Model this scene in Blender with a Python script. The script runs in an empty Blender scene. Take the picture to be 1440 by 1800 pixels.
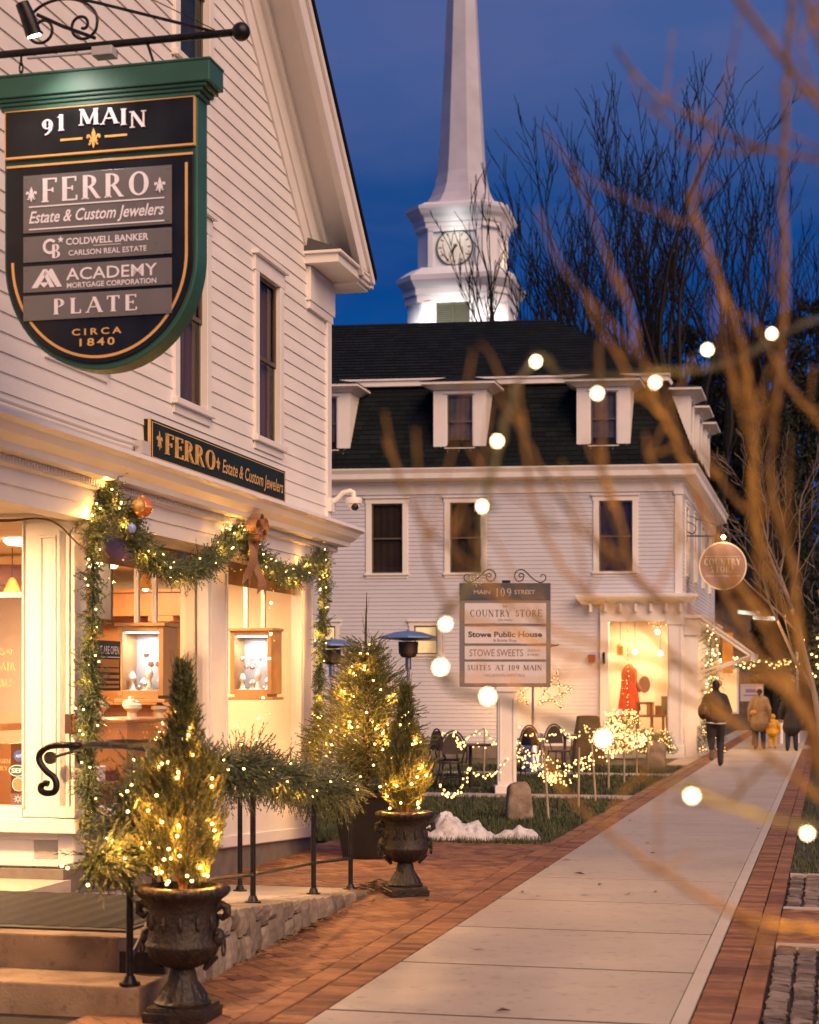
import bpy, math, random
import numpy as np
from mathutils import Vector, noise as mnoise
random.seed(7); rng = np.random.default_rng(7)
scene = bpy.context.scene
COL = scene.collection
R = math.radians
# ------------------------------------------------------------------ camera
cam_d = bpy.data.cameras.new("camera"); cam = bpy.data.objects.new("camera", cam_d); COL.objects.link(cam)
cam.location = (0, 0, 1.7); cam.rotation_euler = (R(90), 0, 0)
cam_d.sensor_fit = 'VERTICAL'; cam_d.sensor_height = 36; cam_d.sensor_width = 28.8; cam_d.lens = 60
cam_d.shift_y = 305 / 1800; cam_d.clip_start = .05; cam_d.clip_end = 3000
cam_d.dof.use_dof = True; cam_d.dof.focus_distance = 14.5; cam_d.dof.aperture_fstop = 3.2; cam_d.dof.aperture_blades = 0
scene.camera = cam
# ------------------------------------------------------------------ world: dusk sky with drifting lilac cloud
world = bpy.data.worlds.new("World"); scene.world = world; world.use_nodes = True
wn, wl = world.node_tree.nodes, world.node_tree.links
wn.clear()
w_out = wn.new("ShaderNodeOutputWorld"); w_bg = wn.new("ShaderNodeBackground"); w_sky = wn.new("ShaderNodeTexSky")
w_sky.sky_type = 'NISHITA'; w_sky.sun_disc = False; w_sky.sun_elevation = R(-6); w_sky.sun_rotation = R(140)
w_tc = wn.new("ShaderNodeTexCoord"); w_sep = wn.new("ShaderNodeSeparateXYZ"); wl.new(w_tc.outputs['Generated'], w_sep.inputs[0])
w_r = wn.new("ShaderNodeValToRGB"); wl.new(w_sep.outputs['Z'], w_r.inputs[0])
els = w_r.color_ramp.elements
els[0].position = 0.0; els[0].color = (.012, .085, .36, 1)
els[1].position = 1.0; els[1].color = (.02, .045, .20, 1)
for p, c in ((.18, (.003, .072, .30)), (.225, (.003, .052, .225)), (.28, (.008, .058, .225)), (.35, (.036, .095, .285)), (.55, (.035, .08, .26))):
    e = els.new(p); e.color = (*c, 1)
w_map = wn.new("ShaderNodeMapping"); w_map.inputs['Scale'].default_value = (1.5, 1.5, 5.0); w_map.inputs['Location'].default_value = (.35, .1, .25)
wl.new(w_tc.outputs['Generated'], w_map.inputs[0])
w_no = wn.new("ShaderNodeTexNoise"); w_no.inputs['Scale'].default_value = 2.2; w_no.inputs['Detail'].default_value = 5; w_no.inputs['Roughness'].default_value = .52
w_no.inputs['Distortion'].default_value = .4
wl.new(w_map.outputs[0], w_no.inputs['Vector'])
w_cr = wn.new("ShaderNodeValToRGB"); wl.new(w_no.outputs['Fac'], w_cr.inputs[0])
w_cr.color_ramp.elements[0].position = .40; w_cr.color_ramp.elements[0].color = (0, 0, 0, 1)
w_cr.color_ramp.elements[1].position = .68; w_cr.color_ramp.elements[1].color = (1, 1, 1, 1)
w_hm = wn.new("ShaderNodeMapRange"); w_hm.inputs['From Min'].default_value = .17; w_hm.inputs['From Max'].default_value = .33
wl.new(w_sep.outputs['Z'], w_hm.inputs['Value'])
w_mu = wn.new("ShaderNodeMath"); w_mu.operation = 'MULTIPLY'; wl.new(w_cr.outputs[0], w_mu.inputs[0]); wl.new(w_hm.outputs[0], w_mu.inputs[1])
w_mix = wn.new("ShaderNodeMixRGB"); wl.new(w_mu.outputs[0], w_mix.inputs['Fac']); wl.new(w_r.outputs[0], w_mix.inputs[1])
w_mix.inputs[2].default_value = (.085, .11, .275, 1)
w_add = wn.new("ShaderNodeMixRGB"); w_add.blend_type = 'ADD'; w_add.inputs['Fac'].default_value = .05
wl.new(w_mix.outputs[0], w_add.inputs[1]); wl.new(w_sky.outputs[0], w_add.inputs[2])
wl.new(w_add.outputs[0], w_bg.inputs['Color']); w_bg.inputs['Strength'].default_value = 1.0
wl.new(w_bg.outputs[0], w_out.inputs[0])
# ------------------------------------------------------------------ sun: the last, very soft warm glow of the street behind the camera
sun_d = bpy.data.lights.new("sun", 'SUN'); sun = bpy.data.objects.new("sun", sun_d); COL.objects.link(sun)
sun_d.energy = 3.85; sun_d.color = (1.0, .62, .38); sun_d.angle = R(50)
sun.rotation_euler = Vector((-.46, .68, -.57)).to_track_quat('-Z', 'Y').to_euler()
# ------------------------------------------------------------------ colour management
scene.view_settings.view_transform = 'Standard'; scene.view_settings.look = 'None'
scene.view_settings.exposure = 0.12; scene.view_settings.gamma = 1.0
scene.render.engine = 'CYCLES'
cy = scene.cycles
cy.use_denoising = True; cy.max_bounces = 7; cy.diffuse_bounces = 3; cy.glossy_bounces = 3; cy.transmission_bounces = 4; cy.transparent_max_bounces = 10
cy.sample_clamp_indirect = 3.0; cy.caustics_reflective = False; cy.caustics_refractive = False

# ------------------------------------------------------------------ frames
AZ = R(13.8); DX, DY = math.sin(AZ), math.cos(AZ); NX, NY = math.cos(AZ), -math.sin(AZ)
def S(s, t, z): return (s*DX + t*NX, s*DY + t*NY, z)                       # along the street, out from it, up
B7 = R(7); FX, FY = math.cos(B7), -math.sin(B7)
def P109(x, y, z): return (6.33 + x*FX + y*DX, 39.8 + x*FY + y*DY, z)       # store building: along its front, along its side, up
WRD = lambda x, y, z: (x, y, z)

# ------------------------------------------------------------------ materials
MATS = {}
def mat(name, col, rough=.6, var=0.0, vscale=6.0, col2=None, bump=0.0, bscale=40.0, metal=0.0, coat=0.0, emit=None, estr=0.0, rnd=None, stretch=None, spec=.5, detail=4, stain=None):
    if name in MATS: return MATS[name]
    m = bpy.data.materials.new(name); m.use_nodes = True; nt = m.node_tree; N, L = nt.nodes, nt.links
    b = N['Principled BSDF']; b.inputs['Roughness'].default_value = rough; b.inputs['Metallic'].default_value = metal
    b.inputs['Coat Weight'].default_value = coat; b.inputs['Specular IOR Level'].default_value = spec
    b.inputs['Base Color'].default_value = (*col, 1)
    src = None
    tc = N.new('ShaderNodeTexCoord'); vec = tc.outputs['Object']
    if stretch:
        mp = N.new('ShaderNodeMapping'); mp.inputs['Scale'].default_value = stretch; L.new(vec, mp.inputs[0]); vec = mp.outputs[0]
    if var or col2:
        no = N.new('ShaderNodeTexNoise'); no.inputs['Scale'].default_value = vscale; no.inputs['Detail'].default_value = detail; L.new(vec, no.inputs['Vector'])
        cr = N.new('ShaderNodeValToRGB'); L.new(no.outputs['Fac'], cr.inputs[0])
        cr.color_ramp.elements[0].position = .32; cr.color_ramp.elements[1].position = .68
        c2 = col2 if col2 else tuple(min(1, c*(1+var)) for c in col); c1 = col if col2 else tuple(c*(1-var) for c in col)
        cr.color_ramp.elements[0].color = (*c1, 1); cr.color_ramp.elements[1].color = (*c2, 1); src = cr.outputs[0]
        rr = N.new('ShaderNodeMapRange'); rr.inputs['To Min'].default_value = max(0, rough-.1); rr.inputs['To Max'].default_value = min(1, rough+.1)
        L.new(no.outputs['Fac'], rr.inputs['Value']); L.new(rr.outputs[0], b.inputs['Roughness'])
    if rnd:                                                                  # per-piece colour differences
        at = N.new('ShaderNodeAttribute'); at.attribute_name = 'rnd'
        r2 = N.new('ShaderNodeValToRGB'); L.new(at.outputs['Fac'], r2.inputs[0])
        e = r2.color_ramp.elements; k = len(rnd)
        while len(e) < k: e.new(.5)
        for i, c in enumerate(rnd): e[i].position = i/(k-1); e[i].color = (*c, 1)
        if src:
            mx = N.new('ShaderNodeMixRGB'); mx.blend_type = 'MULTIPLY'; mx.inputs['Fac'].default_value = 1
            L.new(r2.outputs[0], mx.inputs[1]); L.new(src, mx.inputs[2]); src = mx.outputs[0]
        else: src = r2.outputs[0]
    if stain:
        for sc_, lo_, hi_, k_ in stain:
            sn_ = N.new('ShaderNodeTexNoise'); sn_.inputs['Scale'].default_value = sc_; sn_.inputs['Detail'].default_value = 9; sn_.inputs['Roughness'].default_value = .62; L.new(vec, sn_.inputs['Vector'])
            sr = N.new('ShaderNodeMapRange'); sr.inputs['From Min'].default_value = lo_; sr.inputs['From Max'].default_value = hi_; sr.inputs['To Min'].default_value = k_; sr.inputs['To Max'].default_value = 1; L.new(sn_.outputs['Fac'], sr.inputs['Value'])
            sm = N.new('ShaderNodeMixRGB'); sm.blend_type = 'MULTIPLY'; sm.inputs['Fac'].default_value = 1; L.new(src, sm.inputs[1]); L.new(sr.outputs[0], sm.inputs[2]); src = sm.outputs[0]
    if src: L.new(src, b.inputs['Base Color'])
    if bump:
        nb = N.new('ShaderNodeTexNoise'); nb.inputs['Scale'].default_value = bscale; nb.inputs['Detail'].default_value = 5; L.new(vec, nb.inputs['Vector'])
        bp = N.new('ShaderNodeBump'); bp.inputs['Strength'].default_value = bump; bp.inputs['Distance'].default_value = .01
        L.new(nb.outputs['Fac'], bp.inputs['Height']); L.new(bp.outputs[0], b.inputs['Normal'])
    if emit: b.inputs['Emission Color'].default_value = (*emit, 1); b.inputs['Emission Strength'].default_value = estr
    MATS[name] = m; return m
def glass_mat(name, tint=(1, 1, 1), refl=.10):
    if name in MATS: return MATS[name]
    m = bpy.data.materials.new(name); m.use_nodes = True; N, L = m.node_tree.nodes, m.node_tree.links; N.clear()
    o = N.new('ShaderNodeOutputMaterial'); mx = N.new('ShaderNodeMixShader'); t = N.new('ShaderNodeBsdfTransparent'); g = N.new('ShaderNodeBsdfGlossy')
    lw = N.new('ShaderNodeLayerWeight'); lw.inputs['Blend'].default_value = .25
    mr = N.new('ShaderNodeMapRange'); mr.inputs['To Min'].default_value = refl*.5; mr.inputs['To Max'].default_value = min(.8, refl*4)
    L.new(lw.outputs['Fresnel'], mr.inputs['Value']); L.new(mr.outputs[0], mx.inputs[0])
    no = N.new('ShaderNodeTexNoise'); no.inputs['Scale'].default_value = 1.3; bp = N.new('ShaderNodeBump'); bp.inputs['Strength'].default_value = .02; bp.inputs['Distance'].default_value = .05
    tcx = N.new('ShaderNodeTexCoord'); L.new(tcx.outputs['Object'], no.inputs['Vector']); L.new(no.outputs['Fac'], bp.inputs['Height']); L.new(bp.outputs[0], g.inputs['Normal'])
    t.inputs[0].default_value = (*tint, 1); g.inputs['Roughness'].default_value = .015; g.inputs[0].default_value = (1, 1, 1, 1)
    L.new(t.outputs[0], mx.inputs[1]); L.new(g.outputs[0], mx.inputs[2]); L.new(mx.outputs[0], o.inputs[0]); MATS[name] = m; return m
def emis(name, col, strength):
    if name in MATS: return MATS[name]
    m = bpy.data.materials.new(name); m.use_nodes = True; N, L = m.node_tree.nodes, m.node_tree.links; N.clear()
    o = N.new('ShaderNodeOutputMaterial'); e = N.new('ShaderNodeEmission'); e.inputs[0].default_value = (*col, 1); e.inputs[1].default_value = strength
    L.new(e.outputs[0], o.inputs[0]); MATS[name] = m; return m

# ------------------------------------------------------------------ mesh builder
def wloc(o):
    v = Vector((0, 0, 0))
    while o is not None: v += o.location; o = o.parent
    return v
class MB:
    def __init__(s, fn=WRD): s.v = []; s.f = []; s.r = []; s.fn = fn; s.cr = 0.0; s.vw = []; s.extra = []
    def add(s, pts, faces, r=None, raw=False):
        b = len(s.v)
        s.v.extend(pts if raw else [s.fn(*p) for p in pts]); s.f.extend([tuple(b+i for i in f) for f in faces]); s.r.extend([s.cr if r is None else r]*len(faces)); return s
    def box(s, a, b, c, r=None, jit=0):
        (x0, x1), (y0, y1), (z0, z1) = a, b, c
        p = [(x0, y0, z0), (x1, y0, z0), (x1, y1, z0), (x0, y1, z0), (x0, y0, z1), (x1, y0, z1), (x1, y1, z1), (x0, y1, z1)]
        if jit: p = [tuple(q+random.uniform(-jit, jit) for q in v) for v in p]
        return s.add(p, [(0, 3, 2, 1), (4, 5, 6, 7), (0, 1, 5, 4), (1, 2, 6, 5), (2, 3, 7, 6), (3, 0, 4, 7)], r)
    def hexa(s, p, r=None):                                                   # eight corners, bottom ring then top ring
        return s.add(p, [(0, 3, 2, 1), (4, 5, 6, 7), (0, 1, 5, 4), (1, 2, 6, 5), (2, 3, 7, 6), (3, 0, 4, 7)], r)
    def quad(s, *p, r=None): return s.add(list(p), [tuple(range(len(p)))], r)
    def prism(s, poly, fa, fb, r=None):                                       # poly of 2D points; fa/fb map them to the two caps
        n = len(poly); pts = [fa(*q) for q in poly] + [fb(*q) for q in poly]
        return s.add(pts, [tuple(range(n-1, -1, -1)), tuple(range(n, 2*n))] + [(i, (i+1) % n, n+(i+1) % n, n+i) for i in range(n)], r)
    def extrude(s, prof, axis_pts, close=True, r=None):                        # prof list of point lists (rings) joined in order
        n = len(axis_pts[0]); pts = [p for ring in axis_pts for p in ring]; fs = []
        for k in range(len(axis_pts)-1):
            for i in range(n if close else n-1):
                fs.append((k*n+i, k*n+(i+1) % n, (k+1)*n+(i+1) % n, (k+1)*n+i))
        if close: fs += [tuple(range(n-1, -1, -1)), tuple((len(axis_pts)-1)*n+i for i in range(n))]
        return s.add(pts, fs, r)
    def tube(s, pts, rad, sides=8, r=None, cap=True):
        P = [Vector(s.fn(*p)) for p in pts]; n = len(P); rad = rad if isinstance(rad, (list, tuple)) else [rad]*n
        rings = []; up = None
        for i in range(n):
            t = (P[min(i+1, n-1)] - P[max(i-1, 0)])
            t = t.normalized() if t.length > 1e-9 else Vector((0, 0, 1))
            if up is None: up = t.orthogonal().normalized()
            up = up - t*up.dot(t); up = up.normalized() if up.length > 1e-6 else t.orthogonal().normalized(); w = t.cross(up)
            rings.append([tuple(P[i] + (up*math.cos(2*math.pi*k/sides) + w*math.sin(2*math.pi*k/sides))*rad[i]) for k in range(sides)])
        pts2 = [p for g in rings for p in g]; fs = []
        for k in range(n-1):
            for i in range(sides): fs.append((k*sides+i, k*sides+(i+1) % sides, (k+1)*sides+(i+1) % sides, (k+1)*sides+i))
        if cap: fs += [tuple(range(sides-1, -1, -1)), tuple((n-1)*sides+i for i in range(sides))]
        return s.add(pts2, fs, r, raw=True)
    def lathe(s, prof, c=(0, 0, 0), sides=32, sq=0.0, r=None, mod=None):          # (radius, z) profile
        pts = []; n = len(prof)
        for (ra, z) in prof:
            for k in range(sides):
                a = 2*math.pi*k/sides; q = ra*(mod(a, z) if mod else 1)
                if sq: q = q/max(abs(math.cos(a)), abs(math.sin(a)))**sq
                pts.append((c[0]+q*math.cos(a), c[1]+q*math.sin(a), c[2]+z))
        fs = []
        for k in range(n-1):
            for i in range(sides): fs.append((k*sides+i, k*sides+(i+1) % sides, (k+1)*sides+(i+1) % sides, (k+1)*sides+i))
        fs += [tuple(range(sides-1, -1, -1)), tuple((n-1)*sides+i for i in range(sides))]
        return s.add(pts, fs, r)
    def ball(s, c, ra, seg=14, rings=9, r=None, sc=(1, 1, 1)):
        pts = []; fs = []
        for i in range(rings+1):
            th = math.pi*i/rings
            for k in range(seg):
                a = 2*math.pi*k/seg; pts.append((c[0]+ra*sc[0]*math.sin(th)*math.cos(a), c[1]+ra*sc[1]*math.sin(th)*math.sin(a), c[2]+ra*sc[2]*math.cos(th)))
        for i in range(rings):
            for k in range(seg): fs.append((i*seg+k, (i+1)*seg+k, (i+1)*seg+(k+1) % seg, i*seg+(k+1) % seg))
        return s.add(pts, fs, r)
    def np_add(s, V, F, rv): s.extra.append((V, F, rv)); return s                # numpy triangles, world coordinates
    def build(s, name, m, parent=None, smooth=False, local=False, bevel=0.0, ang=40):
        V = np.array(s.v, dtype=np.float64).reshape(-1, 3) if s.v else np.zeros((0, 3))
        off = Vector((0, 0, 0)) if (local or parent is None) else wloc(parent)
        me = bpy.data.meshes.new(name)
        if s.extra:
            Vs = [V] if len(V) else []; Fs = []; Rs = []; base = len(V)
            tri = [f for f in s.f]
            allF = [list(f) for f in tri]; rv = list(s.r)
            for (v, f, q) in s.extra:
                Vs.append(v); allF.extend((f+base).tolist()); rv.extend(q.tolist()); base += len(v)
            V = np.vstack(Vs); faces = allF
        else: faces = s.f; rv = s.r
        V = V - np.array(off)
        me.from_pydata(V.tolist(), [], faces); me.validate()
        if len(me.polygons) == len(rv):
            at = me.attributes.new('rnd', 'FLOAT', 'FACE'); at.data.foreach_set('value', np.array(rv, dtype=np.float32))
        if smooth:
            me.polygons.foreach_set('use_smooth', [True]*len(me.polygons)); me.set_sharp_from_angle(angle=R(ang))
        o = bpy.data.objects.new(name, me); COL.objects.link(o); me.materials.append(m)
        if parent: o.parent = parent
        if bevel:
            bv = o.modifiers.new('bevel', 'BEVEL'); bv.width = bevel; bv.segments = 2; bv.limit_method = 'ANGLE'; bv.angle_limit = R(40)
        me.update(); return o
def tag(o, label=None, cat=None, group=None, kind=None):
    if label: o['label'] = label
    if cat: o['category'] = cat
    if group: o['group'] = group
    if kind: o['kind'] = kind
    return o
def thing(name, loc, label, cat, group=None):
    o = bpy.data.objects.new(name, None); COL.objects.link(o); o.location = loc; o.empty_display_size = .2
    return tag(o, label, cat, group)
def copy_tree(o, loc=None, rz=None, parent=None):
    c = o.copy(); COL.objects.link(c)
    if parent: c.parent = parent
    for ch in [k for k in bpy.data.objects if k.parent == o and k != c]: copy_tree(ch, parent=c)
    if loc is not None: c.location = loc
    if rz is not None: c.rotation_euler = (0, 0, rz)
    return c
def structure(o): return tag(o, kind='structure')

# ------------------------------------------------------------------ lettering
GL = {}
def _g(ch, w, st): GL[ch] = (w, st)
T_, H_ = .15, .055
# strokes: ('l', x0,y0,x1,y1,width)  ('a', cx,cy,rx,ry,deg0,deg1,thick,thin)  ('s', x,y,half) serif
_g('A', .82, [('l', .06, 0, .42, 1, H_), ('l', .42, 1, .76, 0, T_), ('l', .2, .36, .6, .36, H_), ('s', .06, 0, .11), ('s', .76, 0, .14)])
_g('B', .66, [('l', .14, 0, .14, 1, T_), ('a', .3, .76, .24, .24, 90, -90, T_, H_), ('a', .3, .26, .3, .26, 90, -90, T_, H_), ('l', .05, .97, .3, .97, H_), ('l', .05, .03, .3, .03, H_), ('l', .14, .52, .3, .52, H_)])
_g('C', .76, [('a', .42, .5, .36, .5, 50, 310, T_, H_), ('l', .66, .86, .68, .68, .05), ('l', .66, .14, .69, .26, .05)])
_g('D', .82, [('l', .14, 0, .14, 1, T_), ('a', .32, .5, .42, .49, 90, -90, T_, H_), ('l', .05, .97, .32, .97, H_), ('l', .05, .03, .32, .03, H_)])
_g('E', .66, [('l', .14, 0, .14, 1, T_), ('l', .04, .97, .58, .97, H_), ('l', .04, .03, .62, .03, H_), ('l', .14, .52, .44, .52, H_), ('l', .57, 1, .57, .8, .05), ('l', .61, 0, .61, .22, .05), ('l', .44, .62, .44, .42, .05)])
_g('F', .62, [('l', .14, 0, .14, 1, T_), ('l', .04, .97, .58, .97, H_), ('l', .14, .5, .44, .5, H_), ('l', .57, 1, .57, .8, .05), ('l', .44, .6, .44, .4, .05), ('s', .14, 0, .14)])
_g('G', .82, [('a', .44, .5, .38, .5, 50, 350, T_, H_), ('l', .72, .42, .72, .08, T_), ('s', .7, .42, .14), ('l', .69, .86, .7, .68, .05)])
_g('H', .84, [('l', .14, 0, .14, 1, T_), ('l', .7, 0, .7, 1, T_), ('l', .14, .5, .7, .5, H_)] + [('s', x, y, .13) for x in (.14, .7) for y in (0, 1)])
_g('I', .34, [('l', .17, 0, .17, 1, T_), ('s', .17, 0, .14), ('s', .17, 1, .14)])
_g('J', .5, [('l', .3, .22, .3, 1, T_), ('a', .17, .22, .2, .24, 180, 360, .12, H_), ('s', .3, 1, .15)])
_g('L', .6, [('l', .14, 0, .14, 1, T_), ('s', .14, 1, .14), ('l', .04, .03, .56, .03, H_), ('l', .55, 0, .55, .24, .05)])
_g('M', 1.0, [('l', .12, 0, .14, 1, H_), ('l', .16, 1, .5, .08, T_), ('l', .5, .08, .84, 1, H_), ('l', .86, 0, .84, 1, T_), ('s', .12, 0, .12), ('s', .86, 0, .14), ('s', .12, 1, .1), ('s', .88, 1, .1)])
_g('N', .86, [('l', .14, 0, .14, 1, H_), ('l', .14, 1, .7, 0, T_), ('l', .7, 0, .7, 1, H_), ('s', .14, 0, .12), ('s', .1, 1, .1), ('s', .7, 1, .12)])
_g('O', .88, [('a', .44, .5, .38, .5, 0, 360, T_, H_)])
_g('P', .64, [('l', .14, 0, .14, 1, T_), ('a', .3, .73, .28, .26, 90, -90, T_, H_), ('l', .05, .97, .3, .97, H_), ('l', .14, .48, .3, .48, H_), ('s', .14, 0, .14)])
_g('R', .74, [('l', .14, 0, .14, 1, T_), ('a', .3, .74, .27, .25, 90, -90, T_, H_), ('l', .05, .97, .3, .97, H_), ('l', .14, .5, .3, .5, H_), ('l', .34, .5, .64, .02, T_*.9), ('s', .14, 0, .14), ('s', .66, 0, .08)])
_g('S', .58, [('a', .29, .75, .21, .24, 30, 270, .1, .08), ('a', .29, .26, .23, .25, 90, -150, .12, .09), ('l', .46, .86, .48, .7, .05), ('l', .08, .12, .06, .3, .05)])
_g('T', .7, [('l', .35, 0, .35, 1, T_), ('l', .04, .97, .66, .97, H_), ('l', .05, 1, .05, .78, .05), ('l', .65, 1, .65, .78, .05), ('s', .35, 0, .15)])
_g('U', .8, [('l', .14, .3, .14, 1, T_), ('a', .4, .3, .27, .29, 180, 360, .1, H_), ('l', .67, .3, .67, 1, H_), ('s', .14, 1, .14), ('s', .67, 1, .12)])
_g('W', 1.1, [('l', .08, 1, .34, 0, T_), ('l', .34, 0, .56, .9, H_), ('l', .5, 1, .76, 0, T_), ('l', .76, 0, 1.02, 1, H_), ('s', .08, 1, .12), ('s', 1.02, 1, .1), ('s', .5, 1, .1)])
_g('Y', .76, [('l', .08, 1, .38, .45, T_), ('l', .7, 1, .38, .45, H_), ('l', .38, 0, .38, .47, T_), ('s', .08, 1, .13), ('s', .7, 1, .1), ('s', .38, 0, .14)])
_g('0', .7, [('a', .35, .5, .27, .5, 0, 360, T_, H_)])
_g('1', .44, [('l', .24, 0, .24, 1, T_), ('l', .06, .84, .24, .98, H_), ('s', .24, 0, .15)])
_g('4', .68, [('l', .46, 0, .46, 1, T_), ('l', .04, .32, .46, 1, H_), ('l', .04, .29, .64, .29, H_), ('s', .46, 0, .12)])
_g('8', .66, [('a', .33, .76, .2, .23, 0, 360, .12, H_), ('a', .33, .27, .25, .27, 0, 360, .13, H_)])
_g('9', .68, [('a', .34, .68, .26, .31, 0, 360, T_, H_), ('a', .2, .62, .41, .62, -88, 10, .12, .06)])
def serif_width(txt, gap=.12): return sum(GL[c][0] if c in GL else .45 for c in txt) + gap*(len(txt)-1)
def serif_text(mb, txt, fn, x0, x1, y0, h, o=.002, bold=1.0, gap=.12, rise=None, slant=0.0, up1=.002):
    """capitals drawn stroke by stroke between x0 and x1, fn(x, y, o) places them; rise(x) lifts the baseline"""
    sx = (x1-x0)/serif_width(txt, gap); x = 0.0; k = 0
    for ch in txt:
        if ch not in GL: x += .45+gap; continue
        w, st = GL[ch]; scx = sx
        def put(poly):
            nonlocal k; k += 1
            def f(px, py, oo):
                X = x0+(x+px)*scx + slant*py*h; Y = y0+py*h + (rise(x0+(x+w/2)*scx) if rise else 0)
                return fn(X, Y, oo)
            e = o+up1+.00015*(k % 7)
            mb.prism(poly, lambda a, b: f(a, b, o), lambda a, b: f(a, b, e))
        for q in st:
            if q[0] == 'l':
                _, ax, ay, bx, by, wd = q; wd *= bold
                dx, dy = bx-ax, by-ay; ln = math.hypot(dx, dy)
                nx, ny = -dy/ln*wd/2, dx/ln*wd/2
                if abs(dy) > abs(dx)*.3: nx, ny = wd/2*(1 if nx > 0 else -1), 0
                put([(ax+nx, ay+ny), (bx+nx, by+ny), (bx-nx, by-ny), (ax-nx, ay-ny)])
            elif q[0] == 'a':
                _, cx, cy_, rx, ry, a0, a1, tk, tn = q; tk *= bold; tn *= bold; m = max(6, int(abs(a1-a0)/18)); full = abs(a1-a0) >= 360
                for i in range(m):
                    seg = []
                    for aa in (a0+(a1-a0)*i/m, a0+(a1-a0)*(i+1)/m):
                        c, s_ = math.cos(R(aa)), math.sin(R(aa)); wd = tn+(tk-tn)*abs(c)**1.3
                        seg.append(((cx+rx*c, cy_+ry*s_), (cx+(rx-wd)*c, cy_+(ry-min(wd, tn*1.6))*s_)))
                    put([seg[0][0], seg[1][0], seg[1][1], seg[0][1]])
            else:
                _, cx, cy_, hw = q; d = .045*bold; yy = cy_ if cy_ < .5 else cy_-d
                put([(cx-hw, yy), (cx+hw, yy), (cx+hw, yy+d), (cx-hw, yy+d)])
        x += w+gap
_tc = {}
def plain_text(mb, txt, fn, x0, x1, y0, h, o=.002, shear=0.0, weight=0.0, up1=.002, spacing=1.0):
    """lettering from the built-in typeface, fitted between x0 and x1 with letter height h (x of cap)"""
    key = (txt, shear, weight, spacing)
    if key not in _tc:
        cu = bpy.data.curves.new('lettering', 'FONT'); cu.body = txt; cu.shear = shear; cu.offset = weight; cu.space_character = spacing; cu.resolution_u = 3
        ob = bpy.data.objects.new('lettering', cu); COL.objects.link(ob)
        me = bpy.data.meshes.new_from_object(ob.evaluated_get(bpy.context.evaluated_depsgraph_get()))
        _tc[key] = ([tuple(v.co) for v in me.vertices], [tuple(p.vertices) for p in me.polygons])
        bpy.data.objects.remove(ob); bpy.data.curves.remove(cu); bpy.data.meshes.remove(me)
    V, F = _tc[key]
    xs = [v[0] for v in V]; xa, xb = min(xs), max(xs)
    pts = [fn(x0+(v[0]-xa)/(xb-xa)*(x1-x0), y0+v[1]/.70*h, o+up1) for v in V]
    mb.add(pts, F)
def blob2d(mb, polys, fn, o, up1=.003):
    for i, p in enumerate(polys): mb.prism(p, lambda a, b: fn(a, b, o), lambda a, b: fn(a, b, o+up1+.0003*i))
def fleur(mb, fn, cx, cy_, h, o, wx=1.0):
    """three-petalled lily ornament"""
    def pt(x, y): return (cx+x*h*wx, cy_+y*h)
    petal = [pt(0, .5), pt(.11, .22), pt(.08, 0), pt(.05, -.12), pt(-.05, -.12), pt(-.08, 0), pt(-.11, .22)]
    rt = [pt(.06, -.1), pt(.12, .08), pt(.22, .2), pt(.34, .18), pt(.38, .04), pt(.3, -.04), pt(.26, .06), pt(.2, .06), pt(.16, -.1)]
    lf = [(2*cx-a, b) for a, b in rt][::-1]
    bar = [pt(-.22, -.18), pt(.22, -.18), pt(.22, -.1), pt(-.22, -.1)]
    tail = [pt(0, -.5), pt(.08, -.3), pt(.05, -.18), pt(-.05, -.18), pt(-.08, -.3)]
    fr = [pt(.07, -.19), pt(.2, -.36), pt(.28, -.3), pt(.16, -.19)]; fl_ = [(2*cx-a, b) for a, b in fr][::-1]
    blob2d(mb, [petal, rt, lf, bar, tail, fr, fl_], fn, o)

# ------------------------------------------------------------------ needles, sprays, bulbs
def sprays(P, D, L, K, nl, nw, hug=.6, spread=.8, rndlo=0.0, rndhi=1.0, start=.05):
    """N twigs at P along D of length L, each with K thin triangular needles"""
    P = np.asarray(P, float); D = np.asarray(D, float); N = len(P)
    D = D/np.maximum(1e-9, np.linalg.norm(D, axis=1))[:, None]
    L = np.broadcast_to(np.asarray(L, float), (N,))
    f = start+(1-start)*(np.arange(K)+rng.random((N, K)))/K
    base = P[:, None, :]+D[:, None, :]*(L[:, None]*f)[..., None]
    rv = rng.normal(size=(N, K, 3)); rv -= (rv*D[:, None, :]).sum(-1, keepdims=True)*D[:, None, :]
    rv /= np.maximum(1e-9, np.linalg.norm(rv, axis=-1))[..., None]
    nd = D[:, None, :]*hug+rv*spread; nd /= np.linalg.norm(nd, axis=-1)[..., None]
    ln = nl*(.65+.6*rng.random((N, K)))*(1-.35*f)
    side = np.cross(nd, rng.normal(size=(N, K, 3))); side /= np.maximum(1e-9, np.linalg.norm(side, axis=-1))[..., None]
    a = base+side*nw*.5; b = base-side*nw*.5; c = base+nd*ln[..., None]; d = base+nd*(ln*.55)[..., None]+side*nw*.6
    V = np.stack([a, b, c], axis=2).reshape(-1, 3); F = np.arange(len(V)).reshape(-1, 3)
    tone = np.repeat(rng.uniform(rndlo, rndhi, N), K)*.75+rng.uniform(0, .25, N*K)
    return V, F, tone
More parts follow.
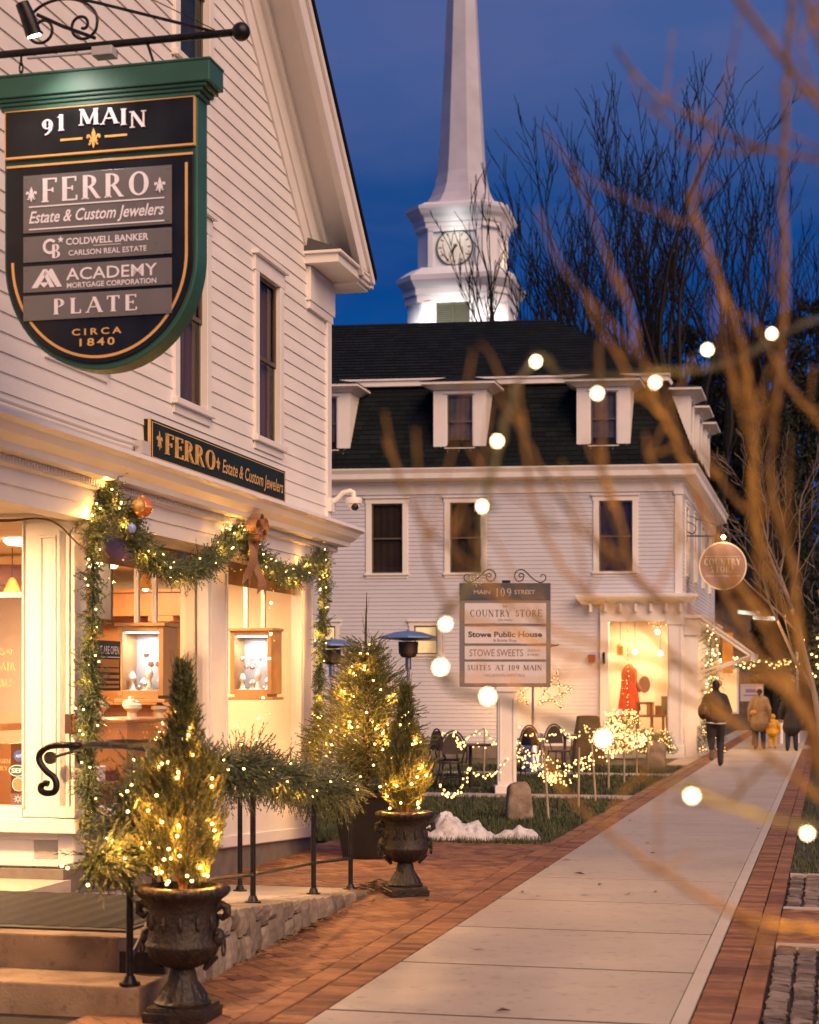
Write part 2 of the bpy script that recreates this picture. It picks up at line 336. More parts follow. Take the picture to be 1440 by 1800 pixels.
def twig_tubes(P, D, L, w):
    P = np.asarray(P, float); D = np.asarray(D, float); D = D/np.maximum(1e-9, np.linalg.norm(D, axis=1))[:, None]; L = np.broadcast_to(np.asarray(L, float), (len(P),))
    s1 = np.cross(D, rng.normal(size=D.shape)); s1 /= np.maximum(1e-9, np.linalg.norm(s1, axis=1))[:, None]; s2 = np.cross(D, s1); E = P+D*L[:, None]
    V = np.stack([P+s1*w, P-s1*w*.5+s2*w*.8, P-s1*w*.5-s2*w*.8, E], axis=1).reshape(-1, 3)
    b = (np.arange(len(P))*4)[:, None]; F = np.concatenate([b+np.array([[0, 1, 3]]), b+np.array([[1, 2, 3]]), b+np.array([[2, 0, 3]])])
    return V, F, np.zeros(len(F))
def spline(pts, n):
    """Catmull-Rom through 3D points, n samples"""
    P = [Vector(p) for p in pts]; P = [P[0]*2-P[1]]+P+[P[-1]*2-P[-2]]; m = len(P)-3; out = []
    for i in range(n):
        u = i/(n-1)*m; k = min(int(u), m-1); t = u-k; a, b, c, d = P[k:k+4]
        out.append(tuple(.5*((2*b)+(c-a)*t+(2*a-5*b+4*c-d)*t*t+(3*b-a-3*c+d)*t**3)))
    return out
_bm = {}
def bulb_mesh(rad, m, long=1.0):
    key = (round(rad, 5), m.name, long)
    if key not in _bm:
        t = (1+5**.5)/2; V = [(-1, t, 0), (1, t, 0), (-1, -t, 0), (1, -t, 0), (0, -1, t), (0, 1, t), (0, -1, -t), (0, 1, -t), (t, 0, -1), (t, 0, 1), (-t, 0, -1), (-t, 0, 1)]
        F = [(0, 11, 5), (0, 5, 1), (0, 1, 7), (0, 7, 10), (0, 10, 11), (1, 5, 9), (5, 11, 4), (11, 10, 2), (10, 7, 6), (7, 1, 8), (3, 9, 4), (3, 4, 2), (3, 2, 6), (3, 6, 8), (3, 8, 9), (4, 9, 5), (2, 4, 11), (6, 2, 10), (8, 6, 7), (9, 8, 1)]
        q = rad/math.sqrt(1+t*t); me = bpy.data.meshes.new('bulb'); me.from_pydata([(a*q, b*q, c*q*long) for a, b, c in V], [], F)
        if m.name == 'warm_white_globe':
            q_ = MB(); q_.ball((0, 0, 0), rad, 18, 12, sc=(1, 1, 1.15)); me = bpy.data.meshes.new('bulb'); me.from_pydata(q_.v, [], q_.f)
        me.materials.append(m); me.polygons.foreach_set('use_smooth', [True]*len(me.polygons)); _bm[key] = me
    return _bm[key]
def add_bulbs(parent, pts, rad, m, long=1.0, cap=100):
    """each bulb a child; beyond the cap the rest (farthest first) is one mass"""
    me = bulb_mesh(rad, m, long); off = wloc(parent)
    pts = sorted([Vector(p) for p in pts], key=lambda p: p.y)
    for p in pts[:cap]:
        o = bpy.data.objects.new('bulb', me); COL.objects.link(o); o.parent = parent; o.location = p-off
    if len(pts) > cap:
        V = []; F = []
        for p in pts[cap:]:
            b = len(V); V += [tuple(v.co+p-off) for v in me.vertices]; F += [tuple(b+i for i in q.vertices) for q in me.polygons]
        m2 = bpy.data.meshes.new('bulb_mass'); m2.from_pydata(V, [], F); m2.materials.append(m)
        o = bpy.data.objects.new('bulb_mass', m2); COL.objects.link(o); o.parent = parent; o['kind'] = 'stuff'
def lamp(name, loc, energy, col, rad=.05, typ='POINT', parent=None, aim=None, spot=None, size=None, blend=.6):
    d = bpy.data.lights.new(name, typ); d.energy = energy; d.color = col
    if typ in ('POINT', 'SPOT'): d.shadow_soft_size = rad
    if typ == 'SPOT': d.spot_size = R(spot); d.spot_blend = blend
    if typ == 'AREA': d.shape = 'RECTANGLE'; d.size, d.size_y = size
    o = bpy.data.objects.new(name, d); COL.objects.link(o); o.location = loc
    if aim is not None: o.rotation_euler = (Vector(aim)-Vector(loc)).to_track_quat('-Z', 'Y').to_euler()
    if parent: o.parent = parent; o.location = Vector(loc)-wloc(parent)
    return o

# ------------------------------------------------------------------ palette
M_WHITE = mat('white_painted_wood', (.74, .72, .70), .55, var=.05, vscale=3, bump=.15, bscale=60)
M_WHITE2 = mat('white_painted_siding', (.77, .745, .71), .6, var=.06, vscale=1.2, bump=.2, bscale=30, stretch=(1, 1, 4))
M_TRIM = mat('glossy_white_trim', (.78, .75, .70), .42, var=.03, vscale=4)
M_CREAM = mat('cream_plaster', (.78, .68, .55), .8, var=.05, vscale=1.5)
M_WOOD = mat('honey_wood', (.36, .17, .06), .4, col2=(.25, .105, .032), vscale=3, stretch=(1, 1, .15), bump=.1)
M_FLOORW = mat('oak_floor', (.30, .17, .08), .35, var=.25, vscale=5)
M_IRON = mat('black_iron', (.022, .021, .022), .38, var=.3, vscale=30, metal=.6, bump=.2, bscale=150)
M_GREEN = mat('green_enamel', (.028, .105, .075), .52, var=.12, vscale=3)
M_SIGNBLK = mat('black_gloss_board', (.014, .015, .017), .22, var=.25, vscale=5, bump=.03, bscale=90, spec=.35)
M_PLATE = mat('grey_sign_plate', (.155, .145, .14), .3, var=.05, vscale=5)
M_LETW = mat('white_lettering', (.80, .76, .82), .5, var=.04)
M_GOLD = mat('gold_leaf', (.78, .46, .13), .4, var=.18, vscale=30, metal=.25)
M_GOLDP = mat('gold_paint', (.70, .40, .13), .45, var=.1)
M_DKSIGN = mat('dark_teal_board', (.010, .022, .022), .65, var=.2, spec=.25)
M_ROOF = mat('dark_asphalt_shingle', (1, 1, 1), .9, col2=(.6, .6, .6), vscale=30, bump=.6, bscale=60, rnd=((.0035, .007, .0085), (.006, .0115, .0135), (.0095, .016, .018)), spec=.2)
M_PANE = mat('dark_window_glass', (.020, .015, .013), .06, var=.5, vscale=2.2, coat=.3, spec=.5)
M_BLIND = mat('brown_window_blind', (.15, .095, .068), .75, var=.35, vscale=2, stretch=(6, 6, .4))
M_GLASS = glass_mat('shop_glass', refl=.14)
M_GLASSD = glass_mat('upper_glass', tint=(.8, .78, .76), refl=.09)
M_CONC = mat('broom_finished_concrete', (.44, .395, .345), .8, col2=(.38, .335, .285), vscale=1.6, bump=.25, bscale=180, detail=8, stain=[(.8, .36, .5, .82), (9, .30, .44, .72), (40, .28, .38, .6)])
M_CONCD = mat('stained_step_concrete', (.36, .25, .15), .85, col2=(.22, .145, .08), vscale=3.5, bump=.35, bscale=70, detail=8, stain=[(2.2, .35, .52, .6), (14, .32, .45, .6)])
M_BRICK = mat('red_clay_paver', (1, 1, 1), .72, col2=(.72, .72, .74), vscale=9, bump=.5, bscale=55, rnd=((.13, .055, .026), (.24, .105, .045), (.32, .155, .072), (.19, .09, .055)))
M_JOINT = mat('dark_sand_joint', (.03, .02, .015), .95, var=.4, vscale=30)
M_SETT = mat('granite_sett', (1, 1, 1), .7, col2=(.7, .7, .7), vscale=18, bump=.7, bscale=45, rnd=((.10, .078, .066), (.19, .148, .125), (.28, .225, .19)))
M_STONE = mat('grey_fieldstone', (1, 1, 1), .85, col2=(.66, .62, .58), vscale=9, bump=.9, bscale=28, rnd=((.15, .125, .10), (.24, .20, .165), (.31, .265, .21)), detail=8)
M_GRASSBED = mat('winter_lawn_soil', (.030, .036, .017), .95, col2=(.062, .056, .026), vscale=2.5, bump=.8, bscale=60, detail=8)
M_GRASS = mat('grass_blade', (1, 1, 1), .7, rnd=((.028, .05, .016), (.05, .075, .022), (.11, .10, .04)))
M_FIR = mat('fir_needle', (1, 1, 1), .55, rnd=((.03, .05, .02), (.06, .095, .04), (.11, .15, .07), (.18, .20, .11)))
M_FIRY = mat('spruce_needle', (1, 1, 1), .55, rnd=((.03, .046, .013), (.062, .085, .022), (.105, .12, .038), (.15, .145, .055)))
M_CYP = mat('cypress_needle', (1, 1, 1), .6, rnd=((.04, .055, .015), (.08, .10, .026), (.135, .135, .042), (.18, .14, .05)))
M_BARK = mat('dark_bark', (.035, .026, .02), .9, var=.5, vscale=20, bump=.5)
M_BARKN = mat('smooth_tan_bark', (.33, .18, .042), .75, col2=(.11, .058, .018), vscale=26, bump=.8, bscale=90)
M_URN = mat('rusty_cast_iron', (.007, .0075, .0065), .55, col2=(.032, .019, .010), vscale=11, bump=1.0, bscale=45, metal=.1, detail=8)
M_SOIL = mat('potting_soil', (.04, .026, .014), .95, var=.5, vscale=40, bump=1.0, bscale=60)
M_PLASTBLK = mat('black_resin', (.006, .006, .0065), .45, var=.2)
M_STEEL = mat('brushed_steel', (.52, .50, .48), .32, var=.1, metal=.9, stretch=(1, 1, 12))
M_HOOD = mat('blued_aluminium', (.15, .24, .46), .4, var=.08, metal=.2)
M_BURNER = mat('heated_burner_mesh', (.13, .085, .05), .5, var=.3, vscale=60, metal=.6, bump=.4, bscale=200)
M_CAB = mat('cable_green', (.02, .03, .014), .6, var=.2)
M_BULB = emis('warm_fairy_bulb', (1.0, .56, .19), 9)
M_BULBF = emis('amber_fairy_bulb', (1.0, .55, .18), 4.5)
M_BULBW = emis('warm_white_globe', (1.0, .74, .44), 24)
# ================================================================== THE SETTING: ground, path, brick and stone paving
gm = MB(); gm.quad((-300, -60, -.03), (300, -60, -.03), (300, 500, -.03), (-300, 500, -.03))
structure(gm.build('ground', mat('town_ground', (.05, .045, .035), .95, var=.4, vscale=.6)))
lw = MB(S)                                                                   # lawn with gentle unevenness, left of the path and the verge right of it
def lawn_patch(s0, s1, t0, t1, ns, nt):
    pts = []; fs = []
    for i in range(ns+1):
        for j in range(nt+1):
            s = s0+(s1-s0)*i/ns; t = t0+(t1-t0)*j/nt
            e = min(1, min(i, ns-i, j, nt-j)/1.5)
            pts.append((s, t, -.012+e*.03*mnoise.noise((s*.7, t*.7, 0))))
    for i in range(ns):
        for j in range(nt): fs.append((i*(nt+1)+j, i*(nt+1)+j+1, (i+1)*(nt+1)+j+1, (i+1)*(nt+1)+j))
    lw.add(pts, fs)
lawn_patch(18.0, 60, -20, -2.92, 80, 34); lawn_patch(15.81, 70, -.34, 4, 60, 9); lawn_patch(5, 15.76, 1.4, 4, 12, 6)
structure(lw.build('lawn', M_GRASSBED, smooth=True))
def slabs(name, s0, s1, pitch, t0, t1, m, gap=.012, z=0.0):
    b = MB(S); s = s0
    while s < s1:
        e = min(s+pitch, s1)
        b.box((s+gap/2, e-gap/2), (t0, t1), (z-.08, z), r=random.random()); s += pitch
    return structure(b.build(name, m, bevel=.006))
slabs('footpath', 3.81, 66, 1.6, -2.56, -.78, M_CONC, gap=.044); 
slabs('footpath_edge', 3.81, 66, 1.6, -.775, -.69, mat('trowelled_concrete', (.46, .42, .37), .75, var=.06, vscale=3, bump=.12, bscale=200))
jb = MB(S)
jb.quad((3, -5.3, -.022), (18.4, -5.3, -.022), (18.4, -2.5, -.022), (3, -2.5, -.022)); jb.quad((3, -3, -.024), (70, -3, -.024), (70, 0.06, -.024), (3, 0.06, -.024))
jb.quad((3, .03, -.023), (15.8, .03, -.023), (15.8, 1.45, -.023), (3, 1.45, -.023))
k_ = 3.81
while k_ < 66: jb.quad((k_-.024, -2.56, -.004), (k_+.024, -2.56, -.004), (k_+.024, -.78, -.004), (k_-.024, -.78, -.004)); k_ += 1.6
jb.quad((3.8, -2.57, -.006), (66, -2.57, -.006), (66, -2.555, -.006), (3.8, -2.555, -.006))
structure(jb.build('paving_sand', M_JOINT))
def brick(mb, fn, *q, z=0.0, jz=.0016):
    """one paver from its ground corners"""
    q = list(q); z1 = z+random.uniform(-jz, jz); n = len(q); ch = .004; ax, ay = random.uniform(-.012, .012), random.uniform(-.012, .012)
    cx = sum(p[0] for p in q)/n; cy_ = sum(p[1] for p in q)/n; hi = []; md = []
    for p in q:
        dx, dy = cx-p[0], cy_-p[1]; l = math.hypot(dx, dy); t_ = ax*dx+ay*dy
        hi.append((p[0]+dx/l*ch, p[1]+dy/l*ch, z1+t_)); md.append((*p, z1-.004+t_))
    lo = [(*p, z-.03) for p in q]
    mb.add(lo+md+hi, [(i, (i+1) % n, n+(i+1) % n, n+i) for i in range(n)]+[(n+i, n+(i+1) % n, 2*n+(i+1) % n, 2*n+i) for i in range(n)]+[tuple(range(2*n, 3*n))], random.random())
def clip(q, f):
    """keep the side of polygon q where f >= 0"""
    o = []
    for i in range(len(q)):
        a, b = q[i], q[(i+1) % len(q)]; fa, fb_ = f(a), f(b)
        if fa >= 0: o.append(a)
        if (fa >= 0) != (fb_ >= 0): u = fa/(fa-fb_); o.append((a[0]+(b[0]-a[0])*u, a[1]+(b[1]-a[1])*u))
    return o
def area(q): return abs(sum(q[i][0]*q[(i+1) % len(q)][1]-q[(i+1) % len(q)][0]*q[i][1] for i in range(len(q))))/2
bb = MB(S)
def row(s0, s1, t0, t1, pitch, g=.006):
    s = s0
    while s < s1:
        p = pitch; j = random.uniform(-.002, .002)
        brick(bb, S, (s+g/2, t0+g/2+j), (s+p-g/2, t0+g/2+j), (s+p-g/2, t1-g/2+j), (s+g/2, t1-g/2+j)); s += p
row(4, 66, -2.765, -2.565, .098); row(4, 66, -2.935, -2.775, .21)              # left border: a soldier course and a stretcher course
row(4, 66, -.68, -.48, .098); row(4, 66, -.475, -.345, .2)                     # right border
structure(bb.build('brick_border', M_BRICK))
hb = MB(S)                                                                   # herringbone plaza in front of the shop
def herring(inside, s0, s1, t0, t1, L=.2, W=.1, g=.006):
    c45 = math.sqrt(.5); n = int((s1-s0+t1-t0)/W)+8
    def rot(u, v): return (s0+(u*c45-v*c45), (t0+t1)/2+(u*c45+v*c45))
    for i in range(-n, n):
        for j in range(-n, n):
            u, v = i*W, j*W; k = (i-j) % 4
            if k == 0: q = [(u+g/2, v+g/2), (u+L-g/2, v+g/2), (u+L-g/2, v+W-g/2), (u+g/2, v+W-g/2)]
            elif k == 3: q = [(u+g/2, v+g/2), (u+W-g/2, v+g/2), (u+W-g/2, v+L-g/2), (u+g/2, v+L-g/2)]
            else: continue
            q = [rot(*p) for p in q]
            for f in inside: q = clip(q, f) if len(q) > 2 else q
            if len(q) > 2 and area(q) > .0008: brick(hb, S, *q)
herring([lambda p: p[0]-5, lambda p: 13.75-p[0], lambda p: p[1]+3.72, lambda p: -2.942-p[1]], 5, 18.3, -5.3, -2.9)
herring([lambda p: p[0]-13.756, lambda p: 18.3-p[0], lambda p: p[1]+5.3, lambda p: -2.942-p[1]], 5, 18.3, -5.3, -2.9)
structure(hb.build('brick_plaza', M_BRICK))
hb = MB(S); herring([lambda p: p[0]-11.505, lambda p: 13.295-p[0], lambda p: p[1]+.338, lambda p: 1.4-p[1]], 11.5, 13.4, -.34, 1.4)
structure(hb.build('brick_crossing', M_BRICK))
st = MB(S)                                                                   # two beds of granite setts beside the path
def setts(s0, s1, t0, t1):
    t = t0; wid = .135
    while t < t1-.05:
        s = s0+random.uniform(0, .04)
        while s < s1-.05:
            ln = random.uniform(.085, .15); g = .022
            a, b, c, d = s+g/2, min(s+ln, s1)-g/2, t+g/2+random.uniform(0, .006), t+wid-g/2-random.uniform(0, .006); h = random.uniform(-.010, .012)
            j = lambda: random.uniform(-.012, .012)
            base = [(a, c, -.03), (b, c, -.03), (b, d, -.03), (a, d, -.03)]; mid = [(a+j(), c+j(), h-.012), (b+j(), c+j(), h-.012), (b+j(), d+j(), h-.012), (a+j(), d+j(), h-.012)]
            k = .014; top = [(a+k+j(), c+k+j(), h+j()*.5), (b-k+j(), c+k+j(), h+j()*.5), (b-k+j(), d-k+j(), h+j()*.5), (a+k+j(), d-k+j(), h+j()*.5)]
            st.add(base+mid+top, [(0, 1, 5, 4), (1, 2, 6, 5), (2, 3, 7, 6), (3, 0, 4, 7), (4, 5, 9, 8), (5, 6, 10, 9), (6, 7, 11, 10), (7, 4, 8, 11), (8, 9, 10, 11)], random.random())
            s += ln
        t += wid
setts(4.5, 11.38, -.335, 1.4); setts(13.42, 15.70, -.335, 1.4)
structure(st.build('stone_sett_paving', M_SETT))
kb = MB(S)
for s in (11.40, 13.30, 15.70): kb.box((s, s+.1), (-.335, 1.4), (-.05, .006))
structure(kb.build('paving_kerb', mat('kerb_concrete', (.42, .38, .34), .8, var=.1, bump=.2)))
wk = MB(S)                                                                   # two narrow walks across the lawn to the store
wk.box((25.6, 26.5), (-8, -2.95), (-.05, -.002)); wk.box((32.3, 33.2), (-8, -2.95), (-.05, -.002)); wk.box((36.8, 66), (-3.4, -2.95), (-.05, 0))
structure(wk.build('garden_walk', M_CONC))
hw = MB(S); hw.box((47, 50), (-2.5, 6), (-.03, .002)); structure(hw.build('driveway_apron', M_CONC))
# grass blades over the visible lawn
def blades(n, s0, s1, t0, t1, skip=None):
    s = s0+(s1-s0)*rng.random(n)**1.5; t = t0+(t1-t0)*rng.random(n)
    keep = ~(((s > 25.55) & (s < 26.55)) | ((s > 32.25) & (s < 33.25)))
    s, t = s[keep], t[keep]; n = len(s)
    h = rng.uniform(.025, .07, n); a = rng.uniform(0, 6.28, n); lean = rng.uniform(.2, 1.2, n)*h
    w = .006+.0006*(s-18).clip(0)
    def W(ss, tt, zz): return np.stack([ss*DX+tt*NX, ss*DY+tt*NY, zz], -1)
    p = np.stack([W(s-w*np.sin(a), t+w*np.cos(a), np.full(n, -.02)), W(s+w*np.sin(a), t-w*np.cos(a), np.full(n, -.02)), W(s+lean*np.cos(a), t+lean*np.sin(a), h)], 1)
    return p.reshape(-1, 3), np.arange(3*n).reshape(-1, 3), rng.random(n)
g1 = MB(); g1.np_add(*blades(42000, 18.02, 36, -7.5, -2.96)); g1.np_add(*blades(12000, 15.82, 30, -.34, 3))
tag(g1.build('grass', M_GRASS), kind='stuff')

# ================================================================== THE JEWELLERS' BUILDING (left)
def cut(u0, u1, zc, ops):
    seg = [(u0, u1)]
    for (a, b, c, d) in ops:
        if c < zc < d:
            ns = []
            for (p, q) in seg:
                if b <= p or a >= q: ns.append((p, q)); continue
                if a > p: ns.append((p, a))
                if b < q: ns.append((b, q))
            seg = ns
    return [(p, q) for p, q in seg if q-p > .01]
def siding(mb, fn, lim, z0, z1, e, ops, th=.014):
    z = z0
    while z < z1-.01:
        za = min(z+e, z1); a0, b0 = lim(z); a1, b1 = lim(za)
        for (p, q) in cut(a0, b0, (z+za)/2, ops):
            p1 = a1 if abs(p-a0) < 1e-6 else p; q1 = b1 if abs(q-b0) < 1e-6 else q
            if q1-p1 < .01: q1 = p1+.011
            mb.hexa([fn(p, z, 0), fn(q, z, 0), fn(q, z, th), fn(p, z, th), fn(p1, za, 0), fn(q1, za, 0), fn(q1, za, th*.2), fn(p1, za, th*.2)], random.random())
        z = za
def window(parent, fn, u0, u1, z0, z1, cw=.1, blind=None, glass=None, depth=.035, bars=True, head=.14, lab=None):
    """sash window: casing, sill, two sashes with a meeting rail, glass and a blind behind; u0..z1 is the glass opening"""
    f = MB(fn); fx = lambda a, b, c, d, o0, o1: f.box((a, b), (c, d), (o0, o1))
    fx(u0-cw, u0, z0, z1, -.05, depth); fx(u1, u1+cw, z0, z1, -.05, depth)
    fx(u0-cw-.02, u1+cw+.02, z1, z1+head, -.05, depth+.003); fx(u0-cw-.045, u1+cw+.045, z1+head, z1+head+.035, -.05, depth+.04)
    fx(u0-cw-.03, u1+cw+.03, z0-.05, z0, -.05, depth+.03); fx(u0-cw, u1+cw, z0-.12, z0-.05, -.05, depth-.008)
    w = f.build('window', M_TRIM, parent, bevel=.004)
    if lab: w['label'] = lab
    sb = MB(fn); zm = (z0+z1)/2; b = .035
    for (za, zb, o) in ((zm-.018, z1, -.012), (z0, zm+.018, -.028)):
        sb.box((u0, u0+b), (za, zb), (o-.014, o)); sb.box((u1-b, u1), (za, zb), (o-.014, o)); sb.box((u0+b, u1-b), (za, za+b), (o-.014, o)); sb.box((u0+b, u1-b), (zb-b, zb), (o-.014, o))
    sb.build('sash', mat('bronze_sash', (.10, .075, .06), .5, var=.1) if blind is not False else M_TRIM, w)
    g = MB(fn); g.quad((u0, z0, -.034), (u1, z0, -.034), (u1, z1, -.034), (u0, z1, -.034)); g.build('pane', glass or M_GLASSD, w)
    bl = MB(fn); n = 9
    if blind is not False:
        for i in range(n):
            a = u0+(u1-u0)*i/n; c = u0+(u1-u0)*(i+1)/n; o0, o1 = (-.075, -.085) if i % 2 else (-.085, -.075)
            bl.quad((a, z0, o0), (c, z0, o1), (c, z1, o1), (a, z1, o0))
        bl.build('blind', blind or M_BLIND, w)
    return w
shop = thing('shop_building', S(17.2, -5.3, 0), 'cream white clapboard shop with steep gable and lit jewellery windows', 'building')
TB = -5.11
fB = lambda u, z, o: S(u, TB+o, z)
wins = [(10.62, 11.42, 4.02, 5.5), (12.92, 13.54, 4.01, 5.5), (14.90, 15.52, 3.99, 5.5)]
attic = [(12.93, 13.60, 6.80, 8.2), (9.05, 9.7, 6.80, 8.2)]
ops = [(a-.06, b+.06, c-.06, d+.09) for a, b, c, d in wins+attic]
eb = lambda s: .9*(17.54-s)
def lim(z):
    d = max(0, z-5.06)/.9
    return (max(6.4, 5.06+d), min(17.10, 17.54-d))
sd = MB(); siding(sd, fB, lim, 3.44, 9.5, .128, ops); sd.build('siding', M_WHITE2, shop)
cb_ = MB(S); cb_.box((6.4, 17.2), (-14, TB-.09), (3.0, 5.6)); cb_.prism([(5.4, 5.6), (17.2, 5.6), (11.3, 10.9)], lambda a, b: (a, TB-.09, b), lambda a, b: (a, -14, b))
cb_.build('wall_core', mat('dark_wall_sheathing', (.10, .09, .08), .9), shop)
# corner board and frieze block under the eave return
cbd = MB(S); cbd.box((17.09, 17.235), (-5.25, TB+.035), (3.4, 5.60)); cbd.box((17.205, 17.24), (-14, -5.25), (3.4, 5.95)); cbd.build('corner_board', M_TRIM, shop, bevel=.004)
fb = MB(S); fb.box((16.42, 17.30), (TB, TB+.055), (5.58, 5.92)); fb.box((16.44, 17.27), (TB, TB+.042), (5.50, 5.58)); fb.build('frieze_block', M_TRIM, shop, bevel=.004)
rt = MB(S)                                                                   # eave return with its little sloping top
rt.box((16.36, 17.56), (TB-.05, -4.75), (5.93, 6.02)); rt.box((16.33, 17.60), (TB-.05, -4.715), (6.02, 6.05))
rt.build('eave_return', M_TRIM, shop, bevel=.004)
rr = MB(S); rr.add([(16.33, -4.715, 6.052), (17.60, -4.715, 6.052), (17.60, TB, 6.21), (16.40, TB, 6.21)], [(0, 1, 2, 3)]); rr.add([(16.33, -4.715, 6.052), (16.40, TB, 6.21), (16.33, TB, 6.052)], [(0, 1, 2)])
rr.build('return_flashing', mat('dark_lead_flashing', (.05, .05, .055), .6), shop)
def rake(mb, lo, hi, t0, t1, zc=5.97):
    for m_ in (False, True):
        q = lambda s: 22.6-s if m_ else s
        sl = 17.58 if lo-.036 >= zc else 17.54-(zc-lo)/.9
        poly = [(q(sl), max(zc, lo-.036))]+([(q(17.58), zc)] if sl < 17.58 and hi-.036 > zc else [])+([(q(17.58), hi-.036)] if hi-.036 > zc else [(q(17.54-(zc-hi)/.9), zc)])+[(q(11.3), hi+5.616), (q(11.3), lo+5.616)]
        mb.prism(poly, lambda a, b: (a, t0, b), lambda a, b: (a, t1, b))
fz = MB(S); rake(fz, 5.04, 5.28, TB, TB+.03); rake(fz, 5.28, 5.56, TB, TB+.05); rake(fz, 5.55, 5.72, TB, TB+.10); fz.build('rake_frieze', M_TRIM, shop, bevel=.004)
sf = MB(S); rake(sf, 5.69, 5.71, TB, -4.76); sf.build('rake_soffit', M_TRIM, shop)
fa = MB(S); rake(fa, 5.62, 5.97, -4.76, -4.725); rake(fa, 5.58, 5.66, -4.775, -4.70); rake(fa, 5.94, 6.05, -4.745, -4.695); fa.build('rake_fascia', M_TRIM, shop, bevel=.004)
ev = MB(S); ev.box((17.20, 17.60), (-14, -4.78), (5.90, 5.94)); ev.box((17.54, 17.61), (-14, -4.72), (5.93, 6.03)); ev.build('eave_gutter', M_TRIM, shop, bevel=.004)
rf = MB(S); rake(rf, 6.052, 6.11, -14, -4.675); rf.build('roof', M_ROOF, shop)
for a, b, c, d in wins: window(shop, fB, a, b, c, d, cw=.105)
for a, b, c, d in attic: window(shop, fB, a, b, c, d, cw=.105, blind=mat('deep_green_blind', (.02, .03, .028), .7, var=.3))
# cornice over the shop front
prof = [(0, 3.46), (.33, 3.36), (.34, 3.325), (.30, 3.30), (.27, 3.25), (.21, 3.20), (.20, 3.16), (.10, 3.15), (.10, 3.10), (.055, 3.085), (.055, 2.98), (.04, 2.975), (.04, 2.87), (-.14, 2.87)]
cn = MB(S)
cn.extrude(None, [[(6.4, TB+o, z) for o, z in prof], [(17.13+o, TB+o, z) for o, z in prof], [(17.13+o, -14, z) for o, z in prof]], close=True)
s_ = 8.0
while s_ < 17.1: cn.box((s_, s_+.022), (TB+.10, TB+.118), (3.105, 3.148)); s_ += .042
cn.build('cornice', M_TRIM, shop)
# shop front, street side
TF = -5.22
base = MB(S)
base.hexa([(11.2, TF-.3, .40), (17.0, TF-.3, .12), (17.0, TF, .12), (11.2, TF, .40), (11.2, TF-.3, .70), (17.0, TF-.3, .70), (17.0, TF, .70), (11.2, TF, .70)])
for (a, b, c, d) in ((11.22, 17.02, .60, .66), (11.22, 11.5, .44, .60), (13.92, 14.43, .30, .60), (16.7, 17.02, .17, .60)): base.box((a, b), (TF-.02, TF+.018), (c, d))
base.hexa([(11.2, TF-.02, .41), (17.02, TF-.02, .13), (17.02, TF+.022, .13), (11.2, TF+.022, .41), (11.2, TF-.02, .50), (17.02, TF-.02, .24), (17.02, TF+.022, .24), (11.2, TF+.022, .50)])
base.build('panelled_base', M_TRIM, shop, bevel=.005)
fd = MB(S); fd.hexa([(11.1, -9, -.2), (17.03, -9, -.2), (17.03, TF-.02, -.2), (11.1, TF-.02, -.2), (11.1, -9, .40), (17.03, -9, .118), (17.03, TF-.02, .118), (11.1, TF-.02, .40)]); fd.build('foundation', mat('grey_foundation', (.16, .14, .12), .85, var=.2, bump=.3), shop)
sl = MB(S); sl.box((11.12, 17.08), (TF-.1, TF+.07), (.695, .755)); sl.box((11.14, 17.06), (TF-.1, TF+.045), (.655, .695)); sl.box((11.10, 11.2), (-9, TF+.07), (.655, .755)); sl.build('sill_ledge', M_TRIM, shop, bevel=.006)
fr = MB(S)
def post(a, b):
    fr.box((a, b), (TF-.10, TF+.01), (.755, 2.875)); w = (b-a)
    if w > .3:
        for (c, d) in ((a+.05, a+.075), (b-.075, b-.05)): fr.box((c, d), (TF+.008, TF+.022), (.9, 2.7))
        fr.box((a+.05, b-.05), (TF+.009, TF+.021), (.88, .905)); fr.box((a+.05, b-.05), (TF+.009, TF+.021), (2.695, 2.72))
    fr.box((a-.02, b+.02), (TF-.1, TF+.03), (2.80, 2.872)); fr.box((a-.012, b+.012), (TF-.1, TF+.025), (.756, .84))
post(11.20, 11.42); post(13.92, 14.43); post(16.6, 17.03)
fr.box((11.42, 13.92), (TF-.08, TF-.01), (.756, .80)); fr.box((14.43, 16.6), (TF-.08, TF-.01), (.756, .80)); fr.box((11.42, 13.92), (TF-.08, TF-.012), (2.83, 2.874)); fr.box((14.43, 16.6), (TF-.08, TF-.012), (2.83, 2.874))
fr.build('shopfront_frame', M_TRIM, shop, bevel=.004)
for a, b in ((11.42, 13.92), (14.43, 16.6)):
    g = MB(S); g.quad((a, TF-.045, .80), (b, TF-.045, .80), (b, TF-.045, 2.83), (a, TF-.045, 2.83)); g.build('shop_window_pane', M_GLASS, shop)
    v = MB(S); v.box((a, b), (TF-.075, TF-.062), (2.62, 2.83)); v.build('window_valance', mat('brown_shade_cloth', (.30, .16, .05), .7, var=.15), shop)
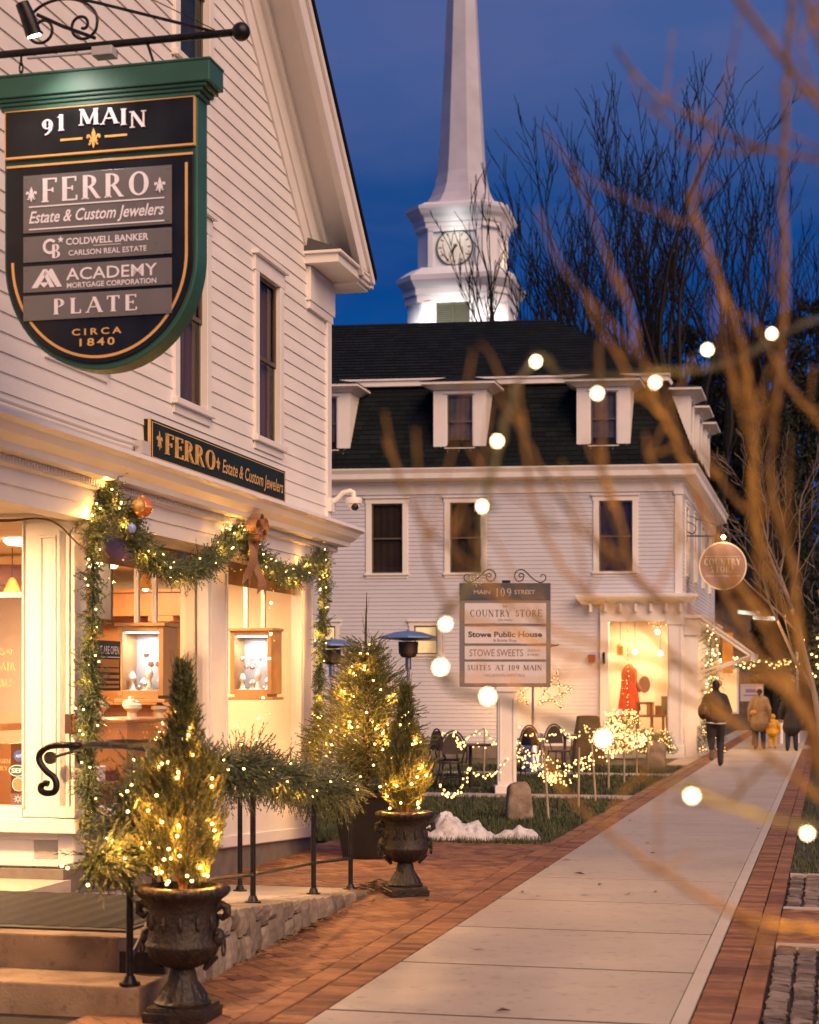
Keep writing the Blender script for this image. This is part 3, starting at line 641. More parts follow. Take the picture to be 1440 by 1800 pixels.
# shop front, porch side (faces down the street)
fA = lambda t, z, o: S(11.2-o, t, z)
pa = MB(fA)
pa.box((-5.60, -5.20), (.76, 2.93), (-.2, 0)); pa.box((-9, -5.21), (.40, .655), (-.2, .0)); pa.box((-9, -5.60), (.755, .83), (-.2, .012)); pa.box((-9, -5.2), (2.9, 3.02), (-.2, .03))
pa.box((-5.60, -5.585), (.83, 2.9), (-.1, .02)); pa.box((-5.26, -5.235), (.76, 2.9), (-.1, .015)); pa.box((-5.22, -5.19), (.76, 2.9), (-.1, .02))
for (a, b) in ((-5.47, -5.45), (-5.36, -5.34)): pa.box((a, b), (.95, 2.75), (0, .012))
pa.box((-5.47, -5.34), (2.75, 2.77), (0, .0125)); pa.box((-5.47, -5.34), (.93, .95), (0, .0125))
pa.box((-5.32, -5.20), (.42, .65), (0, .018)); pa.box((-9, -5.32), (.41, .46), (0, .016)); pa.box((-9, -5.32), (.60, .652), (0, .016)); pa.box((-9, -8.6), (.83, 2.9), (-.1, .01))
pa.box((-8.6, -5.60), (2.33, 2.37), (-.06, -.01))
pa.build('porch_front', M_TRIM, shop, bevel=.004)
ga = MB(fA); ga.quad((-8.6, .83, -.045), (-5.6, .83, -.045), (-5.6, 2.9, -.045), (-8.6, 2.9, -.045)); pane_a = ga.build('porch_window_pane', M_GLASS, shop)
# stickers on the porch window
stk = MB(fA)
def disc(mb, cx, cy_, rx, ry, o, n=28, up1=.001, ang=0): blob2d(mb, [[(cx+rx*math.cos(2*math.pi*i/n+ang), cy_+ry*math.sin(2*math.pi*i/n+ang)) for i in range(n)]], mb.fn, o, up1)
mbw = MB(fA); disc2 = lambda mb, cx, cz, rx, rz, o: mb.prism([(cx+rx*math.cos(2*math.pi*i/28), cz+rz*math.sin(2*math.pi*i/28)) for i in range(28)], lambda a, b: (a, b, o), lambda a, b: (a, b, o+.001))
disc2(mbw, -5.665, 1.088, .066, .042, -.042); disc2(mbw, -5.656, .99, .05, .05, -.042); mbw.build('window_sticker', M_LETW, pane_a)
m2 = MB(fA); disc2(m2, -5.665, 1.088, .059, .036, -.0405); m2.build('window_sticker', mat('teal_sticker', (.02, .12, .11), .5), pane_a)
m2 = MB(fA); disc2(m2, -5.652, 1.194, .04, .04, -.042); m2.build('window_sticker', mat('blue_sticker', (.05, .09, .35), .5), pane_a)
m2 = MB(fA); disc2(m2, -5.656, .99, .044, .044, -.0405); m2.build('window_sticker', mat('tan_sticker', (.35, .22, .12), .6), pane_a)
m2 = MB(fA); m2.box((-5.716, -5.60), (.845, .925), (-.042, -.041)); m2.build('window_sticker', mat('plum_sticker', (.16, .08, .09), .6), pane_a)
m2 = MB(fA); plain_text(m2, 'SEF', lambda a, b, o: (a, b, o), -5.708, -5.622, 1.073, .032, -.039, weight=.02, up1=.001)
for k in range(8):
    a = k*math.pi/4; m2.prism([(-5.658+.04*math.cos(a), .885+.034*math.sin(a)), (-5.658+.012*math.cos(a+.4), .885+.01*math.sin(a+.4)), (-5.658+.012*math.cos(a-.4), .885+.01*math.sin(a-.4))], lambda p, q: (p, q, -.0405), lambda p, q: (p, q, -.0395))
plain_text(m2, 'ADT', lambda a, b, o: (a, b, o), -5.676, -5.628, 1.184, .02, -.0405, weight=.02, up1=.001)
m2.build('window_lettering', M_LETW, pane_a)
m2 = MB(fA)
for txt, a, b, z, h in (('DESIGN', -6.0, -5.70, 1.92, .045), ('REPAIR', -5.93, -5.68, 1.81, .055), ('APPRAISALS', -6.05, -5.70, 1.69, .055), ('GEM', -5.8, -5.72, 1.14, .03), ('JEWELRY', -5.95, -5.74, 1.09, .03)): serif_text(m2, txt, lambda x, y, o: (x, y, o), a, b, z, h, -.043, up1=.0006)
m2.build('window_lettering', mat('faded_gold_lettering', (.62, .40, .20), .6), pane_a)
b = MB(S); b.tube(spline([(10.2, -6.4, 2.92), (10.95, -5.75, 2.86), (11.12, -5.45, 2.885), (11.14, -5.30, 2.84), (11.12, -5.16, 2.72), (11.12, -5.06, 2.64)], 40), .007, 6); tag(b.build('lead_wire', mat('brown_flex', (.10, .045, .02), .5), smooth=True), 'thin brown wire sagging from the porch ceiling to the corner garland', 'wire')
t = thing('door_bell_box', S(11.12, -5.23, 1.36), 'small dark wooden box with orange face on the shop corner post', 'box')
b = MB(S); b.box((11.09, 11.2), (-5.225, -5.17), (1.36, 1.5)); b.build('body', mat('dark_brown_box', (.05, .025, .015), .5), t, bevel=.004)
b = MB(S); b.box((11.10, 11.19), (-5.17, -5.162), (1.37, 1.49)); b.build('face', mat('orange_face', (.5, .18, .04), .5), t)
# porch ceiling and the lamp in it
pc = MB(S); pc.box((6.4, 11.2), (-9, TB), (2.93, 2.99)); pc.box((6.4, 6.6), (-5.35, -5.12), (0, 2.93)); pc.box((6.4, 11.25), (-9.2, -9), (0, 3.0)); pc.build('porch_ceiling', M_WHITE, shop)
pl = thing('porch_downlight', S(9.6, -6.3, 2.93), 'round recessed ceiling lamp of the shop porch', 'lamp')
q = MB(); c0 = S(9.6, -6.3, 2.9); q.lathe([(.14, .028), (.16, .02), (.15, 0), (.12, .004), (.12, .012)], c0); q.build('trim_ring', M_STEEL, pl, smooth=True)
q = MB(); q.lathe([(.115, .01), (.115, .002)], c0); q.build('diffuser', emis('porch_lamp_glow', (1, .66, .34), 10), pl)
lamp('porch_lamp_light', S(9.6, -6.3, 2.88), 330, (1.0, .56, .26), typ='AREA', size=(.25, .25), parent=pl)
# interior shell
sh = MB(S)
sh.box((11.25, 16.98), (-9.6, -5.28), (.34, .38)); sh.build('shop_floor', M_FLOORW, shop)
sh = MB(S); sh.box((16.86, 16.98), (-9.6, -5.30), (.38, 2.98)); sh.box((11.25, 16.86), (-9.7, -9.6), (.38, 2.98)); sh.box((11.25, 16.86), (-9.6, -5.3), (2.9, 2.98)); sh.box((14.05, 14.15), (-5.52, -5.33), (.38, 2.9))
sh.box((13.9, 14.45), (-5.42, -5.33), (.38, 2.9)); sh.build('shop_interior_wall', M_CREAM, shop)
def hang_case(s, t0, t1, z0, z1, lab, grp='hanging display cases'):
    c = thing('display_case', S(s+.15, (t0+t1)/2, z0), lab, 'display case', grp)
    b = MB(S); w = .045; d = .32
    b.box((s, s+d), (t0-w, t0), (z0-w, z1+w)); b.box((s, s+d), (t1, t1+w), (z0-w, z1+w)); b.box((s, s+d), (t0, t1), (z1, z1+w)); b.box((s, s+d), (t0, t1), (z0-w*1.6, z0)); b.box((s-.02, s+d), (t0-w-.02, t1+w+.02), (z1+w, z1+w+.03))
    b.box((s-.02, s+d), (t0-w-.02, t1+w+.02), (z0-w*1.6-.03, z0-w*1.6))
    b.build('cabinet', mat('pale_oak', (.42, .24, .10), .45, var=.15, vscale=4, stretch=(1, 1, .2)), c, bevel=.004)
    b = MB(S); b.box((s+d-.02, s+d-.01), (t0, t1), (z0, z1)); b.build('back_panel', mat('rose_grey_velvet', (.48, .44, .43), .8), c)
    b = MB(S)
    for k in range(9): tt = random.uniform(t0+.03, t1-.03); b.ball((s+random.uniform(.04, .2), tt, z0+random.choice((.02, .05, .22, .3))), random.uniform(.012, .03), 8, 6)
    b.build('jewellery', mat('silver_jewellery', (.85, .82, .78), .15, metal=.9), c)
    b = MB(S); n_ = 4
    for k in range(n_):
        tt = t0+(t1-t0)*(k+.6)/(n_+.2); ss = s+.10+.07*(k % 2); hh = (.16, .10, .20, .12)[k]
        b.lathe([(.045, 0), (.03, .008), (.012, hh*.4), (.035, hh*.62), (.03, hh*.8), (.01, hh)], (ss, tt, z0+.002), 14)
    b.build('jewel_stand', mat('white_leatherette', (.80, .79, .78), .5), c, smooth=True)
    b = MB(S)
    for tt in (t0+.06, t1-.1): b.box((s+.1, s+.14), (tt, tt+.04), (z1+w+.03, 2.9))
    b.build('hanger', M_WHITE, c)
    b = MB(S); b.box((s+.02, s+.06), (t0+.02, t1-.02), (z1-.012, z1-.004)); b.build('strip_light', emis('cool_case_light', (.9, .95, 1), 22), c)
    lamp('case_light', S(s+.1, (t0+t1)/2, z1-.03), 4.2, (.92, .95, 1.0), typ='AREA', size=(.05, .25), parent=c)
    return c
hang_case(13.3, -5.74, -5.42, 1.66, 2.15, 'bright white display case hanging in the wider shop window')
hang_case(15.9, -5.68, -5.34, 1.66, 2.19, 'bright white display case hanging in the narrower far shop window')
t = thing('wall_cabinet', S(16.7, -6.9, .38), 'tall honey wood cabinet with deep header seen through the shop window', 'cabinet')
b = MB(S); b.box((16.5, 16.86), (-7.9, -6.45), (2.42, 2.66)); b.box((16.46, 16.86), (-7.95, -6.42), (2.66, 2.70)); b.build('header', M_WOOD, t, bevel=.005)
b = MB(S); b.box((16.55, 16.86), (-6.80, -6.60), (.38, 2.42)); b.box((16.5, 16.86), (-6.84, -6.56), (2.36, 2.42)); b.box((16.55, 16.86), (-7.9, -7.75), (.38, 2.42)); b.build('upright', M_WOOD, t, bevel=.005)
b = MB(S)
for z in (.7, 1.1, 1.5, 1.95): b.box((16.6, 16.86), (-7.75, -6.80), (z, z+.03))
b.build('shelf', M_WOOD, t)
b = MB(S); b.box((16.835, 16.858), (-7.75, -6.80), (.40, 2.42)); b.build('back_board', M_WOOD, t)
t = thing('counter', S(12.9, -5.55, .38), 'wooden shop counter with glass top holding pale busts behind the window', 'counter')
b = MB(S); b.box((12.55, 13.7), (-5.95, -5.38), (.38, 1.24)); b.box((12.5, 13.75), (-5.98, -5.36), (1.40, 1.43)); b.build('body', M_WOOD, t, bevel=.006)
b = MB(S); b.box((12.5, 13.75), (-5.98, -5.355), (1.24, 1.40)); b.build('glass_top', M_GLASS, t)
for k, (s, tt, h) in enumerate(((12.75, -5.70, .17), (12.95, -5.5, .15), (13.2, -5.62, .18), (13.4, -5.45, .13))):
    b = MB(S); c = (s, tt, 1.432); b.lathe([(.05, 0), (.035, .01), (.03, h*.3), (.075, h*.55), (.07, h*.75), (.025, h*.86), (.022, h)], c, 18)
    o = b.build('necklace_bust', mat('linen_bust', (.72, .63, .5), .8), smooth=True)
    tag(o, ('tallest cream necklace bust', 'short cream necklace bust beside the tallest', 'cream necklace bust by the hanging case', 'smallest cream necklace bust')[(0, 1, 2, 3)[k]]+' on the shop counter', 'bust', 'busts on the shop counter')
b = MB(S); b.box((13.15, 13.2), (-5.94, -5.78), (2.25, 2.67)); b.box((13.2, 13.24), (-5.9, -5.82), (2.3, 2.9)); tag(b.build('hanging_screen', mat('slate_panel', (.035, .032, .045), .4)), 'dark slate screen hanging inside the shop window by the garland', 'screen')
b = MB(S); b.box((14.2, 14.5), (-8.2, -6.6), (2.62, 2.80)); b.box((11.9, 14.6), (-7.2, -7.1), (1.30, 1.36)); b.box((14.5, 14.6), (-8.2, -7.9), (.38, 2.62)); tag(b.build('shelf_unit', M_WOOD), 'honey wood shelf unit with beam behind the porch window', 'shelf unit')
b = MB(S); b.box((12.2, 12.6), (-7.1, -6.2), (.38, 1.25)); tag(b.build('display_table', M_WOOD, bevel=.01), 'low wooden display table behind the stickered porch window', 'table')
for s, tt, e in ((12.8, -6.4, 120), (15.5, -6.9, 105), (15.6, -5.9, 26), (13.0, -8.2, 90)): 
    cl = thing('ceiling_lamp', S(s, tt, 2.9), 'flat round ceiling lamp inside the jewellery shop', 'lamp', 'ceiling lamps of the jewellery shop')
    q = MB(); q.lathe([(.14, 0), (.16, -.02), (.13, -.05), (.03, -.06)], S(s, tt, 2.9), 24); q.build('diffuser', emis('shop_lamp_glow', (1, .72, .42), 6), cl, smooth=True)
    lamp('ceiling_light', S(s, tt, 2.82), e*1.15, (1.0, .60, .30), typ='AREA', size=(.5, .5), parent=cl)
for k in range(7):                                                             # framed prints and a mirror on the end wall
    tt = -6.35-.42*(k % 4); z = 2.0-.5*(k//4); b = MB(S); w_, h_ = random.uniform(.10, .15), random.uniform(.12, .2)
    if k == 6: continue
    t = thing('picture_frame', S(16.85, tt, z), ('small dark print', 'wide pale print', 'tall brown print', 'square gilt print', 'low dark print', 'low pale print')[k]+' framed on the end wall of the jewellery shop', 'picture', 'framed prints in the jewellery shop')
    b.box((16.83, 16.858), (tt-w_, tt+w_), (z-h_, z+h_)); b.build('frame', (M_WOOD, M_GOLD, M_WOOD)[k % 3], t, bevel=.004)
    b = MB(S); b.box((16.822, 16.829), (tt-w_+.03, tt+w_-.03), (z-h_+.03, z+h_-.03)); b.build('print', mat('print_tone_'+'abc'[k % 3], ((.30, .22, .14), (.55, .46, .34), (.16, .10, .07))[k % 3], .5, var=.6, vscale=14), t)
for k, (s, tt, z) in enumerate(((13.0, -6.3, 2.55), (13.6, -6.9, 2.5), (14.9, -6.2, 2.6))):
    t = thing('pendant_lamp', S(s, tt, z), ('near', 'middle', 'far')[k]+' small brass pendant lamp hanging in the jewellery shop', 'lamp', 'pendant lamps in the jewellery shop')
    b = MB(); b.lathe([(.015, .14), (.03, .12), (.09, .0), (.085, 0)], S(s, tt, z), 20); b.build('shade', M_GOLD, t, smooth=True); b = MB(); b.ball(S(s, tt, z+.01), .03, 10, 8); b.build('bulb', emis('pendant_glow', (1, .8, .5), 25), t)
    b = MB(S); b.tube([(s, tt, z+.14), (s, tt, 2.9)], .005, 5); b.build('cord', M_IRON, t)
for k in range(9):                                                             # small boxes and trays along the window ledge
    s = 12.0+k*.20+(2.2 if k > 4 else 0); b = MB(S); h_ = (.05, .11, .07, .16, .06, .12, .05, .09, .14)[k]
    b.box((s, s+.12), (-5.60, -5.46), (.95, .95+h_)); b.box((s-.006, s+.126), (-5.606, -5.454), (.95+h_, .965+h_)); tag(b.build('jewel_box', (M_WOOD, M_LETW, mat('wine_velvet', (.16, .03, .035), .8), M_GOLDP)[k % 4], bevel=.004), ('first', 'second', 'third', 'fourth', 'fifth', 'sixth', 'seventh', 'eighth', 'ninth')[k]+' small jewel box from the garland corner on the window ledge', 'box', 'jewel boxes on the window ledge')
b = MB(S); b.box((11.5, 13.9), (-5.75, -5.38), (.90, .949)); b.box((14.5, 16.5), (-5.75, -5.38), (.90, .949)); tag(b.build('window_ledge', M_WOOD, bevel=.004), 'low wooden ledge along the inside of the shop windows', 'ledge')
# notice in the window
t = thing('open_notice', S(12.02, -5.30, 1.66), 'dark teal and orange open notice taped inside the shop window', 'notice')
fN = lambda x, z, o: S(x, -5.31+o, z)
b = MB(fN); b.box((11.78, 12.25), (1.66, 2.04), (0, .006)); b.build('board', M_DKSIGN, t)
b = MB(fN)
for z0, z1 in ((1.84, 1.90), (1.80, 1.83), (1.755, 1.78), (1.715, 1.735), (1.68, 1.70)): b.box((11.81, 12.22), (z0, z1), (.0062, .008))
b.build('printed_band', mat('orange_print', (.55, .22, .05), .6), t)
b = MB(fN); plain_text(b, 'WE ARE OPEN', lambda x, z, o: (x, z, o), 11.81, 12.22, 1.94, .06, .0062, weight=.015); b.box((11.80, 12.23), (1.912, 1.92), (.0062, .0075)); b.build('lettering', M_LETW, t)

# ================================================================== WALL SIGN OF THE JEWELLERS
t = thing('wall_sign', S(13.9, -5.05, 3.44), 'long dark teal sign with gold lettering fixed above the shop cornice', 'sign')
fW = lambda x, z, o: S(x, -5.06+o, z)
b = MB(fW); b.box((12.22, 15.55), (3.435, 3.745), (-.04, .02)); b.build('board', M_DKSIGN, t, bevel=.004)
b = MB(fW)
for a, c, z0, z1 in ((12.24, 15.53, 3.722, 3.728), (12.24, 15.53, 3.452, 3.458), (12.24, 12.25, 3.458, 3.722), (15.52, 15.53, 3.458, 3.722)): b.box((a, c), (z0, z1), (.02, .023))
b.box((12.205, 12.2195), (3.432, 3.748), (-.0, .021)); b.build('gold_border', M_GOLDP, t)
b = MB(fW); idn = lambda x, z, o: (x, z, o)
fleur(b, idn, 12.39, 3.60, .15, .02); fleur(b, idn, 13.70, 3.585, .11, .02)
serif_text(b, 'FERRO', idn, 12.50, 13.62, 3.51, .165, .02, bold=1.1, up1=.012)
plain_text(b, 'Estate & Custom Jewelers', idn, 13.79, 15.46, 3.525, .115, .021, shear=.22, weight=.012, up1=.006); b.build('lettering', M_GOLD, t)
cd = MB(S); cd.tube([(9.5, -5.06, 3.50), (11.6, -5.06, 3.50), (12.15, -5.055, 3.51)], .012); cd.box((12.0, 12.15), (-5.08, -5.02), (3.45, 3.55)); tag(cd.build('conduit', mat('grey_conduit', (.5, .46, .44), .5), smooth=True), 'pale electrical conduit running along the cornice to the teal sign', 'conduit')

# ================================================================== HANGING DIRECTORY SIGN
s91 = 8.6
f91 = lambda x, z, o: S(s91-o, x, z)
sg = thing('directory_sign', f91(-3.85, 3.42, 0), 'green framed black shield sign reading 91 MAIN with grey tenant plates', 'sign')
def shield(hw, top, zc, rz, cx=-3.845, n=40):
    return [(cx-hw, top)]+[(cx-hw*math.cos(math.pi*i/n), zc-rz*math.sin(math.pi*i/n)) for i in range(n+1)]+[(cx+hw, top)]
b = MB(f91); out = shield(.565, 4.86, 4.02, .605); b.prism(out, lambda x, z: (x, z, -.15), lambda x, z: (x, z, 0)); b.build('body', M_GREEN, sg, bevel=.008)
b = MB(f91)
for w, z0, z1, o in ((.58, 4.855, 4.880, .012), (.60, 4.880, 4.90, .022), (.625, 4.90, 4.92, .034), (.650, 4.92, 5.03, .048), (.655, 5.03, 5.045, .052)): b.box((-3.845-w, -3.845+w), (z0, z1), (-.15-o*.4, o))
b.build('cornice', M_GREEN, sg, bevel=.005)
b = MB(f91); b.box((-4.392, -3.295), (4.60, 4.845), (.0, .022)); b.build('number_panel', M_SIGNBLK, sg, bevel=.003)
b = MB(f91); low = shield(.545, 4.555, 4.02, .57); b.prism(low, lambda x, z: (x, z, 0), lambda x, z: (x, z, .016)); b.build('tenant_panel', M_SIGNBLK, sg, bevel=.003)
b = MB(f91)                                                                  # gilt lines
for a, c, z0, z1 in ((-4.392, -3.295, 4.588, 4.599), (-4.392, -3.295, 4.846, 4.851), (-3.2945, -3.289, 4.588, 4.85), (-4.398, -4.3925, 4.588, 4.85)): b.box((a, c), (z0, z1), (.002, .024))
o1 = shield(.515, 4.5, 4.02, .545); o2 = shield(.500, 4.5, 4.02, .53); m = len(o1)
for i in range(m-1):
    if o1[i][1] < 4.21: b.prism([o1[i], o1[i+1], o2[i+1], o2[i]], lambda x, z: (x, z, .016), lambda x, z: (x, z, .0185))
b.box((-4.39, -3.30), (4.5405, 4.552), (.016, .019)); b.build('gilt_border', M_GOLDP, sg)
PL = [(4.175, 4.49), (4.015, 4.155), (3.850, 3.993), (3.695, 3.832)]
for z0, z1 in PL:
    b = MB(f91); b.box((-4.285, -3.42), (z0, z1), (.016, .026))
    for x in (-4.265, -3.44):
        for z in (z0+.018, z1-.018): b.box((x-.004, x+.004), (z-.004, z+.004), (.026, .029))
    b.build('tenant_plate', M_PLATE, sg, bevel=.002)
idf = lambda x, z, o: (x, z, o)
b = MB(f91); arc = lambda x: .05*(1-((x+3.87)/.31)**2)
serif_text(b, '91 MAIN', idf, -4.18, -3.56, 4.69, .088, .022, bold=1.25, rise=arc, up1=.008); b.build('lettering', M_LETW, sg)
b = MB(f91); fleur(b, idf, -3.87, 4.668, .11, .023); b.box((-4.065, -3.935), (4.665, 4.677), (.022, .026)); b.box((-3.805, -3.675), (4.665, 4.677), (.022, .026)); b.build('gilt_ornament', M_GOLD, sg)
b = MB(f91)
fleur(b, idf, -4.235, 4.385, .085, .027); fleur(b, idf, -3.485, 4.385, .085, .027)
serif_text(b, 'FERRO', idf, -4.175, -3.54, 4.338, .13, .026, bold=1.2, gap=.15)
b.box((-4.25, -3.46), (4.313, 4.32), (.026, .029)); b.box((-4.25, -3.46), (4.19, 4.197), (.026, .029))
plain_text(b, 'Estate & Custom Jewelers', idf, -4.25, -3.46, 4.228, .064, .026, shear=.3, weight=.016); b.build('lettering', M_LETW, sg)
b = MB(f91)
def ring_arc(cx, cz, ro, ri, a0, a1, n=18, o=.026):
    for i in range(n):
        p, q = R(a0+(a1-a0)*i/n), R(a0+(a1-a0)*(i+1)/n)
        b.prism([(cx+ro*math.cos(p), cz+ro*math.sin(p)), (cx+ro*math.cos(q), cz+ro*math.sin(q)), (cx+ri*math.cos(q), cz+ri*math.sin(q)), (cx+ri*math.cos(p), cz+ri*math.sin(p))], lambda x, z: (x, z, o), lambda x, z: (x, z, o+.003))
ring_arc(-4.125, 4.095, .042, .027, 40, 320)
serif_text(b, 'B', idf, -4.115, -4.06, 4.03, .075, .027, bold=1.3)
star = [(-4.062+(.02 if k % 2 == 0 else .008)*math.sin(k*math.pi/5), 4.128+(.02 if k % 2 == 0 else .008)*math.cos(k*math.pi/5)) for k in range(10)]
blob2d(b, [star], idf, .026)
plain_text(b, 'COLDWELL BANKER', idf, -4.03, -3.55, 4.097, .036, .026, weight=.022); plain_text(b, 'CARLSON REAL ESTATE', idf, -4.015, -3.56, 4.038, .029, .026, weight=.012); b.box((-3.87, -3.71), (4.083, 4.086), (.026, .028))
b.build('lettering', M_LETW, sg)
b = MB(f91)
for pol in ([(-4.235, 3.872), (-4.165, 3.972), (-4.143, 3.972), (-4.135, 3.958), (-4.20, 3.872)], [(-4.135, 3.958), (-4.125, 3.972), (-4.112, 3.972), (-4.055, 3.872), (-4.085, 3.872), (-4.14, 3.948)], [(-4.165, 3.948), (-4.15, 3.965), (-4.098, 3.872), (-4.125, 3.872)], [(-4.19, 3.9), (-4.13, 3.9), (-4.16, 3.872)]): blob2d(b, [pol], idf, .026)
plain_text(b, 'ACADEMY', idf, -4.03, -3.50, 3.905, .065, .026, weight=.008); plain_text(b, 'MORTGAGE CORPORATION', idf, -4.025, -3.505, 3.862, .028, .026, weight=.014); b.build('lettering', M_LETW, sg)
b = MB(f91); serif_text(b, 'PLATE', idf, -4.105, -3.615, 3.722, .085, .026, gap=.26, bold=1.25); b.build('lettering', M_LETW, sg)
b = MB(f91); plain_text(b, 'CIRCA', idf, -4.0, -3.71, 3.605, .034, .016, weight=.02, spacing=1.5); plain_text(b, '1840', idf, -3.955, -3.75, 3.545, .04, .016, weight=.02, spacing=1.35); b.build('lettering', M_GOLDP, sg)
# bracket that carries it
br = thing('sign_bracket', S(s91, TB, 5.21), 'black wrought iron scroll bracket holding the green shield sign', 'bracket')
fb91 = lambda x, z, o: S(s91+.07-o, x, z)
b = MB(fb91); b.tube([(TB, 5.205, 0), (-3.09, 5.205, 0)], .02, 10); b.ball((-3.06, 5.205, 0), .05, 16, 10); b.build('bar', M_IRON, br, smooth=True)
b = MB(fb91)
def spiral(cx, cz, r0, r1, a0, turns, n=40): return [(cx+(r0+(r1-r0)*i/n)*math.cos(a0+turns*2*math.pi*i/n), cz+(r0+(r1-r0)*i/n)*math.sin(a0+turns*2*math.pi*i/n), 0) for i in range(n+1)]
for cx, sgn in ((-4.10, 1), (-4.75, 1)):
    big = [(cx+.21*math.cos(a), 5.34+.14*math.sin(a), 0) for a in [math.pi*1.02*(1-i/24)-.02 for i in range(25)]]
    l = spiral(cx-.21+.09, 5.325, .09, .012, math.pi, 1.35); r_ = [(2*cx-x, z, o) for x, z, o in l]
    b.tube(spline([big[-1]]+[(p[0], p[1], 0) for p in r_[2::3]], 60), .0085, 7); b.tube(big, .0085, 7); b.tube(spline([big[0]]+[(p[0], p[1], 0) for p in l[2::3]], 60), .0085, 7)
b.build('scroll', M_IRON, br, smooth=True)
b = MB(fb91); b.tube([(-4.9, 5.75, 0), (-3.86, 5.43, 0), (-3.2, 5.215, 0)], .009, 8); b.tube([(-3.9, 5.6, .05), (-3.2, 5.22, .02)], .003, 5); b.build('stay', M_IRON, br, smooth=True)
b = MB(fb91)
for i in range(3): b.tube([(-4.345+.012*math.cos(a)*(1 if i % 2 else .3), 5.165-.045*i+.028*math.sin(a), .012*math.cos(a)*(.3 if i % 2 else 1)) for a in [k*math.pi/6 for k in range(13)]], .005, 6)
b.tube([(-3.60, 5.20, 0), (-3.55, 5.05, 0)], .008, 6); b.build('chain', M_IRON, br, smooth=True)
sp = thing('sign_spotlight', fb91(-3.84, 5.17, .03), 'black cylindrical spotlight on a jointed arm above the shield sign', 'spotlight')
b = MB(S); b.tube([(8.53, -3.84, 5.19), (8.36, -3.95, 5.20), (8.24, -4.04, 5.225)], .010, 8); b.build('arm', M_IRON, sp, smooth=True)
b = MB(S); b.tube([(8.20, -4.105, 5.275), (8.215, -4.085, 5.22), (8.25, -4.06, 5.12)], [.036, .040, .044], 16); b.build('lamp_head', M_IRON, sp, smooth=True)
b = MB(fb91); b.box((-3.90, -3.78), (5.13, 5.18), (-.03, .06)); b.tube([(-4.3, 5.165, .02), (-3.9, 5.16, .02)], .009, 6); b.build('junction_box', mat('grey_plastic', (.45, .42, .42), .5), sp, bevel=.01)
b = MB(S); b.tube([(8.2505, -4.0597, 5.119), (8.252, -4.059, 5.115)], .036, 14); b.build('lens', emis('spot_lens', (1, .86, .72), 25), sp)
lamp('sign_spot', S(8.26, -4.05, 5.10), 18, (1.0, .84, .76), rad=.03, typ='SPOT', aim=f91(-3.84, 4.25, 0), spot=120, blend=.9, parent=sp)
# security camera at the corner
t = thing('security_camera', S(17.2, -5.07, 3.7), 'white dome security camera on a curved arm at the corner of the shop', 'camera')
b = MB(S); b.tube([(17.18, -5.09, 3.60), (17.2, -5.0, 3.66), (17.2, -4.94, 3.72), (17.2, -4.86, 3.735), (17.2, -4.83, 3.72), (17.2, -4.825, 3.66)], .028, 10); b.box((17.1, 17.26), (-5.08, -5.04), (3.52, 3.66)); b.build('arm', M_TRIM, t, smooth=True)
b = MB(); b.lathe([(.05, .07), (.085, .06), (.09, .03), (.085, 0)], S(17.2, -4.825, 3.6), 20); b.build('housing', M_TRIM, t, smooth=True)
b = MB(); b.ball(S(17.2, -4.825, 3.595), .072, 18, 10); b.build('dome', M_TRIM, t, smooth=True)
b = MB(); p = Vector(S(17.2, -4.825, 3.575)); b.ball(tuple(p+Vector((.012, -.045, -.01))), .04, 14, 8); b.build('lens', M_PLASTBLK, t, smooth=True)
# ================================================================== STEPS, RAMP AND STONE WALL
rz = lambda s: .33 if s < 9.9 else max(0.004, .33*(13.75-s)/3.85)
wt = lambda s: -3.46-.04*max(0, s-8.7)                                         # outer line of the stone wall
rampt = thing('entrance_ramp', S(10.5, -4.4, 0), 'concrete steps and ramp with fieldstone side wall at the shop door', 'ramp')
b = MB(S); b.box((8.2, 8.66), (-9, -3.45), (-.1, .145)); b.build('step', M_CONCD, rampt, bevel=.012)
b = MB(S); b.box((8.65, 9.9), (-9, -3.62), (-.1, .33)); b.box((8.652, 8.9), (-3.622, -3.475), (-.1, .326)); b.build('landing', M_CONCD, rampt, bevel=.012)
b = MB(S); b.hexa([(9.905, -5.2, -.1), (11.2, -5.2, -.1), (11.2, -3.7, -.1), (9.905, -3.63, -.1), (9.905, -5.2, .33), (11.2, -5.2, rz(11.2)), (11.2, -3.7, rz(11.2)), (9.905, -3.63, .33)])
b.hexa([(11.212, -5.2, -.1), (13.75, -5.2, -.1), (13.75, -3.78, -.1), (11.212, -3.7, -.1), (11.212, -5.2, rz(11.2)), (13.75, -5.2, .004), (13.75, -3.78, .004), (11.212, -3.7, rz(11.2))])
b.box((8.66, 11.15), (-9, -5.205), (-.1, .327)); b.build('ramp_slab', M_CONC, rampt)
b = MB(S); s = 8.6
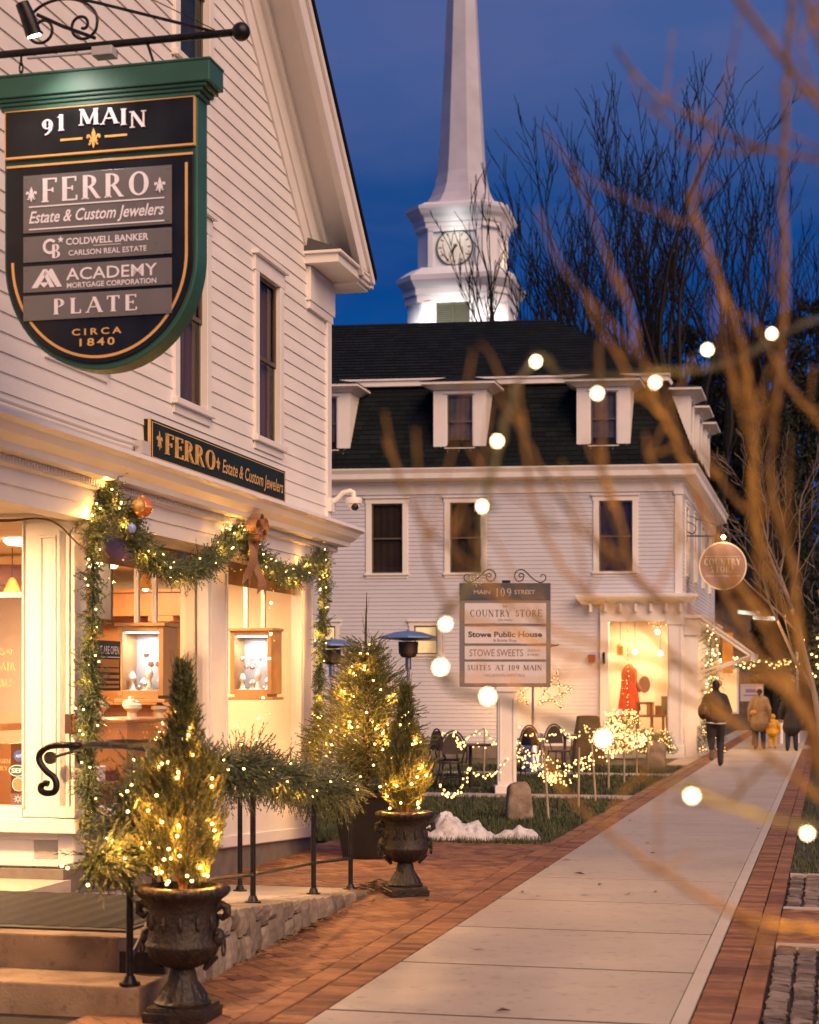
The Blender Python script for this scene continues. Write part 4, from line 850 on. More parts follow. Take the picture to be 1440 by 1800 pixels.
while s < 13.62:                                                               # irregular stones set on end, flush at the top
    w = random.uniform(.12, .24); e = min(s+w, 13.7); H = rz((s+e)/2)+.005
    lev = [(-.05, H)]
    if H > .2 and random.random() < .6: c = H*random.uniform(.4, .68); lev = [(-.05, c), (c, H)]
    for (z0, z1) in lev:
        spl_ = [(s, e)]
        if len(lev) == 2 and w > .18 and random.random() < .6: c = s+w*random.uniform(.4, .6); spl_ = [(s, c), (c, e)]
        for (a, c) in spl_:
            g = .007; t0 = wt(a)+random.uniform(-.012, .016); t1 = t0-.28; j = lambda q=.007: random.uniform(-q, q); rr_ = random.random()
            zt = min(z1, rz(c)+.006) if z1 == H else z1-g
            P = []; nz = 4
            for k in range(nz+1):                                              # four-ring lump with chamfered face
                f = k/nz; zz = z0+g+(zt-z0-g)*f; inn = .012 if k in (0, nz) else 0
                P.append([(a+g+j(.006)+inn*.5, t0-inn+j(), zz), (a+(c-a)*.5+j(), t0+.008-inn+j(), zz+j(.004)*(k not in (0, nz))), (c-g+j(.006)-inn*.5, t0-inn+j(), zz), (c-g, t1, zz), (a+g, t1, zz)])
            b.extrude(None, P, close=True, r=rr_)
    s = e
s = -3.45
b.box((8.62, 8.66), (-3.6, -3.46), (-.1, .31), r=.5)
b.build('stone_wall', M_STONE, rampt)
b = MB(S); b.hexa([(8.6, -3.73, -.1), (13.5, -3.9, -.1), (13.5, -3.68, -.1), (8.6, -3.47, -.1), (8.6, -3.73, .26), (13.5, -3.9, .0), (13.5, -3.68, .0), (8.6, -3.47, .26)]); b.build('wall_mortar', M_JOINT, rampt)
mt = MB(S)                                                                     # ribbed rubber mat
mt.box((8.80, 10.3), (-6.2, -3.78), (.331, .342))
for i in range(46):
    s0 = 8.86+i*.031
    for k in range(30):
        t0 = -6.12+k*.077; up = k % 2
        mt.hexa([(s0+(.03 if up else 0), t0, .342), (s0+(.045 if up else .015), t0, .342), (s0+(.015 if up else .045), t0+.074, .342), (s0+(0 if up else .03), t0+.074, .342), (s0+(.03 if up else 0)+.002, t0, .348), (s0+(.045 if up else .015)-.002, t0, .348), (s0+(.015 if up else .045)-.002, t0+.074, .348), (s0+(0 if up else .03)+.002, t0+.074, .348)])
tag(mt.build('door_mat', mat('black_rubber', (.02, .018, .016), .6, var=.3, vscale=6)), 'large black ribbed rubber mat lying on the top step', 'mat')

# ------------------------------------------------------------------ handrails
def rail_post(b, s, t, z0, z1, r=.019):
    b.tube([(s, t, z0), (s, t, z1)], r, 10); b.tube([(s, t, z0), (s, t, z0+.015)], .055, 14); b.tube([(s, t, z0+.015), (s, t, z0+.05)], [.038, .024], 12)
hr = thing('ramp_railing', S(11, -3.72, .2), 'long black iron railing along the stone wall of the ramp wrapped in garland', 'railing')
for s, t in ((8.25, -3.52), (9.05, -3.66), (10.72, -3.70), (12.35, -3.78), (13.45, -3.80)):
    z0 = .145 if s < 8.6 else rz(s)
    b = MB(S); rail_post(b, s, t, z0, z0+(.74 if s < 8.6 else .86)); b.build('post', M_IRON, hr, smooth=True)
b = MB(S); b.tube([(8.05, -3.52, .80), (8.25, -3.52, .885), (9.05, -3.66, 1.19), (9.9, -3.68, 1.19), (10.72, -3.70, rz(10.72)+.86), (12.35, -3.78, rz(12.35)+.86), (13.5, -3.80, rz(13.45)+.86)], .022, 10); b.build('top_rail', M_IRON, hr, smooth=True)
b = MB(S); b.tube([(8.25, -3.52, .27), (9.05, -3.66, .53), (9.9, -3.68, .51), (10.72, -3.70, rz(10.72)+.19), (12.35, -3.78, rz(12.35)+.24), (13.45, -3.80, rz(13.45)+.26)], .014, 8); b.build('lower_rail', M_IRON, hr, smooth=True)
hr2 = thing('scroll_railing', S(10.2, -4.4, .33), 'black iron handrail ending in an S scroll beside the shop door', 'railing')
scr = [(9.12, -4.4, 1.155), (9.07, -4.4, 1.17), (9.02, -4.4, 1.165), (8.985, -4.4, 1.14), (8.985, -4.4, 1.11), (9.02, -4.4, 1.085), (9.07, -4.4, 1.085), (9.11, -4.4, 1.11), (9.12, -4.4, 1.15)]
b = MB(S)
K = [(-.005, 1.138), (-.028, 1.142), (-.05, 1.125), (-.05, 1.10), (-.02, 1.085), (.025, 1.09), (.045, 1.12), (.035, 1.17), (-.02, 1.215), (-.058, 1.262), (-.06, 1.305), (-.02, 1.345), (.06, 1.362), (.18, 1.362)]
sc = [(9.05, -4.36+k, z-.005) for k, z in K]                                      # the scroll turns out across the rail, seen side-on
b.tube(spline([sc[0]]+sc[1:]+[(9.3, -4.25, 1.355), (9.9, -4.30, 1.325), (10.7, -4.38, 1.262), (11.5, -4.40, 1.18), (12.6, -4.42, 1.06)], 90), .019, 10); b.build('top_rail', M_IRON, hr2, smooth=True)
for s, t, z1 in ((10.68, -4.38, 1.26), (12.5, -4.42, 1.07)):
    b = MB(S); rail_post(b, s, t, rz(s), z1); b.build('post', M_IRON, hr2, smooth=True)
hr3 = thing('wall_handrail', S(11.3, -5.0, 1.2), 'short black handrail bracketed to the shop corner by round rosettes', 'railing')
b = MB(S); b.tube([(10.75, -5.02, 1.265), (11.0, -5.0, 1.29), (11.75, -5.0, 1.255), (11.78, -5.04, 1.25), (11.76, -5.09, 1.245), (11.3, -5.1, 1.262)], .014, 8); b.build('rail', M_IRON, hr3, smooth=True)
for s, t in ((11.1, -5.33), (11.25, -5.19)):
    b = MB(S); b.tube([(s, t, 1.19), (s-.03, t, 1.19)] if t < -5.2 else [(s, t, 1.19), (s, t+.03, 1.19)], .045, 18); b.tube([(s-.02, t+.02, 1.19), (s-.05, t+.09, 1.21), (s-.06, -5.0, 1.275)], .011, 7); b.build('rosette', M_IRON, hr3, smooth=True)

# ================================================================== GREENERY WITH LIGHTS
def garland(name, path, label, rad, dens, nl, nw, bulbs, m=M_FIR, droop=.35, group=None, twl=(.10, .17), bulb_r=.0085, K=26, glow=(20, 70, 120, 170, 220, 270, 320, 370), gpow=2.2, hug=.62, spread=.78):
    L = sum((Vector(path[i+1])-Vector(path[i])).length for i in range(len(path)-1)); n = int(L*dens)
    P = spline(path, 400); P = np.array(P); idx = np.sort(rng.integers(0, 398, n)); base = P[idx]; tan = P[idx+1]-P[idx]; tan /= np.linalg.norm(tan, axis=1)[:, None]
    rv = rng.normal(size=(n, 3)); rv -= (rv*tan).sum(-1, keepdims=True)*tan; rv /= np.linalg.norm(rv, axis=1)[:, None]
    flip = np.where(rng.random(n) < .8, 1, -1)[:, None]
    D = rv*rng.uniform(.35, 1.0, (n, 1))+tan*flip*rng.uniform(.3, .9, (n, 1)); D[:, 2] -= droop*rng.random(n)
    lv = rng.uniform(*twl, n)*rad/.12*np.clip(.85+1.0*np.array([mnoise.noise((i*.045, len(name), len(label)*.3)) for i in idx]), .4, 1.6)
    st_ = base+rv*rng.uniform(0, rad*.25, (n, 1))
    th = thing(name, tuple(P[200]), label, 'garland', group)
    b = MB(); b.np_add(*sprays(st_, D, lv, K, nl, nw, hug=hug, spread=spread)); b.np_add(*twig_tubes(st_, D, lv, .003)); b.build('foliage', m, th)
    b = MB(); b.tube([tuple(p) for p in P[::8]], .012, 6); b.build('core_wire', M_CAB, th)
    k = rng.integers(0, 399, bulbs); o = rng.normal(size=(bulbs, 3)); o /= np.linalg.norm(o, axis=1)[:, None]; o[:, 1] -= .55
    add_bulbs(th, [tuple(P[i]+o[j]*rad*random.uniform(.45, .8)) for j, i in enumerate(k)], bulb_r, M_BULB)
    for i in glow: lamp('garland_glow', tuple(P[i]+np.array([random.uniform(-.05, .05), -rad*1.15, random.uniform(-.1, .06)])), gpow*(.45 if i < 30 and 'railing' not in name else 1), (1, .44, .09), rad=.012, parent=th)
    return th
W = lambda *a: [S(*p) for p in a]
g1_ = garland('window_garland', W((11.33, -5.02, 3.24), (11.29, -5.02, 3.05), (11.16, -5.03, 2.68), (11.11, -5.03, 2.1), (11.1, -5.03, 1.72), (11.05, -5.03, 1.36), (11.1, -5.05, .95), (11.2, -5.05, .63)), 'thick fir garland hanging down the near corner post of the shop', .12, 470, .025, .0085, 30)
g2_ = garland('window_garland', W((11.36, -5.0, 3.06), (11.63, -5.0, 2.93), (11.98, -5.0, 2.73), (12.4, -5.0, 2.62), (12.9, -5.0, 2.62), (13.4, -5.0, 2.75), (13.82, -5.0, 2.92), (14.18, -5.0, 3.06)), 'fir garland swag over the wider shop window between bauble and bow', .13, 460, .025, .0085, 30)
g3_ = garland('window_garland', W((14.2, -5.0, 3.05), (14.57, -5.0, 2.88), (15.05, -5.0, 2.79), (15.57, -5.0, 2.75), (16.12, -5.0, 2.86), (16.62, -5.0, 3.02)), 'fir garland swag over the narrower far shop window beside the bow', .115, 430, .025, .0085, 36)
g4_ = garland('window_garland', W((16.6, -5.0, 3.05), (16.7, -5.0, 2.85), (16.68, -5.0, 2.5), (16.6, -5.0, 2.15), (16.52, -5.0, 1.7), (16.43, -5.0, 1.3), (16.38, -5.0, 1.02)), 'thin fir garland hanging down the far corner post of the shop', .085, 400, .024, .008, 30)
g5_ = garland('railing_garland', W((7.98, -3.60, .80), (8.22, -3.55, .86), (8.45, -3.6, 1.02), (8.9, -3.65, 1.22), (9.4, -3.68, 1.24), (10.1, -3.68, 1.2), (10.7, -3.7, 1.18), (11.3, -3.72, 1.1), (12.0, -3.76, 1.0), (12.7, -3.78, .93), (13.5, -3.8, .86)), 'bushy cedar garland with lights draped along the ramp railing', .19, 700, .036, .0095, 66, hug=.9, spread=.42, m=mat('cedar_needle', (1, 1, 1), .6, rnd=((.022, .035, .016), (.05, .07, .03), (.10, .12, .055), (.17, .17, .085))), droop=1.0, twl=(.07, .17), K=24, glow=(8, 40, 70, 100, 130, 160, 190, 220, 250, 280, 310, 340, 370, 395), gpow=5.0, bulb_r=.0095)
# baubles and bow
def bauble(loc, r, m, label, m2=None):
    t = thing('bauble', loc, label, 'bauble')
    b = MB(); b.ball(loc, r, 22, 14); b.build('globe', m, t, smooth=True)
    b = MB(); b.lathe([(r*.22, r*.92), (r*.22, r*1.12), (r*.08, r*1.16)], loc, 12)
    if m2: b.lathe([(r*1.005, -r*.10), (r*1.02, 0), (r*1.005, r*.10)], loc, 30)
    b.build('cap', M_GOLD, t, smooth=True)
bauble(S(11.62, -4.86, 3.0), .075, mat('red_gold_bauble', (.50, .085, .02), .2, col2=(.62, .2, .03), vscale=30, coat=.6), 'large red and gold bauble on the shop window garland', True)
bauble(S(11.50, -4.84, 3.0), .05, mat('gold_glitter_bauble', (.62, .42, .14), .3, var=.4, vscale=120, metal=.6, bump=.5, bscale=300), 'small gold glitter bauble beside the red one')
bauble(S(11.42, -4.86, 2.83), .035, mat('blue_bauble', (.22, .34, .75), .2, coat=.5), 'small pale blue bauble low on the corner garland')
bw = thing('ribbon_bow', S(14.15, -4.86, 3.05), 'coarse burlap and gold ribbon bow with long tails between the two swags', 'bow')
M_BURLAP = mat('burlap_ribbon', (.36, .19, .10), .85, col2=(.26, .13, .06), vscale=60, bump=.6, bscale=120)
b = MB(S)
for k, (ds, dz, r) in enumerate(((-.10, .02, .085), (.10, .05, .085), (0, .09, .07), (-.05, -.04, .07), (.06, -.03, .06))):
    pts = [(14.15+ds+r*math.cos(a)*.9, -4.84, 3.05+dz+r*math.sin(a)*.8) for a in [j*math.pi/8 for j in range(17)]]
    b.extrude(None, [[(p[0], p[1]-.05, p[2]), (p[0], p[1]+.045, p[2]), (p[0], p[1]+.045, p[2]+.002), (p[0], p[1]-.05, p[2]+.002)] for p in pts])
b.build('loop', M_BURLAP, bw, smooth=True)
for ds, ln, w in ((-.10, .44, .20), (.09, .50, .22)):
    b = MB(S); rows = []
    for i in range(15):
        f = i/14; z = 3.03-ln*f; s = 14.15+ds*(.4+f)+.015*math.sin(f*9); t = -4.87+.03*math.sin(f*7+ds*20)
        ww = w/2*(.35+.65*min(1, f*2.2)); dz = .04 if i == 14 else 0
        rows.append([(s-ww, t, z-dz*.8), (s, t+.018, z+dz), (s+ww, t, z-dz*.8), (s+ww, t-.003, z-dz*.8), (s, t+.015, z+dz), (s-ww, t-.003, z-dz*.8)])
    b.extrude(None, rows); b.build('tail', M_BURLAP, bw, smooth=True)

# ------------------------------------------------------------------ cast iron urns with little lit cypresses
def urn(loc, label, hs=1.0):
    u = thing('urn', (0, 0, 0), label, 'urn', 'cast iron urns by the ramp')
    b = MB(); b.lathe([(.16, 0), (.165, .05), (.15, .055), (.148, .075)], sides=48, sq=.96); b.build('plinth', M_URN, u)
    b = MB()
    flute = lambda a, z: 1+.045*math.cos(a*16)*(1 if .09 < z < .2 else 0)
    b.lathe([(.14, .075), (.145, .09), (.125, .105), (.118, .13), (.095, .165), (.075, .2), (.068, .24), (.06, .262)], sides=64, mod=flute); b.build('foot', M_URN, u, smooth=True, ang=60)
    b = MB(); gad = lambda a, z: 1+.03*math.cos(a*28)*(1 if z > .625 else 0)+.025*math.cos(a*18)*(1 if .28 < z < .36 else 0)
    b.lathe([(.055, .262), (.085, .268), (.13, .29), (.17, .33), (.19, .375), (.193, .385), (.187, .392), (.178, .41), (.172, .47), (.172, .54), (.18, .585), (.205, .615), (.222, .632), (.236, .65), (.238, .665), (.225, .678), (.19, .682), (.178, .672), (.17, .62), (.168, .61)], sides=112, mod=gad); 
    for k in range(12): a = k*math.pi/6+.26; b.ball((.173*math.cos(a), .173*math.sin(a), .50), .02, 8, 6, sc=(.7, .7, 2.0))
    b.build('bowl', M_URN, u, smooth=True, ang=60)
    b = MB(); b.lathe([(.0, .636), (.10, .64), (.172, .63)], sides=40, mod=lambda a, z: 1); b.build('soil', M_SOIL, u)
    for sx in (-1, 1):
        h = MB(); h.tube([(sx*.17, 0, .56), (sx*.205, 0, .59), (sx*.235, 0, .575), (sx*.238, 0, .54), (sx*.21, 0, .52), (sx*.19, 0, .535)], [.02, .024, .024, .022, .018, .012], 10)
        h.ball((sx*.185, 0, .42), .042, 14, 10, sc=(1, .9, 1.15)); h.ball((sx*.21, 0, .40), .022, 10, 8); h.ball((sx*.19, -.03, .445), .016, 8, 6); h.ball((sx*.19, .03, .445), .016, 8, 6)
        h.tube([(sx*.165, 0, .33), (sx*.14, 0, .29), (sx*.115, 0, .255)], [.03, .02, .012], 8)
        o = h.build('handle', M_URN, u, smooth=True)
        r_ = MB(); r_.tube([(sx*.218, .026*math.cos(a), .365+.036*math.sin(a)) for a in [k*math.pi/8 for k in range(17)]], .006, 7); r_.build('ring', M_URN, o, smooth=True)
    u.location = loc; u.scale = (1, 1, 1); return u
x, y, z = S(8.18, -3.20, 0); u1 = urn((x, y, 0), 'cast iron urn at the foot of the stairs holding the near cypress')
u1.rotation_euler = (0, 0, R(-12))
x, y, z = S(13.45, -3.34, 0); u2 = copy_tree(u1, (x, y, 0), R(15)); u2['label'] = 'cast iron urn standing on the brick beyond the end of the ramp'
def cypress(base, H, Rm, label, n=2300, bulbs=52, seed=1):
    t = thing('potted_cypress', base, label, 'tree', 'small lit cypresses in urns'); bx, by, bz = base
    b = MB(); b.tube([(bx, by, bz), (bx+.01, by, bz+H*.3), (bx, by+.01, bz+H*.75)], [.022, .016, .006], 8)
    for k in range(5): a = k*1.3; b.tube([(bx, by, bz+.02), (bx+.05*math.cos(a), by+.05*math.sin(a), bz+.12), (bx+.1*math.cos(a), by+.1*math.sin(a), bz+.3)], [.012, .009, .004], 6)
    b.build('trunk', mat('red_brown_bark', (.16, .075, .03), .85, var=.4), t)
    f = rng.random(n)**.85
    def prof_(q): return np.where(q < .2, .60+q*2.0, np.where(q < .52, 1.0-(q-.2)*.35, np.where(q < .68, .888-(q-.52)*3.6, np.maximum(.05, .312-(q-.68)*.85))))
    a = rng.uniform(0, 2*math.pi, n); lump = 1+.30*np.array([mnoise.noise((math.cos(q)*1.5+seed*7, math.sin(q)*1.5, p*5)) for q, p in zip(a, f)])*1.6
    rad = Rm*prof_(f)*lump*rng.uniform(.35, 1, n)**.6
    P = np.stack([bx+rad*np.cos(a)*.8, by+rad*np.sin(a)*.8, bz+.05+f*H*.9], 1)
    D = np.stack([np.cos(a)*(.5-.3*f), np.sin(a)*(.5-.3*f), .75+.35*rng.random(n)], 1)+rng.normal(size=(n, 3))*.2
    L = rng.uniform(.07, .15, n)*(1-.25*f)
    b = MB(); b.np_add(*sprays(P, D, L, 26, .024, .0062, hug=.85, spread=.55)); b.np_add(*twig_tubes(P, D, L*1.05, .0025))
    m = 26; aa = rng.uniform(0, 6.28, m); P2 = np.stack([bx+.03*np.cos(aa), by+.03*np.sin(aa), bz+H*rng.uniform(.72, .92, m)], 1); D2 = np.stack([.16*np.cos(aa), .16*np.sin(aa), np.ones(m)], 1)
    b.np_add(*sprays(P2, D2, rng.uniform(.12, .24, m), 40, .016, .0035, hug=.95, spread=.4)); b.build('foliage', M_CYP, t)
    pts = []
    for k in range(bulbs):
        q = random.random()**1.1*.86; an = random.uniform(-math.pi*1.08, .08*math.pi) if random.random() < .8 else random.uniform(0, 6.28); r_ = Rm*float(prof_(np.array(q)))*random.uniform(.75, 1.02)
        pts.append((bx+r_*math.cos(an), by+r_*math.sin(an), bz+.06+q*H*.9))
    fl_ = thing('fairy_light_string', (bx, by, bz+.1), 'warm fairy lights wound round the '+('near' if seed == 1 else 'far')+' cypress in its urn', 'fairy lights', 'fairy light strings')
    c = MB(); c.tube([(bx+Rm*.75*float(prof_(np.array(q)))*math.cos(q*26), by+Rm*.75*float(prof_(np.array(q)))*math.sin(q*26), bz+.06+q*H*.9) for q in [i/120 for i in range(104)]], .003, 5); c.build('cable', M_CAB, fl_)
    add_bulbs(fl_, pts, .0092 if seed == 1 else .012, M_BULB)
    for p in pts[::2]: lamp('fairy_glow', (bx+(p[0]-bx)*1.10, by+(p[1]-by)*1.10, p[2]), 1.7 if seed == 1 else 3.4, (1, .41, .07), rad=.010, parent=fl_)
    return t
x, y, _ = S(8.18, -3.20, 0); cypress((x, y, .635), 1.18, .215, 'lit cypress in the urn at the foot of the stairs', 2700, 46, 1)
x, y, _ = S(13.45, -3.34, 0); cypress((x, y, .635), 1.06, .205, 'lit cypress in the urn beyond the end of the ramp', 2400, 34, 2)
# ------------------------------------------------------------------ fir in a black square planter
x, y, _ = S(16.3, -4.45, 0)
t = thing('square_planter', (x, y, 0), 'tall black tapered square planter on the brick at the shop corner', 'planter')
b = MB(); 
def ring(h, z, a=R(-8)): return [(x+h*math.sqrt(2)*math.cos(a+R(45+90*k)), y+h*math.sqrt(2)*math.sin(a+R(45+90*k)), z) for k in range(4)]
b.extrude(None, [ring(.195, 0), ring(.285, .60), ring(.30, .605), ring(.302, .65), ring(.265, .652), ring(.26, .58)]); b.build('pot', M_PLASTBLK, t, bevel=.008)
b = MB(); b.extrude(None, [ring(.262, .56), ring(.262, .585)]); b.build('soil', M_SOIL, t)
ft = thing('potted_fir', (x, y, .58), 'broad lit fir tree growing in the black square planter', 'tree')
b = MB(); b.tube([(x, y, .56), (x+.01, y, 1.3), (x, y, 2.2), (x+.01, y, 2.62)], [.035, .026, .012, .003], 9)
P = []; D = []; L = []
H0, H1 = .70, 2.0
for k in range(90):
    f = k/89; z = H0+(H1-H0)*f; a = k*2.4; ln = (.60*(1-f)**.72+.08)*(.82+.3*random.random()); d = Vector((math.cos(a), math.sin(a), .35+.4*f)).normalized(); p0 = Vector((x, y, z)); b.tube([tuple(p0), tuple(p0+d*ln*.6), tuple(p0+d*ln)], [.008, .005, .002], 5)
    for i in range(int(16+46*(1-f))):
        g = random.random()**.7; aa = a+random.gauss(0, .32); dd = Vector((math.cos(aa), math.sin(aa), .28+.45*f+random.gauss(0, .16))).normalized(); pp = p0+Vector((math.cos(aa), math.sin(aa), .35+.4*f)).normalized()*ln*g+Vector((0, 0, random.gauss(0, .05)))
        sd_ = dd.cross(Vector((0, 0, 1))).normalized()*random.choice((-1, 1)); P.append(pp); D.append((dd+sd_*random.uniform(0, .9)*(1-g*.6)+Vector((random.gauss(0, .28), random.gauss(0, .28), random.gauss(0, .16)))).normalized()); L.append(random.uniform(.08, .17)*(.75+.4*g))
b.build('trunk', M_BARK, ft)
P = np.array([tuple(p) for p in P]); D = np.array([tuple(p) for p in D]); L = np.array(L)
b = MB(); b.np_add(*sprays(P, D, L, 34, .021, .0095, hug=.72, spread=.7)); b.np_add(*twig_tubes(P, D, L, .0028))
for k in range(7):
    a = k*.9; b.np_add(*sprays([(x, y, 2.02+.05*k)], [(.22*math.cos(a), .22*math.sin(a), 1)], [.20+.05*(k == 6)], 40, .018, .005, hug=.9, spread=.45))
b.build('foliage', M_FIRY, ft)
fl_ = thing('fairy_light_string', (x, y, .9), 'warm fairy lights wound round the broad fir in the black planter', 'fairy lights', 'fairy light strings')
c = MB(); c.tube([(x+(.5*(1-q)+.05)*.85*math.cos(q*34), y+(.5*(1-q)+.05)*.85*math.sin(q*34), .8+1.45*q) for q in [i/150 for i in range(150)]], .003, 5); c.build('cable', M_CAB, fl_)
pts = []
for k in range(52):
    q = random.random()**1.15; a = random.uniform(-math.pi*1.05, .05*math.pi) if random.random() < .82 else random.uniform(0, 6.28); r_ = (.56*(1-q)+.05)*random.uniform(.6, .95); r_ *= 1.1; pts.append((x+r_*math.cos(a), y+r_*math.sin(a), .8+1.32*q))
add_bulbs(fl_, pts, .013, M_BULB)
for p in pts[::2]: lamp('fairy_glow', (x+(p[0]-x)*1.14, y+(p[1]-y)*1.14, p[2]), 4.4, (1, .41, .07), rad=.012, parent=fl_)

# ================================================================== ON THE LAWN
# snow heap
sn = MB(); cx, cy_, _ = S(18.75, -3.87, 0); N = 70; hts = {}
def snow_h(u, v):
    h = .19*math.exp(-((u+.14)/.30)**4-((v)/.36)**4)+.15*math.exp(-((u+.45)/.24)**4-(v/.32)**4)+.14*math.exp(-((u-.40)/.22)**2-((v+.1)/.2)**2)+.10*math.exp(-((u-.62)/.12)**2-((v+.12)/.14)**2)
    n_ = mnoise.noise((u*5, v*5, 3))*.6+mnoise.noise((u*13, v*13, 1))*.3+abs(mnoise.noise((u*9, v*9, 8)))*.5
    return h*(1+.55*n_)-.05+.05*n_
pts = []; fs = []
for i in range(N):
    for j in range(N):
        u = -.85+1.75*i/(N-1); v = -.6+1.2*j/(N-1); h = snow_h(u, v); pts.append((cx+u, cy_+v, max(h, -.05)-.008))
for i in range(N-1):
    for j in range(N-1):
        q = [i*N+j, i*N+j+1, (i+1)*N+j+1, (i+1)*N+j]
        if max(pts[k][2] for k in q) > -.03: fs.append(tuple(q))
sn.add(pts, fs); m_snow = mat('old_snow', (.70, .70, .73), .7, col2=(.52, .50, .50), vscale=7, bump=.6, bscale=45, stain=[(5, .34, .46, .55), (22, .3, .42, .6)])
tag(sn.build('snow_heap', m_snow, smooth=True), 'lumpy heap of old snow lying on the grass edge', 'snow heap')
def boulder(loc, sx, sy, sz, label, seed, m, lean=0):
    b = MB(); pts = []; fs = []; seg, rg = 36, 22
    for i in range(rg+1):
        th = math.pi*i/rg
        for k in range(seg):
            a = 2*math.pi*k/seg; d = Vector((math.sin(th)*math.cos(a), math.sin(th)*math.sin(a), math.cos(th)))
            d2 = Vector([math.copysign(abs(c)**.45, c) for c in d])*.78
            q = 1+.09*mnoise.noise(tuple(d*1.4+Vector((seed, 0, 0))))+.035*mnoise.noise(tuple(d*5+Vector((seed, 4, 0))))
            z = max(-.02, d2.z*sz*q+sz*.5); tp = 1-.18*max(0, z/(sz*1.3))
            pts.append((loc[0]+d2.x*sx*q*tp+lean*z, loc[1]+d2.y*sy*q*tp, z))
    for i in range(rg):
        for k in range(seg): fs.append((i*seg+k, (i+1)*seg+k, (i+1)*seg+(k+1) % seg, i*seg+(k+1) % seg))
    b.add(pts, fs); return tag(b.build('boulder', m, smooth=True), label, 'boulder')
M_BLD = mat('lichened_granite', (.36, .28, .21), .9, col2=(.18, .13, .09), vscale=7, bump=.9, bscale=35, detail=9)
x, y, _ = S(21.55, -3.85, 0); boulder((x, y, 0), .235, .22, .36, 'squared granite stone standing on the lawn before the white sign post', 3, M_BLD)
x, y, _ = S(35.4, -3.5, 0); boulder((x, y, 0), .26, .25, .42, 'dark rounded boulder on the lawn below the lit store window', 9, M_BLD, lean=.12)
# leaves blown against the ramp end
def leaves(n, s0, s1, t0, t1, zs, label, seed):
    b = MB(S); r_ = random.Random(seed)
    for i in range(n):
        s = r_.gauss((s0+s1)/2, (s1-s0)/4); t = r_.gauss((t0+t1)/2, (t1-t0)/4); a = r_.uniform(0, 6.28); L = r_.uniform(.03, .06); z = .008+r_.random()*zs*math.exp(-abs(t-(t0+t1)/2)/max(.02, (t1-t0)/3)); c, d = math.cos(a), math.sin(a); k = r_.uniform(.0, .022)
        b.add([(s-L*c, t-L*d, z), (s-L*.3*d, t+L*.3*c, z+k), (s+L*c, t+L*d, z+k*.4), (s+L*.3*d, t-L*.3*c, z+k)], [(0, 1, 2), (0, 2, 3)], r_.random())
    o = b.build('fallen_leaves', mat('dead_leaf', (1, 1, 1), .8, rnd=((.09, .05, .025), (.16, .095, .05), (.22, .15, .09)))); tag(o, label, 'leaves', kind='stuff')
leaves(110, 13.15, 13.95, -3.85, -3.5, .07, 'dead leaves drifted against the ramp end', 1); leaves(70, 9, 12.6, -3.56, -3.44, .01, 'leaf litter along the foot of the stone wall', 4)
leaves(26, 9, 22, -3.2, -.7, .0, 'scattered leaf scraps lying on the path', 6)
# sign of the store
t = thing('post_sign', (1.53, 27.1, 0), 'grey framed street sign of white panels on a square white post', 'sign')
f1 = lambda x, z, o: (x, 27.1-o, z)
b = MB(f1); b.box((1.39, 1.69), (-.02, 1.68), (-.16, .14)); b.box((1.35, 1.73), (-.02, .12), (-.2, .18)); b.box((1.36, 1.72), (1.60, 1.675), (-.19, .17)); 
for a, c in ((1.42, 1.45), (1.63, 1.66)): b.box((a, c), (.2, 1.5), (.14, .155))
b.build('post', M_TRIM, t, bevel=.008)
M_GREY = mat('slate_grey_paint', (.20, .185, .175), .5, var=.06)
b = MB(f1); b.box((.795, 2.24), (1.675, 3.326), (-.06, .04)); b.build('board', M_GREY, t, bevel=.006)
b = MB(f1); b.box((.80, 2.235), (3.06, 3.322), (.04, .05)); b.build('header', mat('dark_slate_paint', (.075, .075, .078), .45), t)
for z0, z1 in ((2.68, 3.005), (2.365, 2.635), (2.112, 2.325), (1.735, 2.075)):
    b = MB(f1); b.box((.872, 2.165), (z0, z1), (.04, .052)); b.build('panel', mat('white_sign_panel', (.70, .64, .64), .5, var=.03), t, bevel=.003)
M_INK = mat('charcoal_lettering', (.05, .035, .03), .6)
b = MB(f1); serif_text(b, 'COUNTRY STORE', idf, .955, 2.10, 2.79, .11, .052, bold=1.0); plain_text(b, 'THE', idf, 1.47, 1.55, 2.935, .035, .052); plain_text(b, 'ON MAIN', idf, 1.40, 1.63, 2.72, .035, .052)
plain_text(b, 'Stowe Public House', idf, .93, 2.10, 2.47, .085, .052, weight=.03); plain_text(b, '& Bottle Shop', idf, 1.33, 1.70, 2.395, .045, .052)
serif_text(b, 'SUITES', idf, .915, 1.29, 1.94, .085, .052); serif_text(b, 'AT 109 MAIN', idf, 1.36, 2.10, 1.94, .085, .052); b.build('lettering', M_INK, t)
b = MB(f1); plain_text(b, 'STOWE SWEETS', idf, .95, 1.80, 2.165, .11, .052, weight=.004); plain_text(b, 'OF STOWE', idf, 1.87, 2.08, 2.235, .035, .052); plain_text(b, '& MORE', idf, 1.87, 2.05, 2.17, .035, .052); plain_text(b, 'VACATION RENTALS', idf, 1.17, 1.83, 1.835, .05, .052); b.build('lettering', mat('warm_grey_lettering', (.22, .16, .13), .6), t)
b = MB(f1); plain_text(b, 'MAIN', idf, 1.02, 1.28, 3.15, .065, .05, weight=.01); plain_text(b, 'STREET', idf, 1.66, 1.99, 3.15, .065, .05, weight=.01); serif_text(b, '109', idf, 1.36, 1.62, 3.11, .135, .05); b.build('lettering', mat('pale_lettering', (.55, .48, .42), .5), t)
b = MB(f1)
